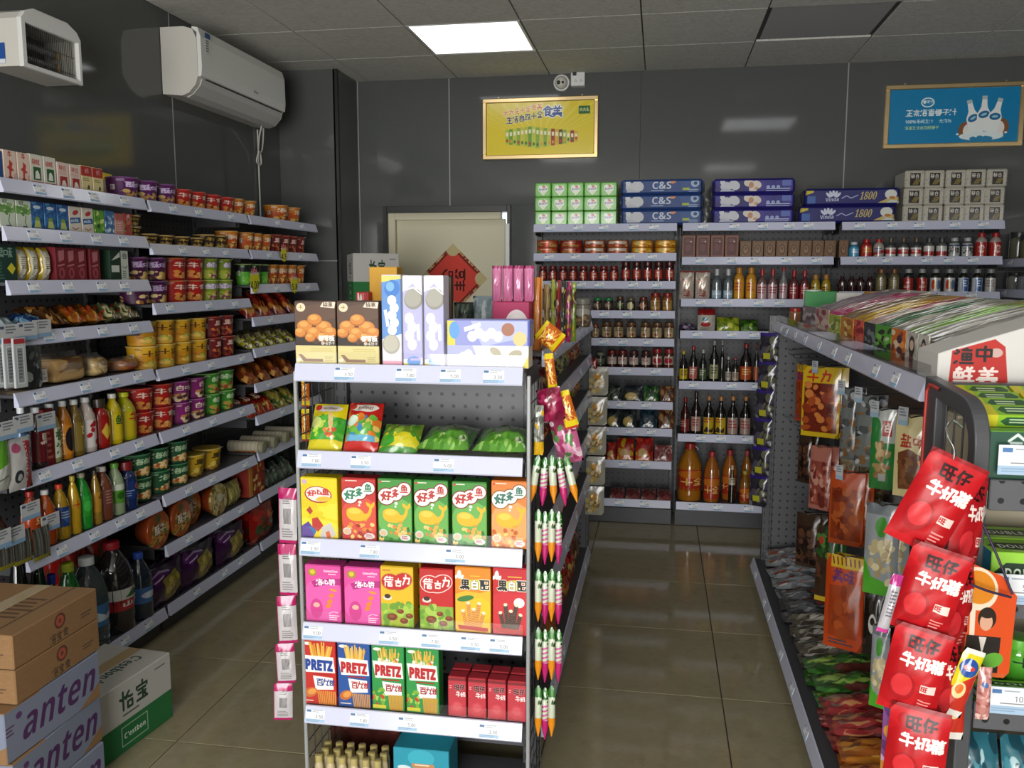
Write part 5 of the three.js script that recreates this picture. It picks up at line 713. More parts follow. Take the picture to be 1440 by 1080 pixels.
// third level
const chiliBand = liq('#8c1f18', null, (g, w, h) => { box(g, '#b03a2c', -20, 8, 40, 60); oval(g, '#d8b8a0', 0, 26, 9); bars(g, '#e4c49a', -16, 44, 32, 18, 2); });
const jarOf = (body, art, lid, bandY) => (w, h) => jar(w / 2 - 0.001, h, { body, band: art, lid, bandY });
R(0, 2, even(755, 870, 8, 2), [374, 396], 'chili_jar', 'short jar of red chili sauce with red lid', 'jar', jarOf('#4e120e', chiliBand, '#7a1c18', [0.14, 0.66])); R(0, 2, even(872, 949, 5, 2), [368, 396], 'chili_jar', 'taller jar of red chili sauce with dark lid', 'jar', jarOf('#3c0e0c', chiliBand, '#4c1614', [0.14, 0.62]));
const foilArt = print(110, 200, (g, w, h) => { box(g, '#d2c2b4', 0, 0, w, h); box(g, '#a8463c', 0, 0, w, 14); blotch(g, ['#e8e0d6', '#c8b4a4', '#b86a5c'], 6, 20, w - 12, h - 30, 22, 6, 18); bars(g, '#a04a40', 30, 130, 50, 50, 4); });
R(1, 2, [[955, 976], [978, 998]], [381, 420], 'seasoning_pack', 'pale foil pack with red top seal', 'pack', (w, h) => pouch(w, h, 0.05, foilArt, { finish: 'foil', sides: 0.4 }));
R(1, 2, [[1001, 1015], [1017, 1031]], [378, 420], 'spirit_bottle', 'clear liquor bottle with white cap and pale blue label', 'bottle', bot('liquor', '#566064', '#b8bcbc', liq('#8fa8b8', '#dbe6ec'), [0.06, 0.3])); R(1, 2, [[1032, 1047], [1049, 1064]], [376, 420], 'spirit_bottle', 'orange liquor bottle with a gold cap', 'bottle', bot('stout', '#c08418', '#a8721c', liq('#cc9222', '#b0342a'), [0.08, 0.62]));
const pinkBand = liq('#b8989c', '#8c2028'); R(1, 2, [[1065, 1079], [1080, 1094]], [378, 420], 'spirit_bottle', 'liquor bottle with pale pink label and red cap', 'bottle', bot('liquor', '#6a4c4c', '#9c1c22', pinkBand, [0.04, 0.5])); R(1, 2, [[1096, 1108]], [376, 420], 'spirit_bottle', 'slim clear liquor bottle with pale pink label', 'bottle', bot('sauce', '#787878', '#9c1c22', pinkBand, [0.06, 0.5])); R(1, 2, [[1110, 1124], [1125, 1139]], [380, 420], 'spirit_bottle', 'liquor bottle with a deep red label and red cap', 'bottle', bot('liquor', '#5c2a2a', '#9c1c22', liq('#8c1c24', '#d0a89c'), [0.05, 0.5]));
R(1, 2, [[1141, 1154], [1156, 1169]], [386, 420], 'spirit_bottle', 'small square yellow liquor bottle with amber cap', 'bottle', bot('stout', '#a88a12', '#a8702a', liq('#b8981a', '#4a3a12'), [0.1, 0.6]));
R(2, 2, even(1179, 1231, 4, 1), [388, 411], 'spirit_bottle', 'dark maroon bottle on the third back shelf', 'bottle', bot('tea', '#38181a', '#2a1214', null)); R(2, 2, [[1233, 1248], [1251, 1267]], [378, 411], 'spirit_bottle', 'glass bottle with a brown stopper', 'bottle', bot('stout', '#6a6240', '#7c4624', liq('#786e48', '#a89c70'), [0.1, 0.6]));
const darkGlass = '#20261e'; R(2, 2, [[1272, 1286], [1291, 1306]], [378, 411], 'spirit_bottle', 'dark bottle with a red label and silver cap', 'bottle', bot('stout', darkGlass, '#9a9c9a', liq('#a8241c', null, (g, w, h) => { oval(g, '#d8a890', 0, 30, 8); bars(g, '#e8c8b0', -20, 46, 40, 16, 2); }), [0.04, 0.62]));
R(2, 2, [[1310, 1325], [1330, 1345]], [378, 411], 'spirit_bottle', 'dark bottle with a rainbow coloured label', 'bottle', bot('stout', darkGlass, '#8c908c', liq('#d2cecc', null, (g, w, h) => ['#c83a2c', '#d8a83a', '#3a8ab8', '#7a3a8a'].forEach((c, i) => oval(g, c, -18 + i * 12, 40, 8, 26))), [0.04, 0.62])); R(2, 2, [[1350, 1364], [1369, 1384]], [378, 411], 'spirit_bottle', 'dark bottle with a white and blue label', 'bottle', bot('stout', darkGlass, '#8c908c', liq('#c8d0d8', null, (g, w, h) => { box(g, '#2a5aa0', -16, 6, 32, 68); bars(g, '#d0dcec', -10, 16, 20, 40, 3); }), [0.04, 0.62])); R(2, 2, [[1388, 1403]], [378, 411], 'spirit_bottle', 'dark bottle with a mottled white label at the row end', 'bottle', bot('stout', darkGlass, '#8c908c', liq('#b8b2ac', '#7a7470'), [0.04, 0.62]));
R(2, 3, even(1340, 1400, 4, 3), [425, 455], 'spirit_bottle', 'dark blue bottle half hidden behind snack trays', 'bottle', bot('liquor', '#10131c', '#1c2a5a', null));
// fourth level and below, left bay
R(0, 3, [[833, 847], [849, 862]], [419, 437], 'sauce_jar', 'dark sauce jar with a green lid', 'jar', jarOf('#3a2218', liq('#5a4632', '#c8b89a'), '#1f8a4a')); R(0, 3, [[866, 877]], [417, 437], 'sauce_jar', 'dark sauce jar with a green label', 'jar', jarOf('#3a2014', liq('#46582e', '#c0b48a'), '#5a3a22')); R(0, 3, [[881, 893]], [419, 437], 'sauce_jar', 'sauce jar with an oval cream label', 'jar', jarOf('#3a2a1a', liq('#3a2a1a', null, (g, w, h) => oval(g, '#cbbf8a', 0, 40, 24, 34)), '#6a5a3a', [0.1, 0.7])); R(0, 3, [[898, 911]], [418, 437], 'sauce_jar', 'sauce jar with a diamond label', 'jar', jarOf('#4a2c1c', liq('#4a2c1c', null, (g, w, h) => poly(g, '#b88a6a', [[0, 10], [26, 40], [0, 70], [-26, 40]])), '#6a2a1e', [0.1, 0.7]));
R(0, 3, [[914, 929], [931, 946]], [412, 437], 'sauce_jar', 'tall amber sauce jar with a red lid', 'jar', jarOf('#8c4a1c', liq('#b08a4a', '#6a3a1a'), '#8a1f1a', [0.1, 0.6])); const amberBand = liq('#b8a27a', null, (g, w, h) => { bars(g, '#4a3a26', -26, 10, 52, 26, 2); oval(g, '#8a3a24', 0, 58, 10, 10); });
R(0, 4, [[845, 860], [862, 877], [880, 895], [901, 914], [917, 931], [934, 948]], [453, 476], 'sauce_jar', 'brown sauce jar with cream label, fifth shelf', 'jar', jarOf('#5c3414', amberBand, '#6c4a2a', [0.12, 0.68]));
R(0, 4, [[832, 842]], [456, 476], 'sauce_jar', 'small brown sauce jar at the start of the row', 'jar', jarOf('#5c3414', amberBand, '#8a4a2a', [0.12, 0.68]));
R(0, 5, [[838, 850]], [496, 517], 'sauce_jar', 'small jar with a green label', 'jar', jarOf('#2c2a1e', liq('#5a6a52', '#c8c8b4'), '#8a8c7c')); const pinkJar = liq('#c9b8ac', null, (g, w, h) => { bars(g, '#8a2a34', -20, 10, 40, 40, 3); }); R(0, 5, [[853, 867], [868, 882]], [493, 517], 'sauce_jar', 'jar with a pink striped label and red lid', 'jar', jarOf('#4a1c18', pinkJar, '#7a1e20')); R(0, 5, [[884, 898], [901, 915]], [494, 517], 'sauce_jar', 'jar with a white striped label and dark lid', 'jar', jarOf('#3a221c', pinkJar, '#4c2622')); R(0, 5, [[917, 931], [933, 948]], [491, 517], 'sauce_jar', 'jar with a red oval label', 'jar', jarOf('#5a2a1c', liq('#c0a89a', null, (g, w, h) => oval(g, '#a82a34', 0, 44, 24, 26)), '#9a2422'));
const flatArt = (bg, colors, dish) => print(110, 80, (g, w, h) => { box(g, bg, 0, 0, w, h); blotch(g, colors, 0, 0, w, h, 30, 3, 14); if (dish) { oval(g, dish, 44, 54, 34, 18); oval(g, '#c8a868', 44, 52, 26, 12); } });
const FL = { darkA: flatArt('#23302a', ['#1c2420', '#3a4a3a', '#58644c']), greenA: flatArt('#1f4a26', ['#2c6a34', '#17351c', '#7c8c4a']), brownA: flatArt('#5a3420', ['#7a4a2a', '#3c2214', '#a87a4a']), dishA: flatArt('#20262a', ['#2a3236', '#14181a', '#4a5254'], '#a89a4a'), blueA: flatArt('#1c3440', ['#2c4a58', '#12222a']), redA: flatArt('#a8201c', ['#c83a2a', '#7a1412', '#d8a040'], '#d07a3a'), redYellow: flatArt('#9c1c1a', ['#d8b01c', '#c8a018', '#b02a1c'], '#c86a34'), pinkA: flatArt('#8c4a4a', ['#b07a70', '#6c3434', '#c8a49a']), purpleA: flatArt('#5a4668', ['#7c6a8a', '#c8bcd0', '#443452']), whiteRed: flatArt('#c8c4b8', ['#d8d4ca', '#b0aca0']), limeA: flatArt('#8a9a1c', ['#a8b42a', '#5f7a18', '#c8c84a']), grassA: flatArt('#3f6a20', ['#5a8a2c', '#2c4a18', '#8aa83a']) };
const flatOnShelf = (bay, lvl, spans, tops, art, label, o = {}) => R(bay, lvl, spans, tops, 'flat_packet', label, 'packet', (w, h) => leaned(pouch(w, Math.max(h * 1.15, 0.1), o.d ?? 0.022, FL[art], { wrinkle: 0.15 }), o.tilt ?? 0.35), o);
flatOnShelf(0, 6, [[853, 874]], [545, 564], 'darkA', 'dark packet on the seventh back shelf'); flatOnShelf(0, 6, [[876, 904]], [545, 564], 'dishA', 'black packet with a dish picture on the seventh back shelf'); flatOnShelf(0, 6, [[905, 926]], [548, 564], 'greenA', 'green packet on the seventh back shelf'); flatOnShelf(0, 6, [[928, 948]], [550, 564], 'brownA', 'brown packet on the seventh back shelf');
flatOnShelf(0, 7, [[853, 872], [873, 896]], [577, 602], 'dishA', 'black packet with yellow dish picture, eighth shelf'); flatOnShelf(0, 7, [[899, 924]], [580, 602], 'blueA', 'dark blue packet on the eighth back shelf'); flatOnShelf(0, 7, [[926, 948]], [580, 602], 'brownA', 'brown packet on the eighth back shelf');
flatOnShelf(0, 8, [[853, 866]], [626, 648], 'redA', 'narrow red packet on the ninth back shelf'); flatOnShelf(0, 8, [[867, 891]], [621, 648], 'redYellow', 'red packet with a yellow top on the ninth back shelf'); flatOnShelf(0, 8, [[893, 918]], [621, 648], 'redA', 'red packet with dish picture on the ninth back shelf'); flatOnShelf(0, 8, [[920, 945]], [630, 648], 'pinkA', 'dull pink packet on the ninth back shelf'); flatOnShelf(0, 9, even(856, 945, 4, 2), [692, 703], 'pinkA', 'dull pink packet lying on the bottom shelf', { tilt: 1.3, h: 0.12, d: 0.03 });
// middle bay
R(1, 3, [[955, 977]], [457, 467], 'flat_packet', 'purple and white flat packet on the fourth back shelf', 'packet', (w, h) => lying(pouch(w, 0.14, 0.04, FL.purpleA), 0.1));
const whiteRed = print(110, 130, (g, w, h) => { box(g, '#bcb8ae', 0, 0, w, h); box(g, '#8c1c1e', 0, 0, w, 36); oval(g, '#a82a2a', 50, 88, 30, 14); box(g, '#3a7a8a', 30, 50, 34, 18); bars(g, '#8a8478', 20, 106, 60, 18, 2); }); R(1, 3, [[981, 1006]], [435, 466], 'seasoning_pack', 'white seasoning bag with red top', 'pack', (w, h) => pouch(w, h, 0.06, whiteRed));
flatOnShelf(1, 3, [[1008, 1040]], [450, 467], 'limeA', 'lime yellow packet on the fourth back shelf', { d: 0.05, tilt: 0.6 }); flatOnShelf(1, 3, [[1042, 1066]], [456, 467], 'grassA', 'grass green packet on the fourth back shelf', { d: 0.04, tilt: 0.8 });
const sauceRows = [[4, [955, 967], 494, '#0e0e0c', '#b8a81c', liq('#c0a81e', '#5a3a1a'), 'dark sauce bottle with a yellow label and yellow cap'], [4, [969, 981], 487, '#120c0c', '#9c1c1e', liq('#b86a5c', '#e8dccc'), 'dark sauce bottle with a pink label and red cap'], [4, [983, 994], 492, '#10140e', '#a8b0a0', liq('#4a5a3e', '#c0c8a8'), 'dark sauce bottle with a green label'], [4, [998, 1011], 479, '#12140f', '#8a8c80', liq('#9a9a70', '#3a3a26'), 'tall dark sauce bottle with an olive label'], [4, [1012, 1019], 479, '#12140f', '#8a8c80', null, 'tall dark sauce bottle without a label'], [4, [1020, 1028], 502, '#181412', '#b8b4ac', liq('#b0a498', '#3a3028'), 'short sauce bottle with a pale label'], [4, [1029, 1039], 503, '#181412', '#8a2a24', liq('#a89888', '#3a2a22'), 'short sauce bottle with a red cap'], [4, [1041, 1058], 484, '#140e0c', '#8c1a1c', liq('#b04a1e', '#e0b060'), 'wide sauce bottle with an orange label'], [4, [1060, 1068], 484, '#140e0c', '#6a2a1c', liq('#a8502a', null), 'slim sauce bottle with an orange label'], [5, [957, 970], 560, '#3a0f0e', '#8c1c1c', liq('#7a2a26', '#c89a8a'), 'red sauce bottle with a red cap on the lower shelf'], [5, [972, 986], 552, '#1c0e0e', '#3a2422', liq('#b8988c', '#8c2a2a'), 'sauce bottle with a tall pale red label']];
for (const [lvl, span, py, body, cap, art, label] of sauceRows) R(1, lvl, [span], [py, py + 40], 'sauce_bottle', label, 'bottle', bot('sauce', body, cap, art, [0.08, 0.42]));
R(1, 5, [[989, 1004], [1006, 1021]], [558, 611], 'soy_bottle', 'soy sauce bottle with a bright yellow label', 'bottle', bot('sauce', '#120e0c', '#b87a3a', liq('#c8a81e', null, (g, w, h) => { bars(g, '#a8342a', -24, 8, 48, 24, 2); poly(g, '#3a2a12', [[-26, 70], [-6, 44], [10, 60], [26, 48], [26, 72]]); }), [0.03, 0.45])); R(1, 5, [[1023, 1038], [1041, 1056]], [558, 611], 'soy_bottle', 'soy sauce bottle with a grey pink label', 'bottle', bot('sauce', '#14100f', '#b87a3a', liq('#a89084', '#a83a3a'), [0.03, 0.45]));
const oilBand = liq('#a8301a', null, (g, w, h) => { oval(g, '#c8701c', 0, 20, 36, 14); cn(g, '十全', -26, 34, 24, '#e8c46a', { weight: 0.16 }); });
R(1, 6, [[952, 987]], [626, 706], 'oil_bottle', 'large cooking oil bottle with a white handle and red label', 'bottle', (w, h) => { const t = bottle('oil', w / 2, h, { body: '#a86a16', band: oilBand, cap: '#a82a22', bandY: [0.2, 0.56] }); mesh('handle', new THREE.TorusGeometry(h * 0.07, h * 0.012, 8, 20, Math.PI * 1.2), plastic('#c8c4bc', 0.4), t).position.set(h * 0.06, h * 0.87, 0.01); return t; });
R(1, 6, [[989, 1012]], [637, 706], 'oil_bottle', 'cooking oil bottle with a red cap beside the large one', 'bottle', bot('oil', '#a05a18', '#a83030', oilBand, [0.08, 0.5])); R(1, 6, [[1016, 1038]], [638, 706], 'oil_bottle', 'cooking oil bottle with a red cap and amber shoulders', 'bottle', bot('oil', '#a8601a', '#a83030', oilBand, [0.14, 0.5]), { inset: 0.08 }); R(1, 6, [[1040, 1055]], [664, 706], 'oil_bottle', 'short oil bottle with a yellow cap', 'bottle', bot('oil', '#8a5a14', '#b8a83a', oilBand, [0.1, 0.5])); R(1, 6, [[1024, 1034]], [656, 706], 'oil_bottle', 'slim vinegar bottle with pale labels', 'bottle', bot('sauce', '#1c1a14', '#c8c4b4', liq('#b8b49a', '#3a3a2a'), [0.5, 0.68])); R(1, 6, [[1044, 1060]], [640, 706], 'oil_bottle', 'cooking oil bottle behind the short oil bottle', 'bottle', bot('oil', '#a06018', '#b84a4a', oilBand, [0.14, 0.5]), { inset: 0.12 });
// dim goods on the right wall shelving
{
  const RX = 1.955; let k = 0;
  for (const [y, list] of [[1.62, [['#6a6a5a', 0.16], ['#5c6248', 0.14]]], [1.45, [['#8a8a84', 0.1], ['#7c8084', 0.1], ['#9a9a94', 0.1]]], [1.28, [['#5a5e5c', 0.1], ['#6a6a62', 0.09]]], [1.1, [['#2f6a2c', 0.12], ['#2c5a34', 0.12], ['#24407a', 0.1]]]]) list.forEach(([c, h], i) => {
    const z = -5.5 + i * 0.15, m = jar(0.05, h, { body: c, lid: '#3a3c3c', band: null }); m.position.set(RX + 0.09, y, z); top(m, 'canister', ['olive', 'moss', 'silver', 'steel', 'ash', 'slate', 'stone', 'green', 'dark green', 'navy blue'][k++] + ' canister on the dim right wall shelving', 'canister');
  });
}

// ---------------------------------------------------------------- centre gondola with its end shelf
const EX0 = -0.975, EX1 = -0.335, EZ = -2.2, EC = (EX0 + EX1) / 2, EW = EX1 - EX0, yE = [1.289, 1.05, 0.803, 0.56, 0.313, 0.042];
const gridGeo = (w, h, nx, ny, r = 0.0018) => { const parts = []; for (let i = 0; i <= nx; i++) parts.push(at(new THREE.CylinderGeometry(r, r, h, 6), -w / 2 + (w * i) / nx, h / 2, 0)); for (let j = 0; j <= ny; j++) parts.push(at(new THREE.CylinderGeometry(r, r, w, 6), 0, (h * j) / ny, 0, 0, 0, Math.PI / 2)); return mergeGeometries(parts); };
{
  const u = new THREE.Group(), D = 0.31;
  mesh('back_panel', bar(EW - 0.04, 1.2, 0.008), M.panel, u).position.set(0, 0.08, -D + 0.01);
  for (const s of [-1, 1]) { mesh('post', bar(0.04, 1.27, 0.03, 0.002), M.post, u).position.set(s * (EW / 2 - 0.03), 0, -D + 0.025); mesh('side_frame', bar(0.01, 1.27, 0.012, 0.002), M.wallTrim, u).position.set(s * (EW / 2 + 0.003), 0, -0.02); mesh('wire_side', at(gridGeo(D - 0.05, 1.2, 5, 24), s * (EW / 2 + 0.002), 0.04, -D / 2, 0, Math.PI / 2), M.rack, u); }
  mesh('kick_plate', bar(EW - 0.02, 0.026, 0.012), M.rack, u).position.set(0, 0.002, -0.03);
  const spots = [[[-0.17, 0], [0.0, 1], [0.12, 2], [0.235, 0]], [[-0.27, 1], [-0.13, 0], [0.1, 2]], [[-0.28, 0], [-0.11, 1], [0.13, 2]], [[-0.28, 2], [-0.06, 0], [0.06, 1], [0.17, 0], [0.25, 2]], [[-0.28, 0], [-0.15, 1], [-0.01, 2], [0.22, 0]], []];
  yE.forEach((y, i) => shelfBoard(u, EW - 0.012, y, i === 5 ? 0.29 : 0.27, { guard: i < 5, spots: spots[i] }));
  u.position.set(EC, 0, EZ); top(u, 'end_shelf', 'dark end shelf of the centre gondola facing the shop front', 'shelving');
  // long gondola behind it
  const g = new THREE.Group(), L = 1.86, z0 = -2.55;
  mesh('back_panel', bar(0.012, 1.2, L), M.panel, g).position.set(0, 0.1, -L / 2);
  for (const z of [-0.02, -L / 2, -L + 0.02]) mesh('post', bar(0.03, 1.33, 0.04), M.post, g).position.set(0, 0, z);
  mesh('post', bar(0.04, 1.33, 0.03), M.post, g).position.set(0.295, 0, -L + 0.0); mesh('end_panel', bar(0.6, 1.25, 0.01), M.panel, g).position.set(0, 0.05, -L + 0.02);
  for (const s of [-1, 1]) {
    mesh('kick_plate', bar(0.012, 0.09, L - 0.02), M.rack, g).position.set(s * 0.29, 0.002, -L / 2);
    for (const y of [1.3, 1.13, 0.95, 0.74, 0.52, 0.12]) { const b = shelfBoard(g, L - 0.02, y, 0.295, { tags: 4 }); b.rotation.y = s * Math.PI / 2; b.position.set(s * (0.31 - 0.1475), y - 0.012, -L / 2); }
  }
  g.position.set(EC, 0, z0); top(g, 'gondola_shelving', 'long double sided gondola behind the end shelf', 'shelving');
}
const E_ = (lvl, spans, tops, name, label, cat, make, o = {}) => rowZ(EZ, yE[lvl], spans, tops, name, label, cat, label, make, { inset: 0.016, from: ' from the magenta sachets', ...o });
// top: puff boxes, tall biscuit boxes, flat biscuit boxes
const puffArt = print(240, 356, (g, w, h) => {
  box(g, '#4e382c', 0, 0, w, h); poly(g, '#5e4434', [[0, 40], [w, 0], [w, 90], [0, 160]]); oval(g, '#e3d2b0', 40, 36, 26, 24); cn(g, '十', 28, 24, 22, '#8a5a34', { weight: 0.12 });
  poly(g, '#e8dcc8', [[150, 34], [170, 2], [238, 6], [232, 40]]); cn(g, '特惠', 168, 8, 26, '#4a3020', { weight: 0.12 }); poly(g, '#2c221c', [[0, 170], [120, 240], [240, 190], [240, 246], [0, 246]]);
  for (const [x, y, r] of [[60, 136, 44], [170, 140, 46], [118, 100, 42], [206, 168, 38], [34, 172, 34], [112, 172, 42], [160, 196, 32], [90, 200, 30]]) { oval(g, '#b4641e', x, y + 4, r, r * 0.76); oval(g, '#cf8434', x - 2, y, r * 0.92, r * 0.66); oval(g, '#dda052', x - 6, y - 8, r * 0.55, r * 0.34); }
  cn(g, '椰蓉酥', 138, 190, 30, '#f4eee2', { weight: 0.17, dx: 30 }); cn(g, '椰味饼子', 152, 224, 18, '#e8ddca', { weight: 0.12, dx: 20 });
  box(g, '#d8cb8c', 0, 246, w, h - 246); bars(g, '#c6b878', 90, 262, 130, 22, 2); poly(g, '#8c6a54', [[20, 296], [40, 296], [66, 320], [160, 320], [160, 336], [50, 336]]); oval(g, '#e6e0cc', 22, 326, 14, 10); bars(g, '#b8aa70', 170, 306, 60, 30, 3);
});
E_(0, [[412, 471], [472, 531]], [424, 512], 'puff_box', 'brown carton with golden puffs picture and cream foot', 'box', (w, h) => carton(w, h, 0.07, puffArt));
const slimA = print(110, 470, (g, w, h) => { box(g, '#e6e2ea', 0, 0, w, h); box(g, '#dcd06a', 0, 0, w, 40); poly(g, '#5f8fd0', [[0, 40], [110, 20], [110, 300], [0, 330]]); oval(g, '#3a78c8', 60, 70, 40, 44, 0.4); oval(g, '#7ab0e0', 50, 60, 22, 24); for (let i = 0; i < 5; i++) oval(g, '#f2f2f6', 64 + (i % 2) * 12 - 6, 130 + i * 38, 24, 26); poly(g, '#f0eef4', [[14, 180], [30, 176], [44, 260], [28, 266]]); oval(g, '#a9a698', 52, 354, 46, 50); oval(g, '#bab7a8', 50, 350, 38, 42); box(g, '#e9a8bc', 0, 440, w, 30); });
const slimB = print(110, 470, (g, w, h) => { box(g, '#e8e6ee', 0, 0, w, h); poly(g, '#b6b4e0', [[0, 90], [60, 40], [110, 120], [110, 420], [0, 430]]); oval(g, '#8f8d84', 62, 120, 50, 54, 0.3); oval(g, '#a4a298', 58, 114, 44, 46, 0.3); line(g, '#f4f4f6', 7, [[10, 74], [62, 62], [106, 96]]); for (let i = 0; i < 4; i++) oval(g, '#f2f2f8', 38 + (i % 2) * 14, 220 + i * 44, 24, 30); poly(g, '#f0f0f6', [[74, 250], [92, 246], [96, 330], [80, 334]]); oval(g, '#6f9fdc', 60, 440, 36, 26); box(g, '#e0d070', 0, 450, 30, 20); box(g, '#c8b8e4', 40, 424, 60, 12); });
E_(0, [[535, 563]], [387, 512], 'biscuit_box', 'tall slim blue biscuit carton with yellow top', 'box', (w, h) => carton(w, h, 0.06, slimA)); E_(0, [[565, 592], [594, 623]], [388, 512], 'biscuit_box', 'tall slim white biscuit carton with grey round biscuit picture', 'box', (w, h) => carton(w, h, 0.06, slimB));
const flatA = print(420, 100, (g, w, h) => { box(g, '#8f96d2', 0, 0, w, h); poly(g, '#b2b8e6', [[120, 0], [420, 0], [420, 60], [180, 100]]); box(g, '#dccb4a', 0, 0, 44, 100); oval(g, '#5b9ade', 40, 40, 26, 32); for (let i = 0; i < 5; i++) oval(g, '#f2f2f8', 130 + i * 32, 62 - (i % 2) * 12, 24, 20); poly(g, '#f0f0f8', [[88, 30], [170, 10], [172, 26], [92, 46]]); oval(g, '#a0654a', 308, 36, 32, 24); oval(g, '#d8c484', 366, 70, 34, 26); box(g, '#3d4aa0', 404, 0, 16, 100); });
const flatB = print(420, 100, (g, w, h) => { box(g, '#e4e2ea', 0, 0, w, h); poly(g, '#aeb2de', [[0, 0], [130, 0], [160, 60], [110, 100], [0, 100]]); for (let i = 0; i < 3; i++) oval(g, '#f4f4f8', 60 + i * 26, 62 - i * 10, 22, 20); poly(g, '#f0f0e0', [[190, 30], [300, 0], [420, 10], [420, 70], [240, 90]]); oval(g, '#b4ae98', 250, 30, 30, 16, 0.4); oval(g, '#b0a890', 350, 40, 34, 18, -0.2); poly(g, '#e2cc52', [[380, 100], [420, 40], [420, 100]]); box(g, '#c8ccf0', 10, 80, 90, 20); });
E_(0, [[626, 743]], [486, 513], 'biscuit_box', 'long white and blue biscuit carton lying under another', 'box', (w, h) => carton(w, h, 0.07, flatB)); E_(0, [[626, 745]], [486, 513], 'biscuit_box', 'long blue biscuit carton lying on top of another', 'box', (w, h) => carton(w, h * 1.12, 0.07, flatA), { lift: 0.0575 });
// second level: snack bags leaning back
const leanBag = (name, art, d, tilt, k = 1) => (w, h) => leaned(pouch(w, h * k, d, art, { wrinkle: 0.16, seal: 0.05 }), tilt);
const potA = print(200, 240, (g, w, h) => { box(g, '#d2c21a', 0, 0, w, h); box(g, '#3f9a2e', 0, 80, w, 110); blotch(g, ['#52ac3a', '#348a26', '#b9d04a'], 0, 84, w, 100, 24, 6, 20); oval(g, '#cdd67a', 46, 110, 34, 28); poly(g, '#d8b874', [[110, 60], [134, 56], [150, 150], [128, 156]]); blotch(g, ['#d8843a', '#c8502a', '#e0b060'], 96, 140, 70, 40, 14, 6, 12); oval(g, '#e6dcd0', 100, 34, 78, 22); latin(g, '#7a4a3a', 'Farmer', 56, 42, 26, {}); oval(g, '#b8302a', 34, 28, 18, 16); box(g, '#d8ca22', 0, 196, w, 44); });
const potB = print(200, 240, (g, w, h) => { box(g, '#b8231e', 0, 0, w, h); box(g, '#4a9a3a', 0, 90, w, 100); blotch(g, ['#d87a2a', '#6cb040', '#e0c060', '#3f86b4'], 10, 80, w - 20, 100, 36, 8, 22); oval(g, '#d8ecd8', 46, 100, 34, 26); box(g, '#62a8c8', 20, 168, 160, 26); oval(g, '#e6dcd0', 100, 34, 80, 22); latin(g, '#7a4a3a', 'Farmer', 60, 42, 26, {}); oval(g, '#c8402a', 34, 28, 18, 16); box(g, '#c4221c', 0, 198, w, 42); });
const potC = print(200, 130, (g, w, h) => { box(g, '#6c8a2a', 0, 0, w, h); box(g, '#d4ca2a', 0, 60, w, 50); blotch(g, ['#4a8a2a', '#8aa83a'], 0, 10, w, 60, 20, 6, 20); oval(g, '#3f9a2e', 40, 90, 40, 20); box(g, '#3c8a2a', 0, 112, w, 18); });
const greenFlat = print(240, 130, (g, w, h) => { box(g, '#3c6e2a', 0, 0, w, h); blotch(g, ['#5a7a4c', '#6c7a62', '#4a5c40'], 30, 10, w - 60, 60, 20, 10, 34); poly(g, '#6cae42', [[0, 130], [30, 70], [210, 70], [240, 130]]); blotch(g, ['#a8d870', '#5a9a34', '#e6f4d0'], 20, 84, 200, 40, 24, 4, 16); });
E_(1, [[427, 476]], [574, 632], 'snack_bag', 'yellow and green vegetable crisps bag on the end shelf', 'snack bag', leanBag('x', potA, 0.06, 0.5, 1.12)); E_(1, [[477, 527]], [573, 633], 'snack_bag', 'red topped vegetable crisps bag on the end shelf', 'snack bag', leanBag('x', potB, 0.06, 0.5, 1.12));
E_(1, [[528, 584]], [602, 633], 'snack_bag', 'low yellow and green bag between the red bag and flat bags', 'snack bag', leanBag('x', potC, 0.05, 0.9, 1.4)); E_(1, [[581, 658], [662, 738]], [602, 634], 'snack_bag', 'flat glossy green bag lying on the end shelf', 'snack bag', (w, h) => lying(pouch(w, 0.17, 0.055, greenFlat, { wrinkle: 0.22 }), 0.18));
// third level: fish shaped biscuit boxes
const fishBox = (bg, deep, ink, ring, glow) => print(200, 372, (g, w, h) => {
  box(g, bg, 0, 0, w, h); oval(g, glow, 110, 230, 110, 120); box(g, bg, 0, 0, w, 60); bars(g, '#f0e6d8', 26, 14, 70, 12, 1); oval(g, '#d04030', 18, 20, 7);
  for (const [c, e] of [[ring, 6], ['#f6efe8', 0]]) for (const [x, y, r] of [[52, 104, 46], [106, 86, 38], [156, 58, 36]]) oval(g, c, x, y, r + e);
  cn(g, '好', 22, 72, 58, ink, { weight: 0.17 }); cn(g, '多', 80, 62, 48, ink, { weight: 0.16 }); cn(g, '鱼', 132, 34, 44, ink, { weight: 0.14 }); oval(g, '#f6efe8', 108, 142, 9); oval(g, '#f6efe8', 104, 160, 6);
  g.fillStyle = '#e9b41e'; g.beginPath(); g.moveTo(30, 200); g.bezierCurveTo(34, 164, 110, 164, 128, 204); g.bezierCurveTo(140, 216, 158, 206, 160, 170); g.bezierCurveTo(142, 160, 140, 146, 144, 138); g.bezierCurveTo(156, 144, 166, 148, 168, 156); g.bezierCurveTo(176, 146, 186, 140, 188, 132); g.bezierCurveTo(196, 160, 182, 170, 174, 176); g.bezierCurveTo(176, 226, 140, 250, 110, 254); g.bezierCurveTo(70, 258, 28, 252, 30, 200); g.fill();
  oval(g, '#f0c848', 76, 196, 34, 18); poly(g, '#d89a18', [[112, 246], [150, 240], [140, 256]]);
  blotch(g, ['#e8a84a', '#d8843a', '#f0c878', deep], 14, 268, 172, 92, 26, 6, 15); oval(g, '#cfd8d4', 32, 316, 24, 22); oval(g, '#e0b890', 32, 318, 18, 16); oval(g, '#e6dcdc', 158, 340, 30, 18); bars(g, '#b03a34', 138, 330, 40, 20, 3);
});
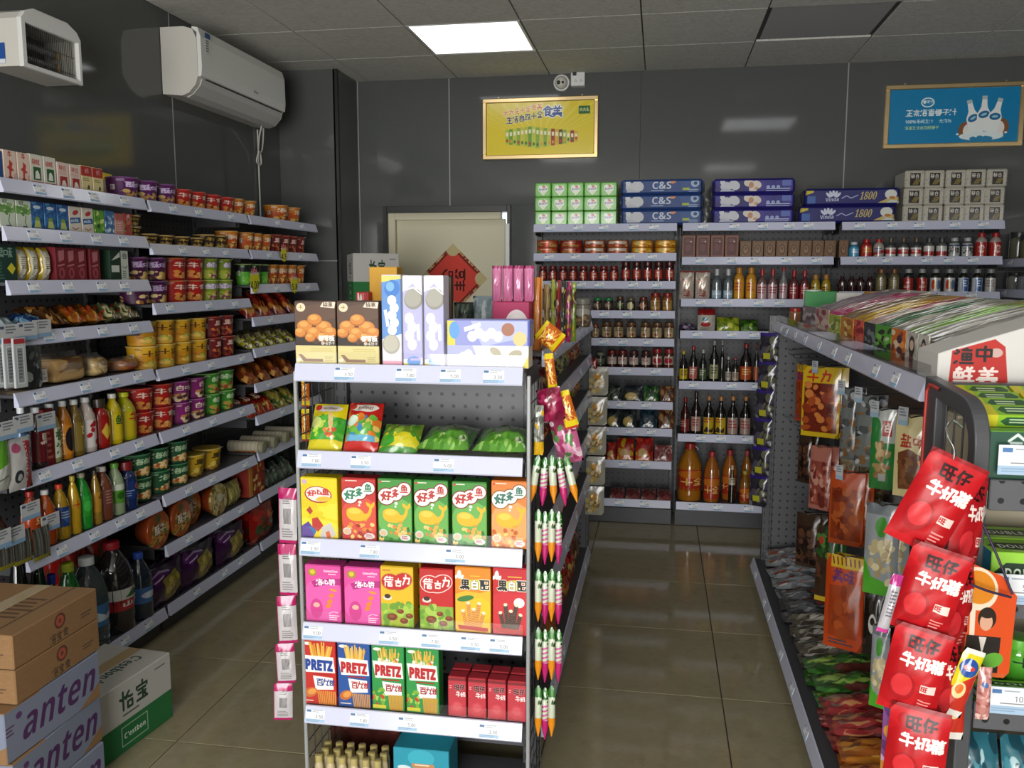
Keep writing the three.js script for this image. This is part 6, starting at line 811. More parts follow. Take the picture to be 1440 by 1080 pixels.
const fRed = fishBox('#c22e2a', '#a02420', '#1f7a58', '#8c1f1e', '#d4503c'), fGreen = fishBox('#3f8f36', '#2c7228', '#b42a2c', '#7c2a22', '#68ae4e'), fOrange = fishBox('#de7a26', '#c05c18', '#226a5c', '#8a5a1e', '#eba05a');
const heroBox = print(200, 372, (g, w, h) => { box(g, '#e6cf14', 0, 0, w, h); blotch(g, ['#ecd83a', '#dcc40e'], 0, 0, w, h, 20, 10, 50); oval(g, '#c9a6c0', 24, 28, 14); oval(g, '#a8302c', 96, 104, 72, 50, 0.1); oval(g, '#f0dcd6', 96, 102, 66, 44, 0.1); cn(g, '好心鱼', 40, 78, 38, '#c03030', { weight: 0.17, dx: 38, dy: -6 }); oval(g, '#e0b83a', 124, 130, 40, 16, -0.1); poly(g, '#b03a2a', [[30, 200], [50, 176], [66, 206], [50, 226]]); poly(g, '#5a3f96', [[0, 372], [0, 300], [40, 268], [80, 330], [60, 372]]); poly(g, '#2f6aa8', [[40, 300], [90, 300], [70, 350]]); poly(g, '#b8342a', [[60, 250], [90, 240], [120, 290], [90, 330], [60, 300]]); poly(g, '#c8c4bc', [[110, 300], [160, 270], [186, 340], [150, 372], [100, 372]]); poly(g, '#d8602a', [[130, 330], [150, 320], [160, 360], [140, 368]]); });
const boxD = (art) => (w, h) => carton(w, h, 0.05, art);
E_(2, [[421, 473]], [674, 757], 'biscuit_box', 'bright yellow biscuit box with red oval title on the end shelf', 'box', boxD(heroBox)); E_(2, [[478, 527]], [675, 758], 'biscuit_box', 'red biscuit box with yellow whale picture', 'box', boxD(fRed)); E_(2, [[529, 578], [580, 629], [634, 683]], [676, 760], 'biscuit_box', 'green biscuit box with yellow whale picture', 'box', boxD(fGreen)); E_(2, [[689, 740]], [679, 764], 'biscuit_box', 'orange biscuit box with yellow whale picture', 'box', boxD(fOrange));
// fourth level
const pinkArt = print(200, 330, (g, w, h) => { box(g, '#dd4a9c', 0, 0, w, h); oval(g, '#e25cab', 100, 190, 110, 120); oval(g, '#a88a2c', 44, 44, 24, 22); oval(g, '#d8c03a', 44, 42, 14, 13); latin(g, '#f4e0ec', 'Sweetfun', 104, 40, 20, { width: 78 }); bars(g, '#f0c8e0', 130, 48, 44, 12, 1); poly(g, '#b52a80', [[36, 96], [90, 78], [198, 72], [198, 110], [120, 112], [52, 130]]); cn(g, '海心饼', 64, 82, 34, '#f8f0f4', { weight: 0.17, dx: 34, dy: -1 }); for (const [x, y] of [[146, 172], [136, 206], [128, 232]]) oval(g, '#e8842e', x, y, 16, 12, -0.6); oval(g, '#e8942e', 156, 140, 22, 7, 0.2); oval(g, '#cf3c8c', 62, 250, 34, 56); oval(g, '#e8b0a0', 62, 230, 18, 14); line(g, '#f4d0e4', 4, [[130, 276], [150, 264], [180, 268]]); bars(g, '#f4d8e8', 130, 284, 56, 34, 3); });
const mushArt = (bg, low, outline) => print(200, 330, (g, w, h) => { box(g, bg, 0, 0, w, h); box(g, low, 0, 200, w, 130); blotch(g, ['#86b43a', '#a8c850', '#6a9a30'], 0, 196, w, 130, 30, 8, 28); latin(g, '#a83a2a', 'ORION', 16, 28, 14, { bold: true }); g.save(); for (const [c, e] of [[outline, 5], ['#c2201e', 0]]) { oval(g, c, 64, 84, 54 + e, 42 + e, 0.1); oval(g, c, 132, 76, 58 + e, 40 + e, -0.3); oval(g, c, 100, 96, 60 + e, 30 + e); } g.restore(); cn(g, '蘑', 26, 56, 54, '#f8f2ec', { weight: 0.13 }); cn(g, '古', 88, 66, 40, '#f8f2ec', { weight: 0.17 }); cn(g, '力', 130, 44, 54, '#f8f2ec', { weight: 0.16 }); oval(g, '#e0d8c8', 44, 170, 26, 14); oval(g, '#3a2418', 44, 162, 18, 12); for (const [x, y, s] of [[70, 272, 1.4], [140, 290, 1.1], [172, 262, 1], [120, 240, 0.9]]) { box(g, '#dcb880', x - 6 * s, y, 12 * s, 18 * s); oval(g, '#7a3a1e', x, y, 22 * s, 14 * s); oval(g, '#9c5630', x - 4, y - 4, 10 * s, 5 * s); } });
const mushYellow = mushArt('#dfb81c', '#a9b83a', '#c8a030'), mushRed = mushArt('#c3201f', '#8fae3c', '#f0d8d0');
const stickArt = (bg, low, stick, dark) => print(200, 330, (g, w, h) => { box(g, bg, 0, 0, w, h); poly(g, low, [[0, 140], [60, 120], [140, 128], [200, 110], [200, 330], [0, 330]]); oval(g, '#f4efe6', 26, 40, 12, 22); for (const [x, y] of [[10, 52], [42, 52]]) oval(g, '#f4efe6', x, y, 8, 12, 0.6); bars(g, '#e0b83a', 86, 42, 80, 12, 1); oval(g, '#e0d23a', 118, 86, 50, 26); cn(g, '黑', 32, 62, 50, '#1c1814', { weight: 0.16, outline: '#f4ecd8', outlineWeight: 0.28 }); cn(g, '白', 86, 66, 44, '#f8f4ec', { weight: 0.2, outline: '#6a6050', outlineWeight: 0.3 }); cn(g, '配', 138, 60, 50, '#23201c', { weight: 0.13, outline: '#f0e8d4', outlineWeight: 0.28 }); if (!dark) { oval(g, '#3c7a34', 60, 158, 46, 14, -0.2); oval(g, '#e2c21c', 140, 210, 60, 60); } else oval(g, '#f0ebe6', 150, 168, 30, 24); for (const [x, y, l, r] of [[46, 220, 80, -0.25], [74, 180, 120, -0.1], [104, 210, 92, 0], [134, 180, 120, 0.15], [158, 226, 74, 0.3]]) { g.save(); g.translate(x, y); g.rotate(r); box(g, stick, -11, 0, 22, l); for (let k = 0; k < l; k += 9) line(g, dark ? '#6a5240' : '#e8b060', 3, [[-11, k + 6], [11, k]]); oval(g, '#f0e0c0', 0, 0, 11, 8); g.restore(); } poly(g, '#b8281e', [[16, 292], [184, 300], [180, 318], [24, 312]]); });
const bwOrange = stickArt('#e58a1a', '#e8b62a', '#cc8236', false), bwRed = stickArt('#c6202c', '#d02c34', '#3c2c24', true);
E_(3, [[427, 478], [482, 533]], [798, 876], 'biscuit_box', 'pink biscuit box with white arched title on the end shelf', 'box', boxD(pinkArt));
E_(3, [[533, 580]], [800, 878], 'biscuit_box', 'yellow mushroom biscuit box with red title', 'box', boxD(mushYellow)); E_(3, [[533, 580]], [800, 878], 'biscuit_box', 'yellow mushroom biscuit box standing behind the front one', 'box', boxD(mushYellow), { back: 0.075 }); E_(3, [[588, 636]], [803, 880], 'biscuit_box', 'red mushroom biscuit box on the end shelf', 'box', boxD(mushRed)); E_(3, [[638, 689]], [801, 882], 'biscuit_box', 'orange wafer stick box with yellow lower half', 'box', boxD(bwOrange)); E_(3, [[691, 741]], [802, 884], 'biscuit_box', 'red wafer stick box with dark sticks picture', 'box', boxD(bwRed));
// fifth level: pretzel stick boxes and small milk cartons
const pretzArt = (bg, word, panel, salad) => print(200, 370, (g, w, h) => { box(g, bg, 0, 0, w, h); oval(g, '#f0e8e0', 36, 24, 24, 9); for (let i = 0; i < 15; i++) line(g, pick(['#e8b040', '#d89a30', '#f0c860']), 8, [[60 + i * 7, 100], [44 + i * 9 + rnd(-8, 8), rnd(14, 44)]]); if (salad) blotch(g, ['#d86a3a', '#e8e0d0', '#7ab03a'], 30, 72, 140, 20, 16, 5, 12);
  poly(g, '#f4f0ea', [[8, 90], [184, 94], [192, 182], [24, 186]]); latin(g, word, 'PRETZ', 20, 168, 76, { width: 158, skew: 0.02, outline: word, ow: 0.1 }); box(g, '#a8201c', 60, 190, 110, 7); poly(g, '#f6f2ec', [[64, 204], [178, 210], [182, 276], [78, 284]]); cn(g, '百力滋', 82, 218, 40, panel, { weight: 0.14, dx: 33 });
  if (salad) { blotch(g, ['#4c8a2a', '#7ab03a', '#c83a2a', '#a8c850'], 0, 250, 76, 90, 26, 6, 16); for (let i = 0; i < 10; i++) line(g, '#d8983a', 7, [[110 + i * 8, 368], [104 + i * 9, 280]]); box(g, '#d8cc3a', 6, 338, 80, 20); } else { for (let i = 0; i < 10; i++) line(g, '#d8983a', 7, [[100 + i * 10, 366], [90 + i * 11, 290]]); oval(g, '#c86a2a', 50, 300, 40, 26, -0.4); oval(g, '#e09a4a', 56, 296, 26, 16, -0.4); bars(g, '#f4e0d0', 16, 344, 70, 12, 1); } });
const pz = [['#c22a22', '#1f3f94', '#2c3f8c', false], ['#22529c', '#b82028', '#b02a30', false], ['#2c9446', '#b8222a', '#a02838', true]].map((a) => pretzArt(...a));
E_(4, [[423, 471]], [904, 993], 'pretzel_box', 'red pretzel stick box with blue lettering', 'box', boxD(pz[0])); E_(4, [[473, 519]], [908, 996], 'pretzel_box', 'blue pretzel stick box with red lettering', 'box', boxD(pz[1])); E_(4, [[521, 567], [569, 616]], [912, 1001], 'pretzel_box', 'green pretzel stick box with red lettering', 'box', boxD(pz[2]));
const milkSmall = print(120, 230, (g, w, h) => { box(g, '#bf3440', 0, 0, w, h); box(g, '#7c1820', 0, 0, w, 22); cn(g, '旺仔', 44, 42, 32, '#3a1216', { weight: 0.17, dx: 34, outline: '#e0a8a8', outlineWeight: 0.26 }); cn(g, '牛奶', 54, 84, 28, '#f4e6e2', { weight: 0.18, dx: 30 }); bars(g, '#e8b0b0', 12, 50, 20, 22, 2); oval(g, '#c8404a', 60, 178, 40, 40); oval(g, '#d2545c', 60, 170, 26, 24); });
const milkMake = (w, h) => { const t = carton(w, h * 0.94, 0.04, milkSmall); t.add(place(mesh('straw', new THREE.CylinderGeometry(0.0018, 0.0018, h * 0.7, 6), plastic('#d8d0c8', 0.4)), w * 0.2, h * 0.45, -0.022)); return t; };
E_(4, [[628, 654], [656, 682], [684, 710], [712, 738]], [953, 1004], 'milk_carton', 'small red milk carton in the front row', 'carton', milkMake); E_(4, [[628, 654], [656, 682], [684, 710], [712, 738]], [953, 1004], 'milk_carton', 'small red milk carton in the second row', 'carton', milkMake, { back: 0.05 });
// bottom: chocolate drink display and blue chocolate box
{
  const card = print(420, 440, (g, w, h) => { box(g, '#3c1a16', 0, 0, w, h); g.translate(0, 40); blotch(g, ['#4a221c', '#301412'], 0, 0, w, h, 20, 20, 60); g.strokeStyle = '#d8b8b0'; g.lineWidth = 8; g.beginPath(); g.ellipse(200, 70, 110, 90, 0, 0, 7); g.stroke(); oval(g, '#5a1f1a', 200, 70, 104, 84); cn(g, '特力', 146, 10, 54, '#e8dcd4', { weight: 0.16 }); box(g, '#e0cfc8', 160, 86, 96, 28); cn(g, '古心力', 166, 89, 22, '#5a1f1a', { weight: 0.14 }); line(g, '#a85a4a', 6, [[130, 80], [200, 100], [280, 70]]); latin(g, '#c88a4a', '30', 40, 150, 26); oval(g, '#b8302a', 340, 160, 36, 20); oval(g, '#d8a06a', 320, 130, 12, 10); });
  const p = onZ(458, 1060, -2.44), q = onZ(560, 1016, -2.44), t = new THREE.Group(), w = 0.225;
  mesh('back_card', chamferBox(w, 0.235, 0.003, { front: card }, 0.0005), printMat(card.page, 'gloss'), t).position.set(0, 0.0, -0.09);
  mesh('tray', bar(w, 0.012, 0.17), plastic('#3c1a16', 0.6), t).position.set(0, 0, 0);
  const cx = onZ(506, 1060, -2.36).x; t.position.set(cx, yE[5], -2.32); top(t, 'display_tray', 'brown chocolate drink display tray with round title card', 'display');
  const proto = new THREE.Group(); mesh('bottle_body', lathe([[0, 0.001], [0.012, 0], [0.0135, 0.004], [0.0135, 0.046], [0.01, 0.056], [0.0095, 0.06]], null, 12), plastic('#c8b890', 0.3), proto); mesh('cap', lathe([[0.0115, 0.058], [0.0115, 0.076], [0.01, 0.079], [0, 0.079]], null, 12), plastic('#b8a86a', 0.35), proto);
  for (let j = 0; j < 3; j++) for (let i = 0; i < 6; i++) { const m = i + j ? proto.clone() : proto; m.position.set(cx - 0.09 + i * 0.036 + (j % 2) * 0.006, yE[5] + 0.0125, -2.262 - j * 0.036); top(m, 'mini_bottle', 'small cream bottle with gold cap, ' + ORD[j] + ' row, ' + ORD[i] + ' from the wire side', 'bottle', 'mini bottles in the display tray'); }
  const choc = print(300, 220, (g, w, h) => { box(g, '#2a9ab0', 0, 0, w, h); oval(g, '#3cb0c4', 150, 50, 70, 44); box(g, '#c88a5a', 100, 78, 120, 22); bars(g, '#f0dcc0', 116, 82, 90, 14, 1); oval(g, '#d8e4e4', 60, 104, 36, 12); latin(g, '#e8f0f0', 'Veguine', 196, 156, 24, {}); latin(g, '#123c48', 'Chocolate', 150, 190, 30, { italic: true, bold: false }); bars(g, '#1c5a68', 60, 130, 40, 20, 2); });
  const b = new THREE.Group(), s = spanZ(557, 634, 1045, 1080, -2.3); mesh('carton_body', chamferBox(s.w, 0.128, 0.11, { front: choc, right: flatOn(choc.page, choc.base), left: flatOn(choc.page, choc.base), top: flatOn(choc.page, choc.base), back: flatOn(choc.page, choc.base), bottom: flatOn(choc.page, choc.base) }, 0.002), printMat(choc.page), b); const shp = new THREE.Shape(); shp.moveTo(-0.075, 0); shp.lineTo(0.075, 0); shp.lineTo(0.07, 0.045); shp.quadraticCurveTo(0.04, 0.05, 0.035, 0.07); shp.quadraticCurveTo(0, 0.1, -0.035, 0.07); shp.quadraticCurveTo(-0.04, 0.05, -0.07, 0.045);
  mesh('header_card', at(new THREE.ExtrudeGeometry(shp, { depth: 0.002, bevelEnabled: false }), 0, 0.128, -0.054), plastic('#2f9fb6', 0.5), b); b.position.set(s.x, yE[5], -2.33); top(b, 'chocolate_box', 'turquoise chocolate box with rounded header card', 'box');
}
// ---------------------------------------------------------------- things hung on the sides of the end shelf
function hung(px, py0, py1, z, w, art, name, label, cat, group, { d = 0.015, roll = 0, turn = 0, finish = 'gloss', sides = 0.5, wrinkle = 0.2, point = 0 } = {}) { // px: centre column, py0/py1: top and bottom rows at depth z
  const a = onZ(px, py0, z), b = onZ(px, py1, z), h = a.y - b.y, m = pouch(w, h, d, art, { finish, sides, wrinkle, point }); m.geometry.translate(0, -h, 0); m.position.copy(a); m.rotation.set(0, turn, roll); return top(m, name, label, cat, group);
}
const sachet = print(90, 190, (g, w, h) => { box(g, '#c6c2c4', 0, 0, w, h); box(g, '#b21c62', 0, 0, w, 40); box(g, '#b21c62', 0, h - 14, w, 14); bars(g, '#6a666a', 26, 36, 48, 22, 3); for (let i = 0; i < 9; i++) box(g, '#5a5658', 30 + i * 4, 70, 2.4, 50); bars(g, '#8a868a', 20, 136, 56, 34, 4); box(g, '#a8205e', 0, 0, 6, h); });
[[404, 686, 764], [403, 765, 837], [402, 838, 904], [400, 905, 960], [398, 961, 1012]].forEach(([px, a, b], i) => hung(px, a, b, -2.26, 0.055, sachet, 'sachet', 'white and magenta sachet, ' + ORD[i] + ' down in the strip beside the end shelf', 'sachet', 'magenta sachet strip', { roll: rnd(-0.05, 0.03), turn: rnd(-0.3, 0.3) }));
const stickPrint = (c) => print(40, 150, (g, w, h) => { box(g, '#c9d0b8', 0, 0, w, h); box(g, '#2f6a2c', 0, 0, w, 34); blotch(g, ['#4c8a3a', '#e0e6d4', '#1f4a1c'], 0, 0, w, 50, 12, 3, 9); if (c === '#b8206a') for (let i = 0; i < 4; i++) line(g, '#c85a96', 5, [[0, 56 + i * 12], [w, 50 + i * 12]]); box(g, c, 0, 92, w, 58); });
const stickOrange = stickPrint('#dd8a16'), stickPink = stickPrint('#b8206a');
[[640, 708, 5], [716, 790, 4], [800, 874, 4], [882, 956, 4], [964, 1036, 3]].forEach(([a, b, n], r) => { for (let i = 0; i < n; i++) hung(757 + i * 9.5, a + (i % 2) * 3, b + (i % 2) * 4, -2.24 - (i % 2) * 0.014, 0.019, i % 2 ? stickPink : stickOrange, 'candy_stick', 'pointed candy stick with ' + (i % 2 ? 'magenta' : 'orange') + ' foot, ' + ['topmost', 'second', 'third', 'fourth', 'lowest'][r] + ' bunch, ' + ORD[i >> 1] + ' from the end shelf', 'candy', i % 2 ? 'magenta candy sticks' : 'orange candy sticks', { d: 0.012, wrinkle: 0.1, point: 1, roll: r === 0 ? (i - 1.5) * 0.1 : 0 }); });
const sausageArt = print(70, 130, (g, w, h) => { box(g, '#c8641a', 0, 0, w, h); for (let i = 0; i < 26; i++) line(g, pick(['#e8b03a', '#b0401a', '#f0cc60']), 5, [[rnd(4, 60), rnd(22, 100)], [rnd(4, 66), rnd(22, 100)]]); box(g, '#e0c81c', 0, 0, w, 20); box(g, '#e0c81c', 0, 100, w, 22); box(g, '#b82a1c', 0, 120, w, 10); });
hung(771, 497, 553, -2.3, 0.026, sausageArt, 'snack_tube', 'yellow and orange snack tube hung high on the end shelf side', 'snack', '', { d: 0.02, roll: 0.14 }); hung(790, 550, 604, -2.3, 0.038, sausageArt, 'snack_tube', 'yellow and orange snack tube hung beside the pink bag', 'snack', '', { d: 0.02, roll: 0.3 }); hung(760, 462, 498, -2.36, 0.06, sausageArt, 'snack_tube', 'noodle snack bag at the top of the end shelf side', 'snack', '', { d: 0.03, roll: 0.9 });
const magenta = print(90, 100, (g, w, h) => { box(g, '#8c1440', 0, 0, w, h); blotch(g, ['#a83058', '#6c1030'], 0, 0, w, h, 16, 6, 20); }), pinkBag = print(100, 170, (g, w, h) => { box(g, '#c0608a', 0, 0, w, h); box(g, '#8a2a4a', 0, 0, w, 60); blotch(g, ['#d890b0', '#e8c8d4', '#a83a6a', '#5a8a4a'], 6, 20, w - 12, 130, 30, 6, 18); });
hung(770, 546, 592, -2.28, 0.065, magenta, 'snack_bag', 'dark magenta bag hung on the end shelf side', 'snack bag', '', { d: 0.03, roll: 0.2 }); hung(788, 586, 652, -2.34, 0.07, pinkBag, 'snack_bag', 'pink and white bag hung on the end shelf side', 'snack bag', '', { d: 0.03, roll: 0.25 });
const silverArt = print(50, 140, (g, w, h) => { box(g, '#8a8c84', 0, 0, w, h); blotch(g, ['#c8cac4', '#5a5c54', '#d8a81c'], 0, 10, w, h - 20, 22, 4, 14); box(g, '#d2a41a', 0, h - 40, w, 40); }); hung(758, 570, 640, -2.25, 0.026, silverArt, 'snack_bag', 'silver and yellow slim bag hung on the end shelf side', 'snack bag', '', { d: 0.02 });
const redKnot = print(80, 90, (g, w, h) => { box(g, '#7a1418', 0, 0, w, h); blotch(g, ['#b0242a', '#c8c4be', '#4a0c10', '#d86a5a'], 0, 0, w, h, 22, 5, 16); }); 
for (const [i, [px, a, b, art, label]] of [[426, 533, 572, sausageArt, 'yellow snack tube inside the left edge of the end shelf'], [426, 575, 620, sausageArt, 'lower yellow snack tube inside the left edge of the end shelf']].entries()) hung(px + 3, a, b, -2.3, 0.024, art, 'snack_tube', label, 'snack', '', { d: 0.018 });
// pale sachets at the far end of the gondola
const noodleSachet = print(90, 140, (g, w, h) => { box(g, '#a8a496', 0, 0, w, h); box(g, '#c8c6bc', 0, 0, w, 24); oval(g, '#c8901c', 40, 50, 18); blotch(g, ['#c8a85a', '#8c6a2a', '#d8c48a'], 8, 64, 70, 56, 26, 5, 12); });
for (let k = 0; k < 5; k++) hung(842 - k * 1.4, 516 + k * 42, 556 + k * 42, -4.36, 0.098, noodleSachet, 'sachet', 'pale clear sachet, ' + ORD[k] + ' down in the strip at the far gondola end', 'sachet', 'pale sachet strip', { d: 0.02 }); hung(836, 503, 520, -4.36, 0.03, redKnot, 'red_tassel', 'small red knot above the pale sachet strip', 'ornament', '', { d: 0.012 });
// goods on the aisle side of the gondola
{
  const cols = ['spicy', 'lemon', 'cheese', 'redStar', 'gold', 'amber', 'brown', 'chili'], words = { spicy: 'red', lemon: 'yellow green', cheese: 'orange', redStar: 'bright red', gold: 'olive gold', amber: 'amber', brown: 'brown', chili: 'dark red' }, where = ['top but one', 'third', 'fourth', 'fifth', 'bottom'];
  [1.13, 0.95, 0.74, 0.52, 0.12].forEach((y, r) => { for (let i = 0; i < 7; i++) { const c = cols[(i * 3 + r * 5) % 8], m = leaned(pouch(0.19, y < 0.2 ? 0.24 : 0.15, 0.06, BAGS[c], { wrinkle: 0.25 }), 0.25); m.position.set(EX1 - 0.075, y, -2.72 - i * 0.24); m.rotation.y = Math.PI / 2; top(m, 'snack_bag', words[c] + ' bag on the ' + where[r] + ' shelf of the gondola aisle side', 'snack bag', 'bags on the gondola aisle side'); } });
}
// goods standing on top of the gondola behind the end shelf
{
  const topY = 1.3, stand = (px0, px1, py, z, make, name, label, cat) => { const s = spanZ(px0, px1, py, py + 40, z), h = onZ((px0 + px1) / 2, py, z).y - topY, m = make(s.w, h); m.position.set(s.x, topY, z); return top(m, name, label, cat); };
  const yel = print(100, 180, (g, w, h) => { box(g, '#d8a01e', 0, 0, w, h); box(g, '#f0dca8', 44, 30, 40, 110); cn(g, '好宝', 52, 40, 26, '#c02a22', { dx: 0, dy: 32, weight: 0.18 }); oval(g, '#c03024', 66, 130, 18, 14); });
  stand(524, 562, 376, -2.72, (w, h) => carton(w, h, 0.06, yel), 'snack_box', 'orange yellow box with red lettering behind the puff cartons', 'box');
  const rd = print(120, 60, (g, w, h) => { box(g, '#b02a2c', 0, 0, w, h); blotch(g, ['#d86a60', '#e8d8d0'], 20, 10, 70, 40, 8, 4, 12); }); stand(505, 522, 411, -2.68, (w, h) => carton(w, h, 0.05, rd), 'snack_box', 'low red box behind the puff cartons', 'box');
  stand(624, 636, 389, -2.7, (w, h) => cartonMesh(w, h, 0.03, print(30, 120, (g, a, b) => { box(g, '#3a2c20', 0, 0, a, b); for (let i = 0; i < 6; i++) line(g, pick(['#5a4632', '#241a12', '#6a5236']), 4, [[i * 5, 0], [i * 5 + 3, b]]); })), 'brown_box', 'slim dark brown box between white cartons and the door paper', 'box');
  stand(640, 666, 425, -2.95, (w, h) => pouch(w * 1.1, h, 0.07, BAGS.dark), 'plastic_bag', 'black plastic bag on top of the gondola', 'bag'); stand(667, 694, 416, -2.95, (w, h) => pouch(w * 1.1, h, 0.07, BAGS.frost), 'plastic_bag', 'crumpled grey plastic bag on top of the gondola', 'bag');
  // pink lollipop bags in a counter box
  const p = spanZ(696, 748, 388, 455, -2.62), t = new THREE.Group(), boxArt = print(160, 120, (g, w, h) => { box(g, '#b8105c', 0, 0, w, h); oval(g, '#f4e8ea', 104, 60, 50, 40); oval(g, '#fff6f6', 104, 60, 36, 28); });
  const hTot = onZ(720, 388, -2.62).y - topY, hBox = onZ(720, 424, -2.62).y - topY; const cb = cartonMesh(p.w * 0.98, hBox, 0.09, boxArt); cb.name = 'counter_box'; t.add(cb); t.position.set(p.x, topY, -2.62); top(t, 'counter_box', 'magenta counter box with a white patch on the gondola', 'box');
  const roseArt = print(50, 120, (g, w, h) => { box(g, '#c0588a', 0, 0, w, h); for (let i = 0; i < 9; i++) line(g, pick(['#d88ab0', '#a83a6e', '#e4b4cc']), 4, [[i * 6, 0], [i * 6 + 4, h]]); box(g, '#a02860', 0, 0, w, 12); });
  for (let i = 0; i < 4; i++) { const m = pouch(0.031, hTot - hBox + 0.03, 0.026, roseArt, { sides: 0.3 }); m.position.set(p.x - 0.05 + i * 0.033, topY + hBox + 0.001, -2.62); top(m, 'candy_bag', 'striped pink candy bag standing in the magenta counter box', 'candy', 'pink candy bags'); }
  const orangeTube = print(40, 160, (g, w, h) => { box(g, '#b8621a', 0, 0, w, h); for (let i = 0; i < 7; i++) line(g, pick(['#d8862e', '#96481a', '#e0a458']), 4, [[i * 6, 0], [i * 6, h]]); }); stand(750, 763, 390, -2.66, (w, h) => pouch(w * 1.05, h, 0.03, orangeTube, { sides: 0.3 }), 'candy_bag', 'orange striped candy bag beside the pink ones', 'candy'); stand(765, 773, 400, -2.8, (w, h) => pouch(w * 1.1, h, 0.025, BAGS.bread), 'candy_bag', 'tan paper bag beside the striped candy bags', 'bag');
  ['#a8b03a', '#9c2a2c', '#3a3a30', '#b8206a', '#7a9a2c'].forEach((c, i) => { const a = print(30, 140, (g, w, h) => { box(g, c, 0, 0, w, h); blotch(g, ['#d8d0b0', '#4a2a1c', c, '#c8a83a'], 2, 6, w - 4, h - 12, 16, 3, 9); }); stand(775 + i * 7.2, 781.5 + i * 7.2, 393 + i, -2.9 - i * 0.03, (w, h) => pouch(w * 1.1, h, 0.03, a, { sides: 0.3 }), 'snack_strip', ['olive', 'dark red', 'charcoal', 'magenta', 'lime'][i] + ' upright snack strip on top of the gondola', 'snack'); });
  const tubArt = wrap(120, 80, '#8a8478', (g, w, h) => { oval(g, '#b8b4a8', 0, 30, 24, 14); blotch(g, ['#7a5a3a', '#a88a5a', '#5a4228'], -w / 2, 44, w, 34, 22, 3, 9); }); stand(808, 831, 420, -3.9, (w, h) => jar(w / 2, h, { body: '#6a5a44', band: tubArt, lid: '#8c8a80', bandY: [0.1, 0.78] }), 'plastic_tub', 'clear tub of brown snacks at the far gondola end', 'tub');
}
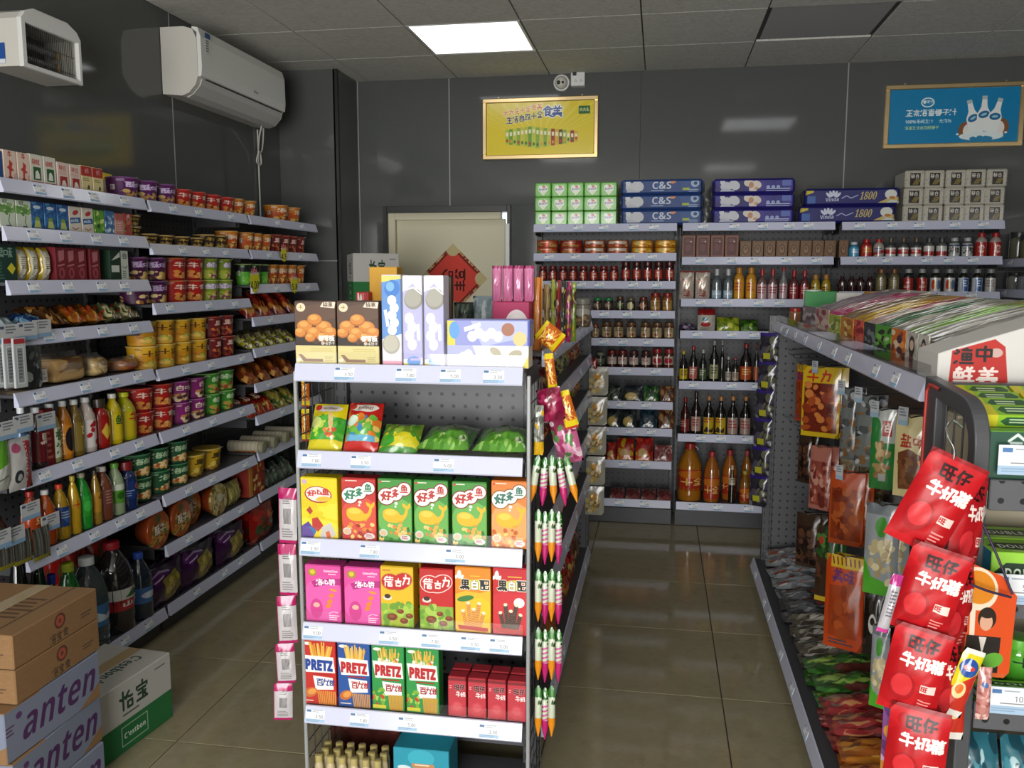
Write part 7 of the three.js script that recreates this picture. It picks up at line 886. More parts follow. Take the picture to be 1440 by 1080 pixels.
// cartons on the floor
function crate(w, h, d, faces, page, name, label, [x, y, z], turn, cat = 'carton') { const t = new THREE.Group(); mesh('carton_body', chamferBox(w, h, d, faces, 0.003), printMat(page, 'matte'), t); const tp = flatOn(page, '#b8a27a'); mesh('tape', at(chamferBox(0.05, 0.0008, d * 0.98, { front: tp }, 0.0002), 0, h, 0), printMat(page, 'gloss'), t); t.position.set(x, y, z); t.rotation.y = turn; return top(t, name, label, cat); }
{
  reserve(760);
  const water = print(420, 270, (g, w, h) => { box(g, '#b2b0aa', 0, 0, w, h); box(g, '#1f6a34', 0, 150, w, 120); cn(g, '怡宝', 150, 40, 70, '#1c3a28', { weight: 0.14, dx: 76 }); bars(g, '#4a5a50', 160, 124, 130, 14, 1); g.strokeStyle = '#9ab8a0'; g.lineWidth = 4; g.strokeRect(150, 170, 130, 70); latin(g, '#cfd8cf', "C'estbon", 160, 216, 28, { width: 110 }); bars(g, '#6a6a66', 330, 30, 70, 12, 1); });
  const lid = print(270, 420, (g, w, h) => { box(g, '#b4b2ac', 0, 0, w, h); g.save(); g.translate(w * 0.62, 60); g.rotate(Math.PI / 2); latin(g, '#23402e', "C'estbon", 0, 0, 52, { width: 190 }); cn(g, '怡宝', 200, -40, 48, '#23402e', { weight: 0.14 }); bars(g, '#6a7a70', 60, 20, 190, 22, 1); g.restore(); line(g, '#9a988f', 3, [[w / 2, 0], [w / 2, h]]); });
  crate(0.27, 0.235, 0.39, { front: water, right: water, left: water, back: water, top: lid, bottom: water }, water.page, 'water_carton', 'white and green carton of water on the floor by the left shelving', [-1.80, 0, -2.44], -0.1);
  for (let k = 0; k < 6; k++) crate(0.25, 0.274, 0.37, { front: water, right: water, left: water, back: water, top: lid, bottom: water }, water.page, 'water_carton', k === 5 ? 'white and green water carton topmost of the tall stack by the door' : 'white and green water carton in the tall stack by the door', [-1.60, k * 0.275, -4.72], 0.5 - (k % 2) * 0.06).userData.group = k === 5 ? undefined : 'stacked water cartons by the door';
  const brown = print(400, 110, (g, w, h) => { box(g, '#8a6844', 0, 0, w, h); for (let i = 0; i < 300; i++) line(g, pick(['#80603e', '#94724c']), 1, [[rnd(0, w), rnd(0, h)], [rnd(0, w), rnd(0, h)]].map((p, k, a) => (k ? [a[0][0] + 16, a[0][1]] : p))); oval(g, '#5a3426', 210, 40, 26, 24); oval(g, '#a8503a', 210, 40, 18, 17); oval(g, '#6a3a2a', 210, 40, 8); cn(g, '海宝食', 160, 72, 28, '#4a3424', { weight: 0.12 }); bars(g, '#5c4430', 310, 60, 70, 20, 2); box(g, '#7a5a3a', 0, 0, w, 4); });
  const brownTop = print(200, 300, (g, w, h) => { box(g, '#8e6c48', 0, 0, w, h); oval(g, '#5a4028', 60, 150, 24, 44); bars(g, '#5c4430', 100, 90, 60, 130, 6); line(g, '#5a4630', 4, [[w / 2 + 60, 0], [w / 2 + 60, h]]); });
  const anten = print(420, 190, (g, w, h) => { box(g, '#8c6a46', 0, 0, w, h); poly(g, '#7c8498', [[0, 0], [w, 0], [w, 120], [300, 190], [0, 190]]); latin(g, '#4a2458', 'anten', 60, 140, 150, { width: 330, italic: true }); oval(g, '#5a3468', 60, 40, 12); bars(g, '#5a3a5c', 6, 60, 40, 40, 3); });
  const sx = -1.79, sz = -2.02;
  for (let k = 0; k < 3; k++) crate(0.34, 0.14, 0.38, { front: anten, right: anten, left: anten, back: anten, top: anten, bottom: anten }, anten.page, 'drink_carton_box', ['bottom', 'middle', 'upper'][k] + ' blue grey carton with large purple lettering in the floor stack', [sx, k * 0.1415, sz], 0.04 * (k % 2));
  for (let k = 0; k < 2; k++) crate(0.34, 0.093, 0.35, { front: brown, right: brown, left: brown, back: brown, top: brownTop, bottom: brown }, brown.page, 'brown_carton', (k ? 'upper' : 'lower') + ' flat brown carton with red round emblem on the floor stack', [sx, 0.4255 + k * 0.0945, -2.045], 0.02);
}

// ---------------------------------------------------------------- right gondola: hooks below, tray shelf on top
const GX = 0.565, GB = 0.86, GZ0 = -1.93, GZ1 = -4.36, gTop = 1.306;
const gondola = new THREE.Group();
{
  const L = GZ0 - GZ1, zc = (GZ0 + GZ1) / 2;
  mesh('back_panel', bar(0.012, 1.18, L), M.panel, gondola).position.set(GB, 0.1, zc);
  mesh('end_panel', bar(0.32, 1.2, 0.01), M.panel, gondola).position.set(0.7, 0.08, GZ1); mesh('post', bar(0.045, 1.34, 0.03), M.post, gondola).position.set(0.548, 0, GZ1 + 0.008); mesh('foot', bar(0.34, 0.08, 0.04), M.rack, gondola).position.set(0.68, 0, GZ1 - 0.005);
  for (const z of [GZ0 - 0.02, zc]) mesh('post', bar(0.03, 1.29, 0.04), M.post, gondola).position.set(GB + 0.03, 0, z);
  mesh('kick_plate', bar(0.012, 0.08, L - 0.02), M.rack, gondola).position.set(0.53, 0.002, zc);
  const turnIn = (b, x, y, d) => { b.rotation.y = -Math.PI / 2; b.position.set(x + d / 2, y - 0.012, zc); };
  turnIn(shelfBoard(gondola, L - 0.02, 0.12, 0.35, { tags: 8 }), 0.495, 0.12, 0.35);
  turnIn(shelfBoard(gondola, L - 0.02, gTop, 0.62, { tags: 9, guard: true }), GX, gTop, 0.62);
  top(gondola, 'gondola_shelving', 'right gondola with hanging bags under a shelf of snack trays', 'shelving');
}
const hookAt = (x, y, z) => mesh('hook', tube([[GB - 0.006, y + 0.012, z], [x + 0.02, y + 0.006, z], [x - 0.004, y + 0.002, z], [x - 0.012, y + 0.012, z]], 0.0025, 12, 5), M.chrome, gondola);
const clipArt = print(40, 60, (g, w, h) => { box(g, '#b0b4ba', 0, 0, w, h); box(g, '#8fa8bc', 0, 42, w, 18); bars(g, '#6a6e72', 6, 8, 28, 26, 3); });
// bag hung from a hook: picture columns and rows, at plane x = X
const words2 = [];
function hookBag(pxL, pxR, pyT, pyB, X, art, label, o = {}) {
  const p = onX((pxL + pxR) / 2, pyT, X), depth = Math.hypot(p.x, p.z) * 0.985, k = depth / FOCAL, w = (pxR - pxL) * k * (o.wide ?? 1), h = (pyB - pyT) * k * 0.98, n = o.n ?? 1;
  if (!o.free) hookAt(X - 0.01, p.y - 0.006, p.z + 0.004);
  for (let i = 0; i < n; i++) { const m = pouch(w, h, o.d ?? 0.022, art, { wrinkle: 0.22, seal: 0.05, finish: o.finish ?? 'gloss' }); m.geometry.translate(0, -h, 0); m.position.set(p.x + i * 0.032, p.y, p.z - i * 0.012); m.rotation.set(0, o.turn ?? -0.5, o.roll ?? 0); top(m, 'hanging_bag', i ? label + ', second on its hook' : label, 'snack bag'); }
  if (o.clip) { const c = cartonMesh(0.03, 0.05, 0.001, clipArt, { c: 0.0002 }); c.position.set(p.x - 0.03, p.y - 0.025, p.z + 0.006); c.rotation.y = -0.9; top(c, 'price_card', 'price flag, ' + label, 'price card'); }
}
const meat = (bg, edge, colors, title, ink) => print(120, 220, (g, w, h) => { box(g, edge, 0, 0, w, h); box(g, bg, 10, 52, w - 20, h - 70); blotch(g, colors, 14, 58, w - 28, h - 84, 34, 5, 18); if (title) cn(g, title, 18, 14, 34, ink, { weight: 0.16, dx: 40 }); });
const A = {
  yellow: meat('#6a2414', '#c8a81c', ['#8a3418', '#5a1c10', '#a04a20', '#c87a3a'], '牛力', '#b8321c'), fish: print(60, 220, (g, w, h) => { box(g, '#6a6e6c', 0, 0, w, h); blotch(g, ['#8c9294', '#4a4e50', '#a8acb0', '#3a3c3c', '#7a5a3a'], 0, 10, w, h - 20, 30, 4, 16); }), green: print(90, 240, (g, w, h) => { box(g, '#2f7a3a', 0, 0, w, h); box(g, '#b4b8b0', 0, 0, w, 100); oval(g, '#2f7a3a', 16, 70, 26, 44); box(g, '#a83a34', 44, 36, 34, 44); cn(g, '卤', 48, 42, 26, '#e8e0d4', { weight: 0.14 }); blotch(g, ['#a88a5a', '#8a6a40', '#c4a878'], 20, 104, 50, 100, 26, 6, 16); box(g, '#a8acaa', 36, 190, 26, 22); }),
  cream: print(120, 240, (g, w, h) => { box(g, '#cfc08c', 0, 0, w, h); cn(g, '盐味', 24, 56, 36, '#a8321e', { weight: 0.15, dx: 42 }); poly(g, '#6a3a1e', [[16, 110], [50, 96], [104, 120], [108, 210], [20, 216]]); blotch(g, ['#7a4a26', '#5a2e16', '#8c5a30'], 24, 124, 76, 80, 20, 6, 18); poly(g, '#c8762a', [[80, 130], [106, 118], [110, 190]]); }), orangeBrown: meat('#7a3216', '#a8441a', ['#8c3a18', '#6a2410', '#a05024'], null), feet: print(110, 240, (g, w, h) => { box(g, '#8c9296', 0, 0, w, h); poly(g, '#4ca02c', [[0, 140], [30, 190], [w, 210], [w, h], [0, h]]); oval(g, '#3f8a2c', 56, 60, 20, 26); blotch(g, ['#b8a880', '#a09068', '#d0c49c'], 24, 90, 66, 110, 30, 6, 16); box(g, '#6a7074', 0, 0, w, 30); }),
  bigOrange: print(140, 260, (g, w, h) => { box(g, '#a83c14', 0, 0, w, h); box(g, '#b8981c', 20, 0, w - 20, 36); for (let i = 0; i < 7; i++) line(g, '#6a2a10', 5, [[26 + i * 15, 10], [30 + i * 15, 26]]); cn(g, '美味', 30, 40, 34, '#5a2a5a', { weight: 0.16, dx: 40 }); box(g, '#8a3412', 18, 84, w - 36, 140); blotch(g, ['#9c4418', '#7a2c10', '#8c3a14'], 20, 88, w - 44, 130, 26, 8, 22); bars(g, '#3a3a4a', 20, 232, 100, 18, 2); }), dark: meat('#2c1c16', '#3a2a1e', ['#4a2e20', '#1c120e', '#5a3a28'], null), pinkish: meat('#8a4438', '#a8685a', ['#a85a48', '#6c2c24', '#c08a78'], null), black: print(110, 180, (g, w, h) => { box(g, '#16120f', 0, 0, w, h); oval(g, '#c8c4bc', 50, 90, 20, 26); oval(g, '#16120f', 50, 84, 12, 10); blotch(g, ['#3a2a24', '#241a16'], 0, 0, w, h, 14, 6, 20); }), clearTan: meat('#8c7a58', '#a09478', ['#7a6440', '#b0a07c', '#5c4a2c', '#8a3a2a'], null), herb: print(90, 200, (g, w, h) => { box(g, '#3a2a1c', 0, 0, w, h); blotch(g, ['#2a5a26', '#1c3f1a', '#4a7a34'], 0, 0, w, 80, 22, 6, 18); blotch(g, ['#5a3a26', '#3a2416'], 0, 80, w, 120, 16, 6, 18); oval(g, '#b03a2a', 22, 40, 10); box(g, '#c8a82a', 0, 184, w, 16); }),
};
hookBag(1133, 1180, 516, 614, 0.66, A.yellow, 'yellow edged bag of dark jerky on the right gondola', { n: 2, clip: 1, wide: 1.1 });
hookBag(1122, 1134, 512, 592, 0.62, A.bigOrange, 'narrow red bag at the far end of the hooks', { turn: -0.9, wide: 1.5 });
hookBag(1187, 1204, 545, 645, 0.66, A.fish, 'slim silver fish bag beside the yellow jerky', { n: 2, clip: 1, turn: -0.8, wide: 1.4 }); hookBag(1209, 1232, 555, 655, 0.66, A.fish, 'wider silver fish bag with a grey back', { n: 2, clip: 1, turn: -0.7, wide: 1.3 });
hookBag(1230, 1258, 575, 686, 0.68, A.green, 'white and green bag with red label on the upper hooks', { n: 2, clip: 1, wide: 1.1 }); hookBag(1264, 1308, 585, 696, 0.68, A.cream, 'cream bag of brown sauced meat with red characters', { n: 2, clip: 1 });
hookBag(1126, 1140, 605, 680, 0.66, A.dark, 'dark bag at the start of the middle hooks', { turn: -0.8, wide: 1.5, n: 2 }); hookBag(1142, 1168, 628, 718, 0.66, A.pinkish, 'dull pink jerky bag on the middle hooks', { n: 2, turn: -0.7, wide: 1.2 });
hookBag(1170, 1216, 664, 768, 0.64, A.orangeBrown, 'orange brown bag of dried tofu on the middle hooks', { n: 2, clip: 1 }); hookBag(1168, 1208, 632, 700, 0.76, A.clearTan, 'tan bag behind the dried tofu', { n: 2 }); hookBag(1212, 1240, 640, 712, 0.76, A.clearTan, 'tan bag behind the chicken feet bag', { n: 2 });
hookBag(1221, 1264, 709, 838, 0.62, A.feet, 'grey and green bag of pale chicken feet', { n: 2 }); hookBag(1245, 1290, 690, 760, 0.74, A.black, 'black bag under the cream meat bag', { n: 2 });
hookBag(1125, 1150, 722, 800, 0.66, A.dark, 'brown bag on the lower hooks near the far post', { n: 2, wide: 1.3 }); hookBag(1150, 1180, 740, 850, 0.66, A.herb, 'dark bag with green herbs and yellow foot', { n: 2 }); hookBag(1164, 1216, 782, 918, 0.6, A.bigOrange, 'large orange bag of spicy strips hanging low', { n: 2 });
hookBag(1218, 1246, 830, 925, 0.64, A.black, 'black bag with white face shape hanging low', { n: 2 }); hookBag(1228, 1252, 880, 1000, 0.58, A.feet, 'lower grey and green chicken feet bag', { turn: -0.6 });
for (const [px, py] of [[1108, 492], [1112, 500], [1118, 505], [1124, 510], [1106, 588], [1113, 594], [1120, 600]]) { const p = onX(px, py, 0.62); hookAt(0.62, p.y, Math.max(p.z, GZ1 + 0.05)); }
// bags lying on the low front shelf
{
  const low = [['frost', '#8a9094', 'silver white', ['#a8aeb2', '#c6cace', '#6a6e72', '#8a4a34', '#b8342a']], ['ash', '#3a3a3c', 'dark grey', ['#5a5c60', '#242426', '#8a8c90', '#6a2a24']], ['olive', '#4a4438', 'grey brown', ['#6a6458', '#8a8478', '#b0aca4', '#3a342a']], ['grass', '#2f6a24', 'green', ['#4a8a30', '#1f4a18', '#8aa84a', '#5a2a24']], ['crimson', '#7c1a1e', 'dark red', ['#a03034', '#5a1014', '#c88a5a', '#8a6a5a']], ['orange', '#a85c16', 'orange', ['#c07820', '#8a4410', '#d8a040', '#6a3410']], ['tan', '#8a5a34', 'tan', ['#a87448', '#6a4024', '#c89c70']]].map(([k, bg, word, cols]) => ({ art: bagArt(bg, cols, { n: 50 }), word }));
  const seq = [0, 0, 0, 0, 1, 1, 2, 2, 2, 3, 3, 4, 4, 5, 5, 6, 4], n = seq.length;
  seq.forEach((s, i) => { for (let k = 0; k < 2; k++) { const z = -4.24 + i * 0.138, m = lying(pouch(0.13, 0.27, 0.045, low[s].art, { wrinkle: 0.3 }), 0.1); m.position.set(0.665 + rnd(-0.01, 0.01), 0.121 + k * 0.046, z + rnd(-0.008, 0.008)); m.rotation.y = -Math.PI / 2 + rnd(-0.1, 0.1); top(m, 'snack_bag', (k ? 'upper ' : 'lower ') + low[s].word + ' glossy bag under the hooks, ' + ORD[seq.slice(0, i).filter((v) => v === s).length] + ' from the far post', 'snack bag', 'bags in the low row under the hooks'); } });
}
// snack trays on the tray shelf: an open carton with packets sloping up to the back
const packArt = (bg, cols, title) => print(150, 50, (g, w, h) => { box(g, bg, 0, 0, w, h); blotch(g, cols, 4, 4, w - 8, h - 8, 14, 4, 12); box(g, '#c8c6be', 0, 0, 14, h); if (title) cn(g, title, 30, 10, 28, '#3a2a22', { weight: 0.14 }); });
const frontArt = (bg, cols, o = {}) => print(70, 110, (g, w, h) => { box(g, bg, 0, 0, w, h); blotch(g, cols, 6, 14, w - 12, h - 40, 14, 5, 14); if (o.face) { oval(g, '#3a2a26', 35, 44, 16, 30); oval(g, '#d8b8a0', 35, 40, 11, 15); box(g, '#6a2c3a', 24, 70, 22, 36); } if (o.title) cn(g, o.title, 12, 70, 24, o.ink ?? '#fff', { weight: 0.16 }); });
function snackTray(zc, w, front, side, packs, label, word, o = {}) {
  const t = new THREE.Group(), d = o.d ?? 0.3, hf = o.hf ?? 0.085, hb = o.hb ?? 0.1, page = front.page, e = 0.003;
  mesh('tray_front', chamferBox(w, hf, e, { front }, 0.0005), printMat(page), t).position.set(0, 0, -e);
  const prof = new THREE.Shape([[0, 0], [d, 0], [d, hf + d * 0.2], [d * 0.2, hf * 0.85], [0, hf * 0.8]].map((p) => new THREE.Vector2(...p)));
  for (const s of [-1, 1]) { const g = new THREE.ExtrudeGeometry(prof, { depth: e, bevelEnabled: false }); g.rotateY(Math.PI / 2); g.translate(s * (w / 2 - e / 2) - e / 2, 0, -e); mesh('tray_side', g, plastic(side, 0.7), t); }
  mesh('tray_floor', bar(w - 2 * e, 0.003, d), plastic(side, 0.7), t).position.set(0, 0, -d / 2 - e); mesh('tray_back', bar(w, hf + d * 0.2, e), plastic(side, 0.7), t).position.set(0, 0, -d - e);
  t.position.set(GX + 0.035, gTop + 0.0005, zc); t.rotation.y = -Math.PI / 2; top(t, 'snack_tray', label, 'tray');
  const n = Math.max(1, Math.round(w / 0.045)), pw = (w - 0.012) / n;
  for (let i = 0; i < n; i++) { const m = lying(pouch(pw, d * 0.95, 0.022, packs, { wrinkle: 0.25, nx: 5, ny: 9 }), 0.27); m.geometry.rotateY(-Math.PI / 2); m.position.set(GX + 0.035 + d / 2 + 0.005, gTop + 0.074, zc - w / 2 + 0.006 + pw * (i + 0.5)); top(m, 'snack_packet', word + ' lying in a snack tray on the right gondola', 'snack packet', word + ' in the snack trays'); }
}
{
  const cuts = [1126, 1144, 1162, 1178, 1196, 1210, 1226, 1248, 1268, 1285, 1300].map((px) => onX(px, 440 + (px - 1100) * 0.42, GX + 0.03).z);
  const T = [['#8a7a80', ['#a89aa0', '#6a4a5a', '#c8bcc0'], {}, '#9a9690', ['#b0aca8', '#8a7a80', '#6a3a4a'], 'grey pink packet', 'grey pink snack tray at the far end'], ['#c8a898', ['#b05a6a', '#e0c8b8', '#8a3a4a'], {}, '#c8c4ba', ['#c8c2b8', '#b8306a', '#e0dcd4'], 'white and magenta packet', 'pale snack tray with pink front'], ['#a8b83a', ['#d0d88a', '#7a8a2a', '#e8e4c8'], {}, '#c9c5b8', ['#b8a070', '#8a6a44', '#d0c8b0'], 'cream brown packet', 'lime fronted snack tray'], ['#d08a2a', ['#e0b050', '#a85a1c', '#f0d890'], {}, '#bcb8aa', ['#d8a81c', '#c08a14', '#e8cc60'], 'golden packet', 'orange fronted snack tray with golden packets'], ['#c8342e', ['#e06a50', '#8a1c1c'], {}, '#c6c2b6', ['#d8d2c4', '#c8c0ae', '#b0344a'], 'white packet with red print', 'red fronted snack tray'], ['#2c3034', ['#4a5054', '#16181a', '#7a8488'], {}, '#b8b4a8', ['#c8c6bc', '#2f6a34', '#a8a49a'], 'pale packet with dark green print', 'black fronted snack tray'], ['#4fa02a', ['#78c044', '#2c2c2c', '#c8d8b8', '#1f1f1f'], {}, '#c4c0b4', ['#b4b0a4', '#8a867a', '#d4d0c8'], 'grey packet', 'green and black fronted snack tray'], ['#d06a1c', ['#8a3a2a', '#f0a050', '#4a2a3a', '#e8d0b0'], {}, '#c8762a', ['#b8b8b0', '#8ac03a', '#9a4a20', '#d0d0c8'], 'white packet with green and brown print', 'orange snack tray with dark figures'], ['#c6c2ba', ['#d8d4cc', '#b0aca4'], { face: 1 }, '#b4aca0', ['#a8a49c', '#c8c4bc', '#8a8a84'], 'silver grey packet', 'white snack tray with portrait print'], ['#cac6be', ['#d8d4cc', '#b8b4ac'], { face: 1 }, '#b4aca0', ['#a09c94', '#c0bcb4', '#84847e'], 'grey transparent packet', 'second white snack tray with portrait print']];
  T.forEach(([bg, cols, o, side, pk, word, label], i) => snackTray((cuts[i] + cuts[i + 1]) / 2, Math.abs(cuts[i] - cuts[i + 1]) - 0.006, frontArt(bg, cols, o), side, packArt(pk[1], pk), label, word, { d: i > 6 ? 0.4 : 0.34, hf: i < 2 ? 0.1 : 0.088 }));
  // back row seen over the trays
  const back = (px0, px1, py, z, make, name, label, cat) => { const X = onZ((px0 + px1) / 2, py, z).x, k = Math.hypot(X, z) / FOCAL, h = onZ((px0 + px1) / 2, py, z).y - gTop, m = make((px1 - px0) * k, h); m.position.set(X, gTop, z); m.rotation.y = -0.12; return top(m, name, label, cat); };
  const greenLid = print(120, 50, (g, w, h) => { box(g, '#c8c8be', 0, 0, w, h); box(g, '#1f8a3c', 0, 0, w, 26); }), whiteBox = print(160, 60, (g, w, h) => { box(g, '#cfcdc6', 0, 0, w, h); oval(g, '#b8382a', 100, 40, 34, 14); oval(g, '#5a4a44', 96, 40, 22, 8); poly(g, '#6a1f5a', [[140, 0], [160, 0], [160, 40], [148, 50]]); });
  const redTub = (w, h) => jar(w / 2, h, { body: '#8a5a3a', lid: '#a0261e', band: null });
  const p0 = onX(1100, 432, 0.6); { const m = redTub(0.055, 0.075); m.position.set(0.62, gTop, -4.18); top(m, 'plastic_tub', 'small tub with a red lid at the far end of the tray shelf', 'tub'); }
  { const m = jar(0.04, 0.16, { body: '#b8bcae', lid: '#c8ccc2', band: null }); m.position.set(0.7, gTop, -4.2); top(m, 'plastic_tub', 'tall white tub at the far end of the tray shelf', 'tub'); }
  back(1134, 1174, 410, -4.2, (w, h) => carton(w, h, 0.1, greenLid, { lid: '#1f8a3c' }), 'snack_box', 'white box with a green lid behind the snack trays', 'box'); back(1178, 1212, 412, -4.1, (w, h) => carton(w, h, 0.1, whiteBox), 'snack_box', 'white box with a red oval behind the snack trays', 'box');
  const goldJar = (w, h) => jar(w / 2, h, { body: '#b04a1c', lid: '#b07a34', band: null }); back(1216, 1240, 410, -3.9, goldJar, 'snack_jar', 'orange jar with a gold lid behind the snack trays', 'jar'); back(1346, 1370, 430, -3.05, goldJar, 'snack_jar', 'orange jar with a gold lid near the big white carton', 'jar');
  const crispy = bagArt('#a05a2a', ['#b87a48', '#8a4420', '#c89a6a']), crispyB = bagArt('#a8a498', ['#c4c0b4', '#8a867c', '#6a8a4a']); [[1262, 1296, 424, crispy, 'brown'], [1300, 1338, 424, crispyB, 'grey']].forEach(([a, b, py, art, w2]) => back(a, b, py, -3.5, (w, h) => leaned(pouch(w, h, 0.06, art), 0.15), 'snack_bag', w2 + ' bag standing behind the snack trays', 'snack bag'));
  // big white carton with slanted top next to the gum rack
  const big2 = print(460, 260, (g, w, h) => { box(g, '#d2cfca', 0, 0, w, h); poly(g, '#b8261e', [[30, 172], [118, 140], [140, 160], [150, 260], [26, 260]]); oval(g, '#c8a8a0', 122, 176, 14, 12); cn(g, '渔中', 36, 166, 40, '#1c1614', { weight: 0.15, dx: 42, dy: -6 }); cn(g, '鲜美', 38, 216, 42, '#f0e0d8', { weight: 0.16, dx: 48 }); g.strokeStyle = '#4a4a6a'; g.lineWidth = 4; g.strokeRect(200, 120, 44, 44); line(g, '#b83a2a', 5, [[208, 134], [236, 134]]); bars(g, '#8a8680', 290, 120, 120, 60, 4); });
  const z = -1.92, x0 = onZ(1318, 535, z).x, wv = 0.42, g = new THREE.ExtrudeGeometry(new THREE.Shape([[0, 0], [wv, 0], [wv, 0.2], [0.04, 0.075], [0, 0.06]].map((p) => new THREE.Vector2(...p))), { depth: 0.14, bevelEnabled: true, bevelSize: 0.0015, bevelThickness: 0.0015, bevelSegments: 1 }), uv = g.attributes.uv, pp = g.attributes.position, nn = g.attributes.normal, cream2 = flatOn(big2.page, big2.base);
  for (let i = 0; i < pp.count; i++) { const r = Math.abs(nn.getZ(i)) > 0.5 ? big2 : cream2; uv.setXY(i, r.u0 + (r.u1 - r.u0) * THREE.MathUtils.clamp(pp.getX(i) / wv, 0, 1), r.v0 + (r.v1 - r.v0) * THREE.MathUtils.clamp(pp.getY(i) / 0.2, 0, 1)); }
  const m = mesh('x', g, printMat(big2.page)); m.position.set(x0, gTop + 0.002, -2.06); top(m, 'display_carton', 'large white carton with red panel and black brush characters on the tray shelf', 'carton');
}
// ---------------------------------------------------------------- chewing gum rack at the near end
const RX0 = 0.56, RZF = -1.6, RZB = -1.9;
{
  const r = new THREE.Group(), top1 = 1.32, d = RZF - RZB;
  const side = new THREE.Shape(); side.moveTo(0, 0.02); side.lineTo(d, 0.02); side.lineTo(d, top1 - 0.1); side.quadraticCurveTo(d, top1 - 0.015, d - 0.09, top1 - 0.01); side.lineTo(0, top1); side.lineTo(0, 0.02);
  const cut = new THREE.Path(); cut.moveTo(0.07, 1.0); cut.lineTo(d - 0.03, 1.0); cut.lineTo(d - 0.03, top1 - 0.1); cut.quadraticCurveTo(d - 0.03, top1 - 0.045, d - 0.09, top1 - 0.04); cut.lineTo(0.07, top1 - 0.03); side.holes.push(cut);
  const sg = new THREE.ExtrudeGeometry(side, { depth: 0.02, bevelEnabled: true, bevelSize: 0.003, bevelThickness: 0.003, bevelSegments: 2 }); sg.rotateY(-Math.PI / 2); // local x runs to +z
  for (const x of [RX0, RX0 + 0.68]) mesh('side_panel', at(sg, x + 0.01, 0, RZB), M.rack, r);
  mesh('red_edging', tube([[RX0 - 0.014, 0.7, RZB + 0.016], [RX0 - 0.014, 1.27, RZB + 0.016], [RX0 - 0.014, 1.305, RZB + 0.022], [RX0 - 0.014, 1.308, RZB + 0.1]], 0.0035, 30, 6), plastic('#c03a34', 0.4), r);
  for (let i = 0; i < 3; i++) mesh('side_wire', new THREE.CylinderGeometry(0.002, 0.002, 0.3, 6), M.rack, r).position.set(RX0, 1.14, RZB + 0.1 + i * 0.05);
  mesh('top_rail', bar(0.7, 0.025, 0.03), M.rack, r).position.set(RX0 + 0.34, top1 - 0.03, RZB + 0.03); mesh('back_board', bar(0.66, 1.25, 0.01), plastic('#b8ad94', 0.7), r).position.set(RX0 + 0.34, 0.03, RZB + 0.01);
  for (const [y, lip] of [[1.165, 0.055], [0.965, 0.05], [0.755, 0.05], [0.55, 0.05], [0.3, 0.05], [0.08, 0.05]]) { mesh('tray', bar(0.65, 0.012, d - 0.03), M.rack, r).position.set(RX0 + 0.34, y - 0.012, RZF - d / 2); mesh('tray_lip', bar(0.65, lip, 0.01), M.panel, r).position.set(RX0 + 0.34, y - lip + 0.012, RZF); }
  top(r, 'gum_rack', 'black chewing gum rack with red edging at the gondola end', 'rack');
  const gumPack = print(140, 40, (g, w, h) => { box(g, '#8ab82a', 0, 0, w, h); box(g, '#c8c02a', 0, 0, 30, h); poly(g, '#2c5a34', [[36, 20], [50, 8], [122, 8], [134, 20], [122, 32], [50, 32]]); bars(g, '#c8dcb0', 56, 13, 64, 16, 2); }), yellowPack = print(140, 40, (g, w, h) => { box(g, '#d0b81c', 0, 0, w, h); poly(g, '#8a7a14', [[30, 20], [44, 8], [116, 8], [128, 20], [116, 32], [44, 32]]); bars(g, '#f0e8a8', 50, 13, 60, 16, 2); });
  for (let j = 0; j < 4; j++) for (let i = 0; i < 2; i++) { const a = j === 2 && i ? yellowPack : gumPack, m = mesh('x', chamferBox(0.1, 0.024, 0.045, { front: a, top: a, right: flatOn(a.page, '#b8b82a'), left: flatOn(a.page, '#b8b82a') }, 0.001), printMat(a.page)); m.position.set(RX0 + 0.075 + i * 0.106, 1.2645, RZF - 0.09 - j * 0.05); m.geometry = at(m.geometry, 0, j * 0.006, 0, 0.3); top(m, 'gum_pack', a === gumPack ? 'lime gum pack in the top rack tray, ' + ORD[j] + ' row, ' + (i ? 'inner' : 'outer') + ' column' : 'yellow gum pack lying in the top tray of the black rack', 'gum', a === gumPack ? 'lime gum packs in the top tray' : undefined); }
  const upTray = new THREE.Group(); mesh('tray_carton', mergeGeometries([bar(0.24, 0.09, 0.2), at(bar(0.24, 0.006, 0.1), 0, 0.09, -0.05)]), plastic('#b0a890', 0.7), upTray); upTray.position.set(RX0 + 0.13, 1.166, RZF - 0.165); top(upTray, 'display_carton', 'low cream display carton under the lime gum packs', 'carton');
  const newBox = print(260, 90, (g, w, h) => { box(g, '#1f4a38', 0, 0, w, h); cn(g, '全新升级', 30, 8, 32, '#d0dcd4', { weight: 0.14, dx: 40 }); }), lime = '#6fae34';
  const g1 = mesh('x', chamferBox(0.26, 0.095, 0.04, { front: newBox, top: flatOn(newBox.page, lime), left: flatOn(newBox.page, lime), right: flatOn(newBox.page, lime) }, 0.001), printMat(newBox.page)); g1.position.set(RX0 + 0.145, 1.1655, RZF - 0.03); top(g1, 'gum_box', 'dark green and lime gum box with white characters', 'gum');
  const dbl = print(260, 110, (g, w, h) => { box(g, '#8fc63a', 0, 0, w, h); box(g, '#2a7a9a', 180, 0, 80, 30); poly(g, '#16301c', [[10, 56], [40, 30], [240, 30], [256, 56], [240, 82], [40, 82]]); latin(g, '#e0ead8', 'DOUBLEMINT', 36, 70, 38, { width: 200 }); bars(g, '#c8e49a', 60, 90, 120, 14, 1); });
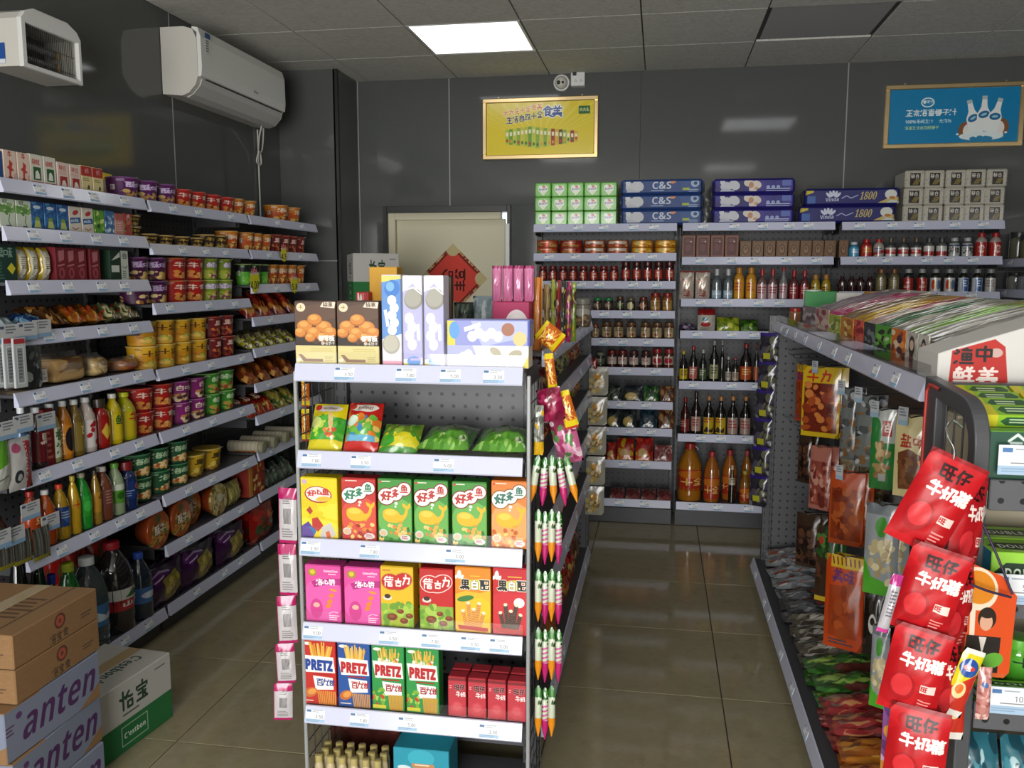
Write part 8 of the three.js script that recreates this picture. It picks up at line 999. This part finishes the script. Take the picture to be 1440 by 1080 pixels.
  for (let j = 0; j < 2; j++) { const m = mesh('x', chamferBox(0.17, 0.075, 0.08, { front: dbl, top: dbl, left: flatOn(dbl.page, '#2a7a9a'), right: flatOn(dbl.page, '#2a7a9a') }, 0.0015), printMat(dbl.page)); m.position.set(RX0 + 0.12, 0.9655, RZF - 0.06 - j * 0.09); top(m, 'gum_box', j ? 'green mint gum box behind the front one on the second tray' : 'green mint gum box with arrow title on the second tray', 'gum'); }
  const green = titled('#4a9a2a', '#16301c', '十'); for (let i = 0; i < 4; i++) { const m = jar(0.028, 0.1, { body: '#4f9a2c', band: green, lid: '#5aa834', bandY: [0.2, 0.7] }); m.position.set(RX0 + 0.06 + i * 0.062, 0.7555, RZF - 0.1); top(m, 'gum_bottle', 'bright green gum bottle on the third tray of the rack', 'gum', 'green gum bottles'); }
  const m3 = mesh('x', chamferBox(0.24, 0.035, 0.03, { front: dbl }, 0.001), printMat(dbl.page)); m3.position.set(RX0 + 0.145, 0.7555, RZF - 0.03); top(m3, 'gum_box', 'low green mint gum strip in front of the green bottles', 'gum');
  const bluePack = print(90, 60, (g, w, h) => { box(g, '#2f6a78', 0, 0, w, h); blotch(g, ['#4a8a98', '#1c4450', '#a8c8cc'], 0, 0, w, h, 16, 4, 14); }); for (let i = 0; i < 4; i++) { const m = leaned(pouch(0.08, 0.11, 0.03, bluePack), 0.4); m.position.set(RX0 + 0.06 + i * 0.085, 0.5505, RZF - 0.09); top(m, 'candy_bag', 'teal candy bag on the fourth tray of the rack', 'candy', 'teal candy bags'); }
  const tagBig = ['1.50', '9.50', '10.00'].map((v) => print(160, 100, (g, w, h) => { box(g, '#dfe2e6', 0, 0, w, h); box(g, '#9fb8d0', 0, 68, w, 32); box(g, '#4a74a8', 14, 12, 30, 14); bars(g, '#9aa4ae', 52, 14, 60, 10, 1); latin(g, '#5a5e64', v, 84, 52, 26, { bold: false }); bars(g, '#6a7078', 40, 58, 100, 7, 1); bars(g, '#7f9cb8', 14, 76, 120, 16, 2); }));
  [[1402, 667, 625], [1396, 848, 806], [1388, 1002, 964]].forEach(([px, pb, pt], i) => { const a = onZ(px, pb, RZF + 0.008), b = onZ(px, pt, RZF + 0.008), h = b.y - a.y, w = h * 1.6, m = mesh('x', chamferBox(w, h, 0.002, { front: tagBig[i] }, 0.0004), printMat(tagBig[i].page)); m.position.set(a.x + w / 2, a.y, RZF + 0.008); top(m, 'price_card', ['price card under the dark green gum box', 'price card under the arrow titled gum box', 'price card under the green gum bottles'][i], 'price card'); });
}
// ---------------------------------------------------------------- bags and cards hung in front of the gum rack
{
  const red = print(200, 330, (g, w, h) => { box(g, '#b3141c', 0, 0, w, h); blotch(g, ['#bc1a22', '#a81018'], 0, 0, w, h, 16, 20, 60); cn(g, '旺仔', 60, 34, 46, '#2a0a0c', { weight: 0.17, dx: 52 }); cn(g, '牛奶糖', 44, 96, 46, '#f2e4dc', { weight: 0.19, dx: 50 }); oval(g, '#9c0f18', 66, 220, 48, 56); oval(g, '#c42a30', 66, 214, 36, 42); box(g, '#e8c8c0', 128, 190, 50, 30); cn(g, '旺', 132, 194, 20, '#a8141c', { weight: 0.16, dx: 22 }); bars(g, '#d88a84', 130, 250, 50, 50, 4); box(g, '#8c0e16', 0, 0, w, 16); });
  const B = (px, pt, pb, z, w, roll, turn, label) => hung(px, pt, pb, z, w, red, 'candy_bag', label, 'candy bag', '', { d: 0.03, roll, turn, wrinkle: 0.2, sides: 0.4, finish: 'satin' });
  B(1352, 645, 785, -1.46, 0.092, -0.42, -0.15, 'topmost red milk candy bag on the wire hook'); B(1328, 772, 900, -1.44, 0.09, -0.24, -0.25, 'red milk candy bag hanging second from the hook'); B(1302, 884, 1010, -1.43, 0.088, -0.16, -0.3, 'red milk candy bag hanging third from the hook'); B(1296, 995, 1120, -1.42, 0.09, -0.06, -0.3, 'red milk candy bag at the bottom of the strip');
  B(1372, 668, 812, -1.52, 0.08, -0.2, 0.7, 'red candy bag turned sideways behind the topmost bag'); B(1352, 790, 915, -1.5, 0.08, -0.16, 0.7, 'red candy bag turned sideways behind the second bag'); B(1338, 895, 1020, -1.49, 0.08, -0.12, 0.7, 'red candy bag turned sideways behind the third bag');
  const p = (px, py, z) => onZ(px, py, z).toArray(), hook = mesh('x', tube([p(1352, 600, -1.555), p(1340, 592, -1.53), p(1331, 602, -1.5), p(1334, 616, -1.48), p(1342, 634, -1.465), p(1341, 646, -1.46)], 0.0022, 30, 6), M.chrome); top(hook, 'wire_hook', 'bent chrome wire hook holding the red candy bags', 'hook');
  const card = print(300, 460, (g, w, h) => { box(g, '#c8481c', 0, 0, w, h); oval(g, '#d8c8b0', 120, 110, 96, 84, 0.4); oval(g, '#c87a1c', 126, 104, 76, 64, 0.4); poly(g, '#d8c8b4', [[100, 190], [124, 186], [130, 300], [108, 300]]); box(g, '#1e1a1c', 96, 296, 150, 164); poly(g, '#d0c8c0', [[150, 300], [184, 300], [170, 370]]); oval(g, '#241a18', 178, 224, 40, 44); oval(g, '#c89a80', 176, 240, 28, 34); oval(g, '#241a18', 176, 206, 32, 18); oval(g, '#4a8a2c', 110, 380, 60, 30, 0.2); oval(g, '#5a9a34', 220, 390, 46, 30, -0.3); latin(g, '#e8d4c4', 'Xin Ling', 14, 250, 30, { bold: false, width: 74 }); box(g, '#c05428', 0, 440, w, 20); });
  const s = new THREE.Shape([[-0.05, -0.2], [0.048, -0.2], [0.056, -0.19], [0.056, -0.055], [0.03, -0.022], [-0.03, 0], [-0.05, -0.005]].map((q) => new THREE.Vector2(...q))), g = new THREE.ExtrudeGeometry(s, { depth: 0.002, bevelEnabled: false }), uv = g.attributes.uv, pp = g.attributes.position; for (let i = 0; i < pp.count; i++) uv.setXY(i, card.u0 + (card.u1 - card.u0) * ((pp.getX(i) + 0.05) / 0.106), card.v0 + (card.v1 - card.v0) * ((pp.getY(i) + 0.2) / 0.2));
  const cm = mesh('x', g, printMat(card.page, 'gloss')), c0 = onZ(1384, 790, -1.52); cm.position.copy(c0); cm.rotation.z = -0.03; top(cm, 'display_card', 'orange display card with egg ring and dark haired person', 'card');
  for (const [label, pts] of [['upper dark cord crossing the gum boxes', [p(1372, 715, -1.54), p(1398, 772, -1.53), p(1424, 836, -1.5)]], ['lower dark cord across the orange card', [p(1352, 816, -1.5), p(1386, 830, -1.498), p(1422, 840, -1.5)]]]) top(mesh('x', tube(pts, 0.0022, 16, 6), plastic('#2a1a3c', 0.5)), 'cord', label, 'cord');
  const lolly = print(70, 200, (g, w, h) => { box(g, '#d2c21c', 0, 0, w, h); box(g, '#dcd8d0', 0, 0, w, 16); oval(g, '#1f4a94', 34, 54, 28, 26); oval(g, '#c83a3a', 34, 54, 18, 8); cn(g, '宝', 26, 46, 16, '#fff', { weight: 0.14 }); poly(g, '#b82a1c', [[0, 120], [70, 60], [70, 200], [0, 200]]); oval(g, '#e0c890', 28, 120, 20, 24); oval(g, '#d86a2a', 28, 116, 12, 14); box(g, '#dcd8d0', 0, 178, w, 22); });
  hung(1372, 914, 1012, -1.47, 0.034, lolly, 'lollipop_sleeve', 'yellow and red lollipop sleeve hanging under the orange card', 'candy', '', { d: 0.01, roll: -0.28 }); hung(1348, 930, 1040, -1.5, 0.03, lolly, 'lollipop_sleeve', 'lollipop sleeve half hidden behind the red bags', 'candy', '', { d: 0.01 });
  const pinkTube = print(40, 160, (g, w, h) => { box(g, '#b87a74', 0, 0, w, h); blotch(g, ['#c89a92', '#a05a54', '#d8b8b0'], 0, 0, w, h, 40, 2, 7); oval(g, '#4a6aa0', 18, 50, 8); }), whiteTube = print(40, 160, (g, w, h) => { box(g, '#a8a4aa', 0, 0, w, h); box(g, '#a82a78', 0, 0, w, 30); for (let i = 0; i < 8; i++) box(g, '#5a565c', 12, 44 + i * 9, 18, 4); box(g, '#c03a8a', 0, 146, w, 14); });
  hung(1386, 938, 1012, -1.48, 0.022, pinkTube, 'snack_tube', 'speckled pink snack tube hanging under the orange card', 'snack', '', { d: 0.018 }); hung(1263, 808, 892, -1.4, 0.018, whiteTube, 'snack_tube', 'white and magenta tube in front of the red bags', 'snack', '', { d: 0.014, roll: -0.2 });
  const purple = print(70, 150, (g, w, h) => { box(g, '#7a4a86', 0, 0, w, h); blotch(g, ['#a870a8', '#c8a0b8', '#5a346a', '#c88a3a'], 0, 0, w, h, 26, 5, 16); }); hung(1262, 965, 1090, -1.46, 0.04, purple, 'candy_bag', 'purple and pink candy bag below the white tube', 'candy bag', '', { d: 0.02 });
}
// strip of purple edged bags hung on the far end of the right gondola
{ const dark = print(80, 110, (g, w, h) => { box(g, '#2a2630', 0, 0, w, h); blotch(g, ['#4a4458', '#5a5a44', '#1c1a22', '#6a6a70'], 0, 0, w, h, 22, 5, 16); box(g, '#2c1a6a', 0, 0, w, 14); box(g, '#a8a82a', 20, 70, 30, 20); }); for (let k = 0; k < 6; k++) hung(1082 - k * 3, 468 + k * 40, 512 + k * 40, GZ1 + 0.03, 0.09, dark, 'sachet', 'dark sachet with purple band, ' + ORD[k] + ' down on the right gondola end', 'sachet', 'dark sachet strip', { d: 0.025, turn: -0.5 }); }
renderer.render(scene, camera);
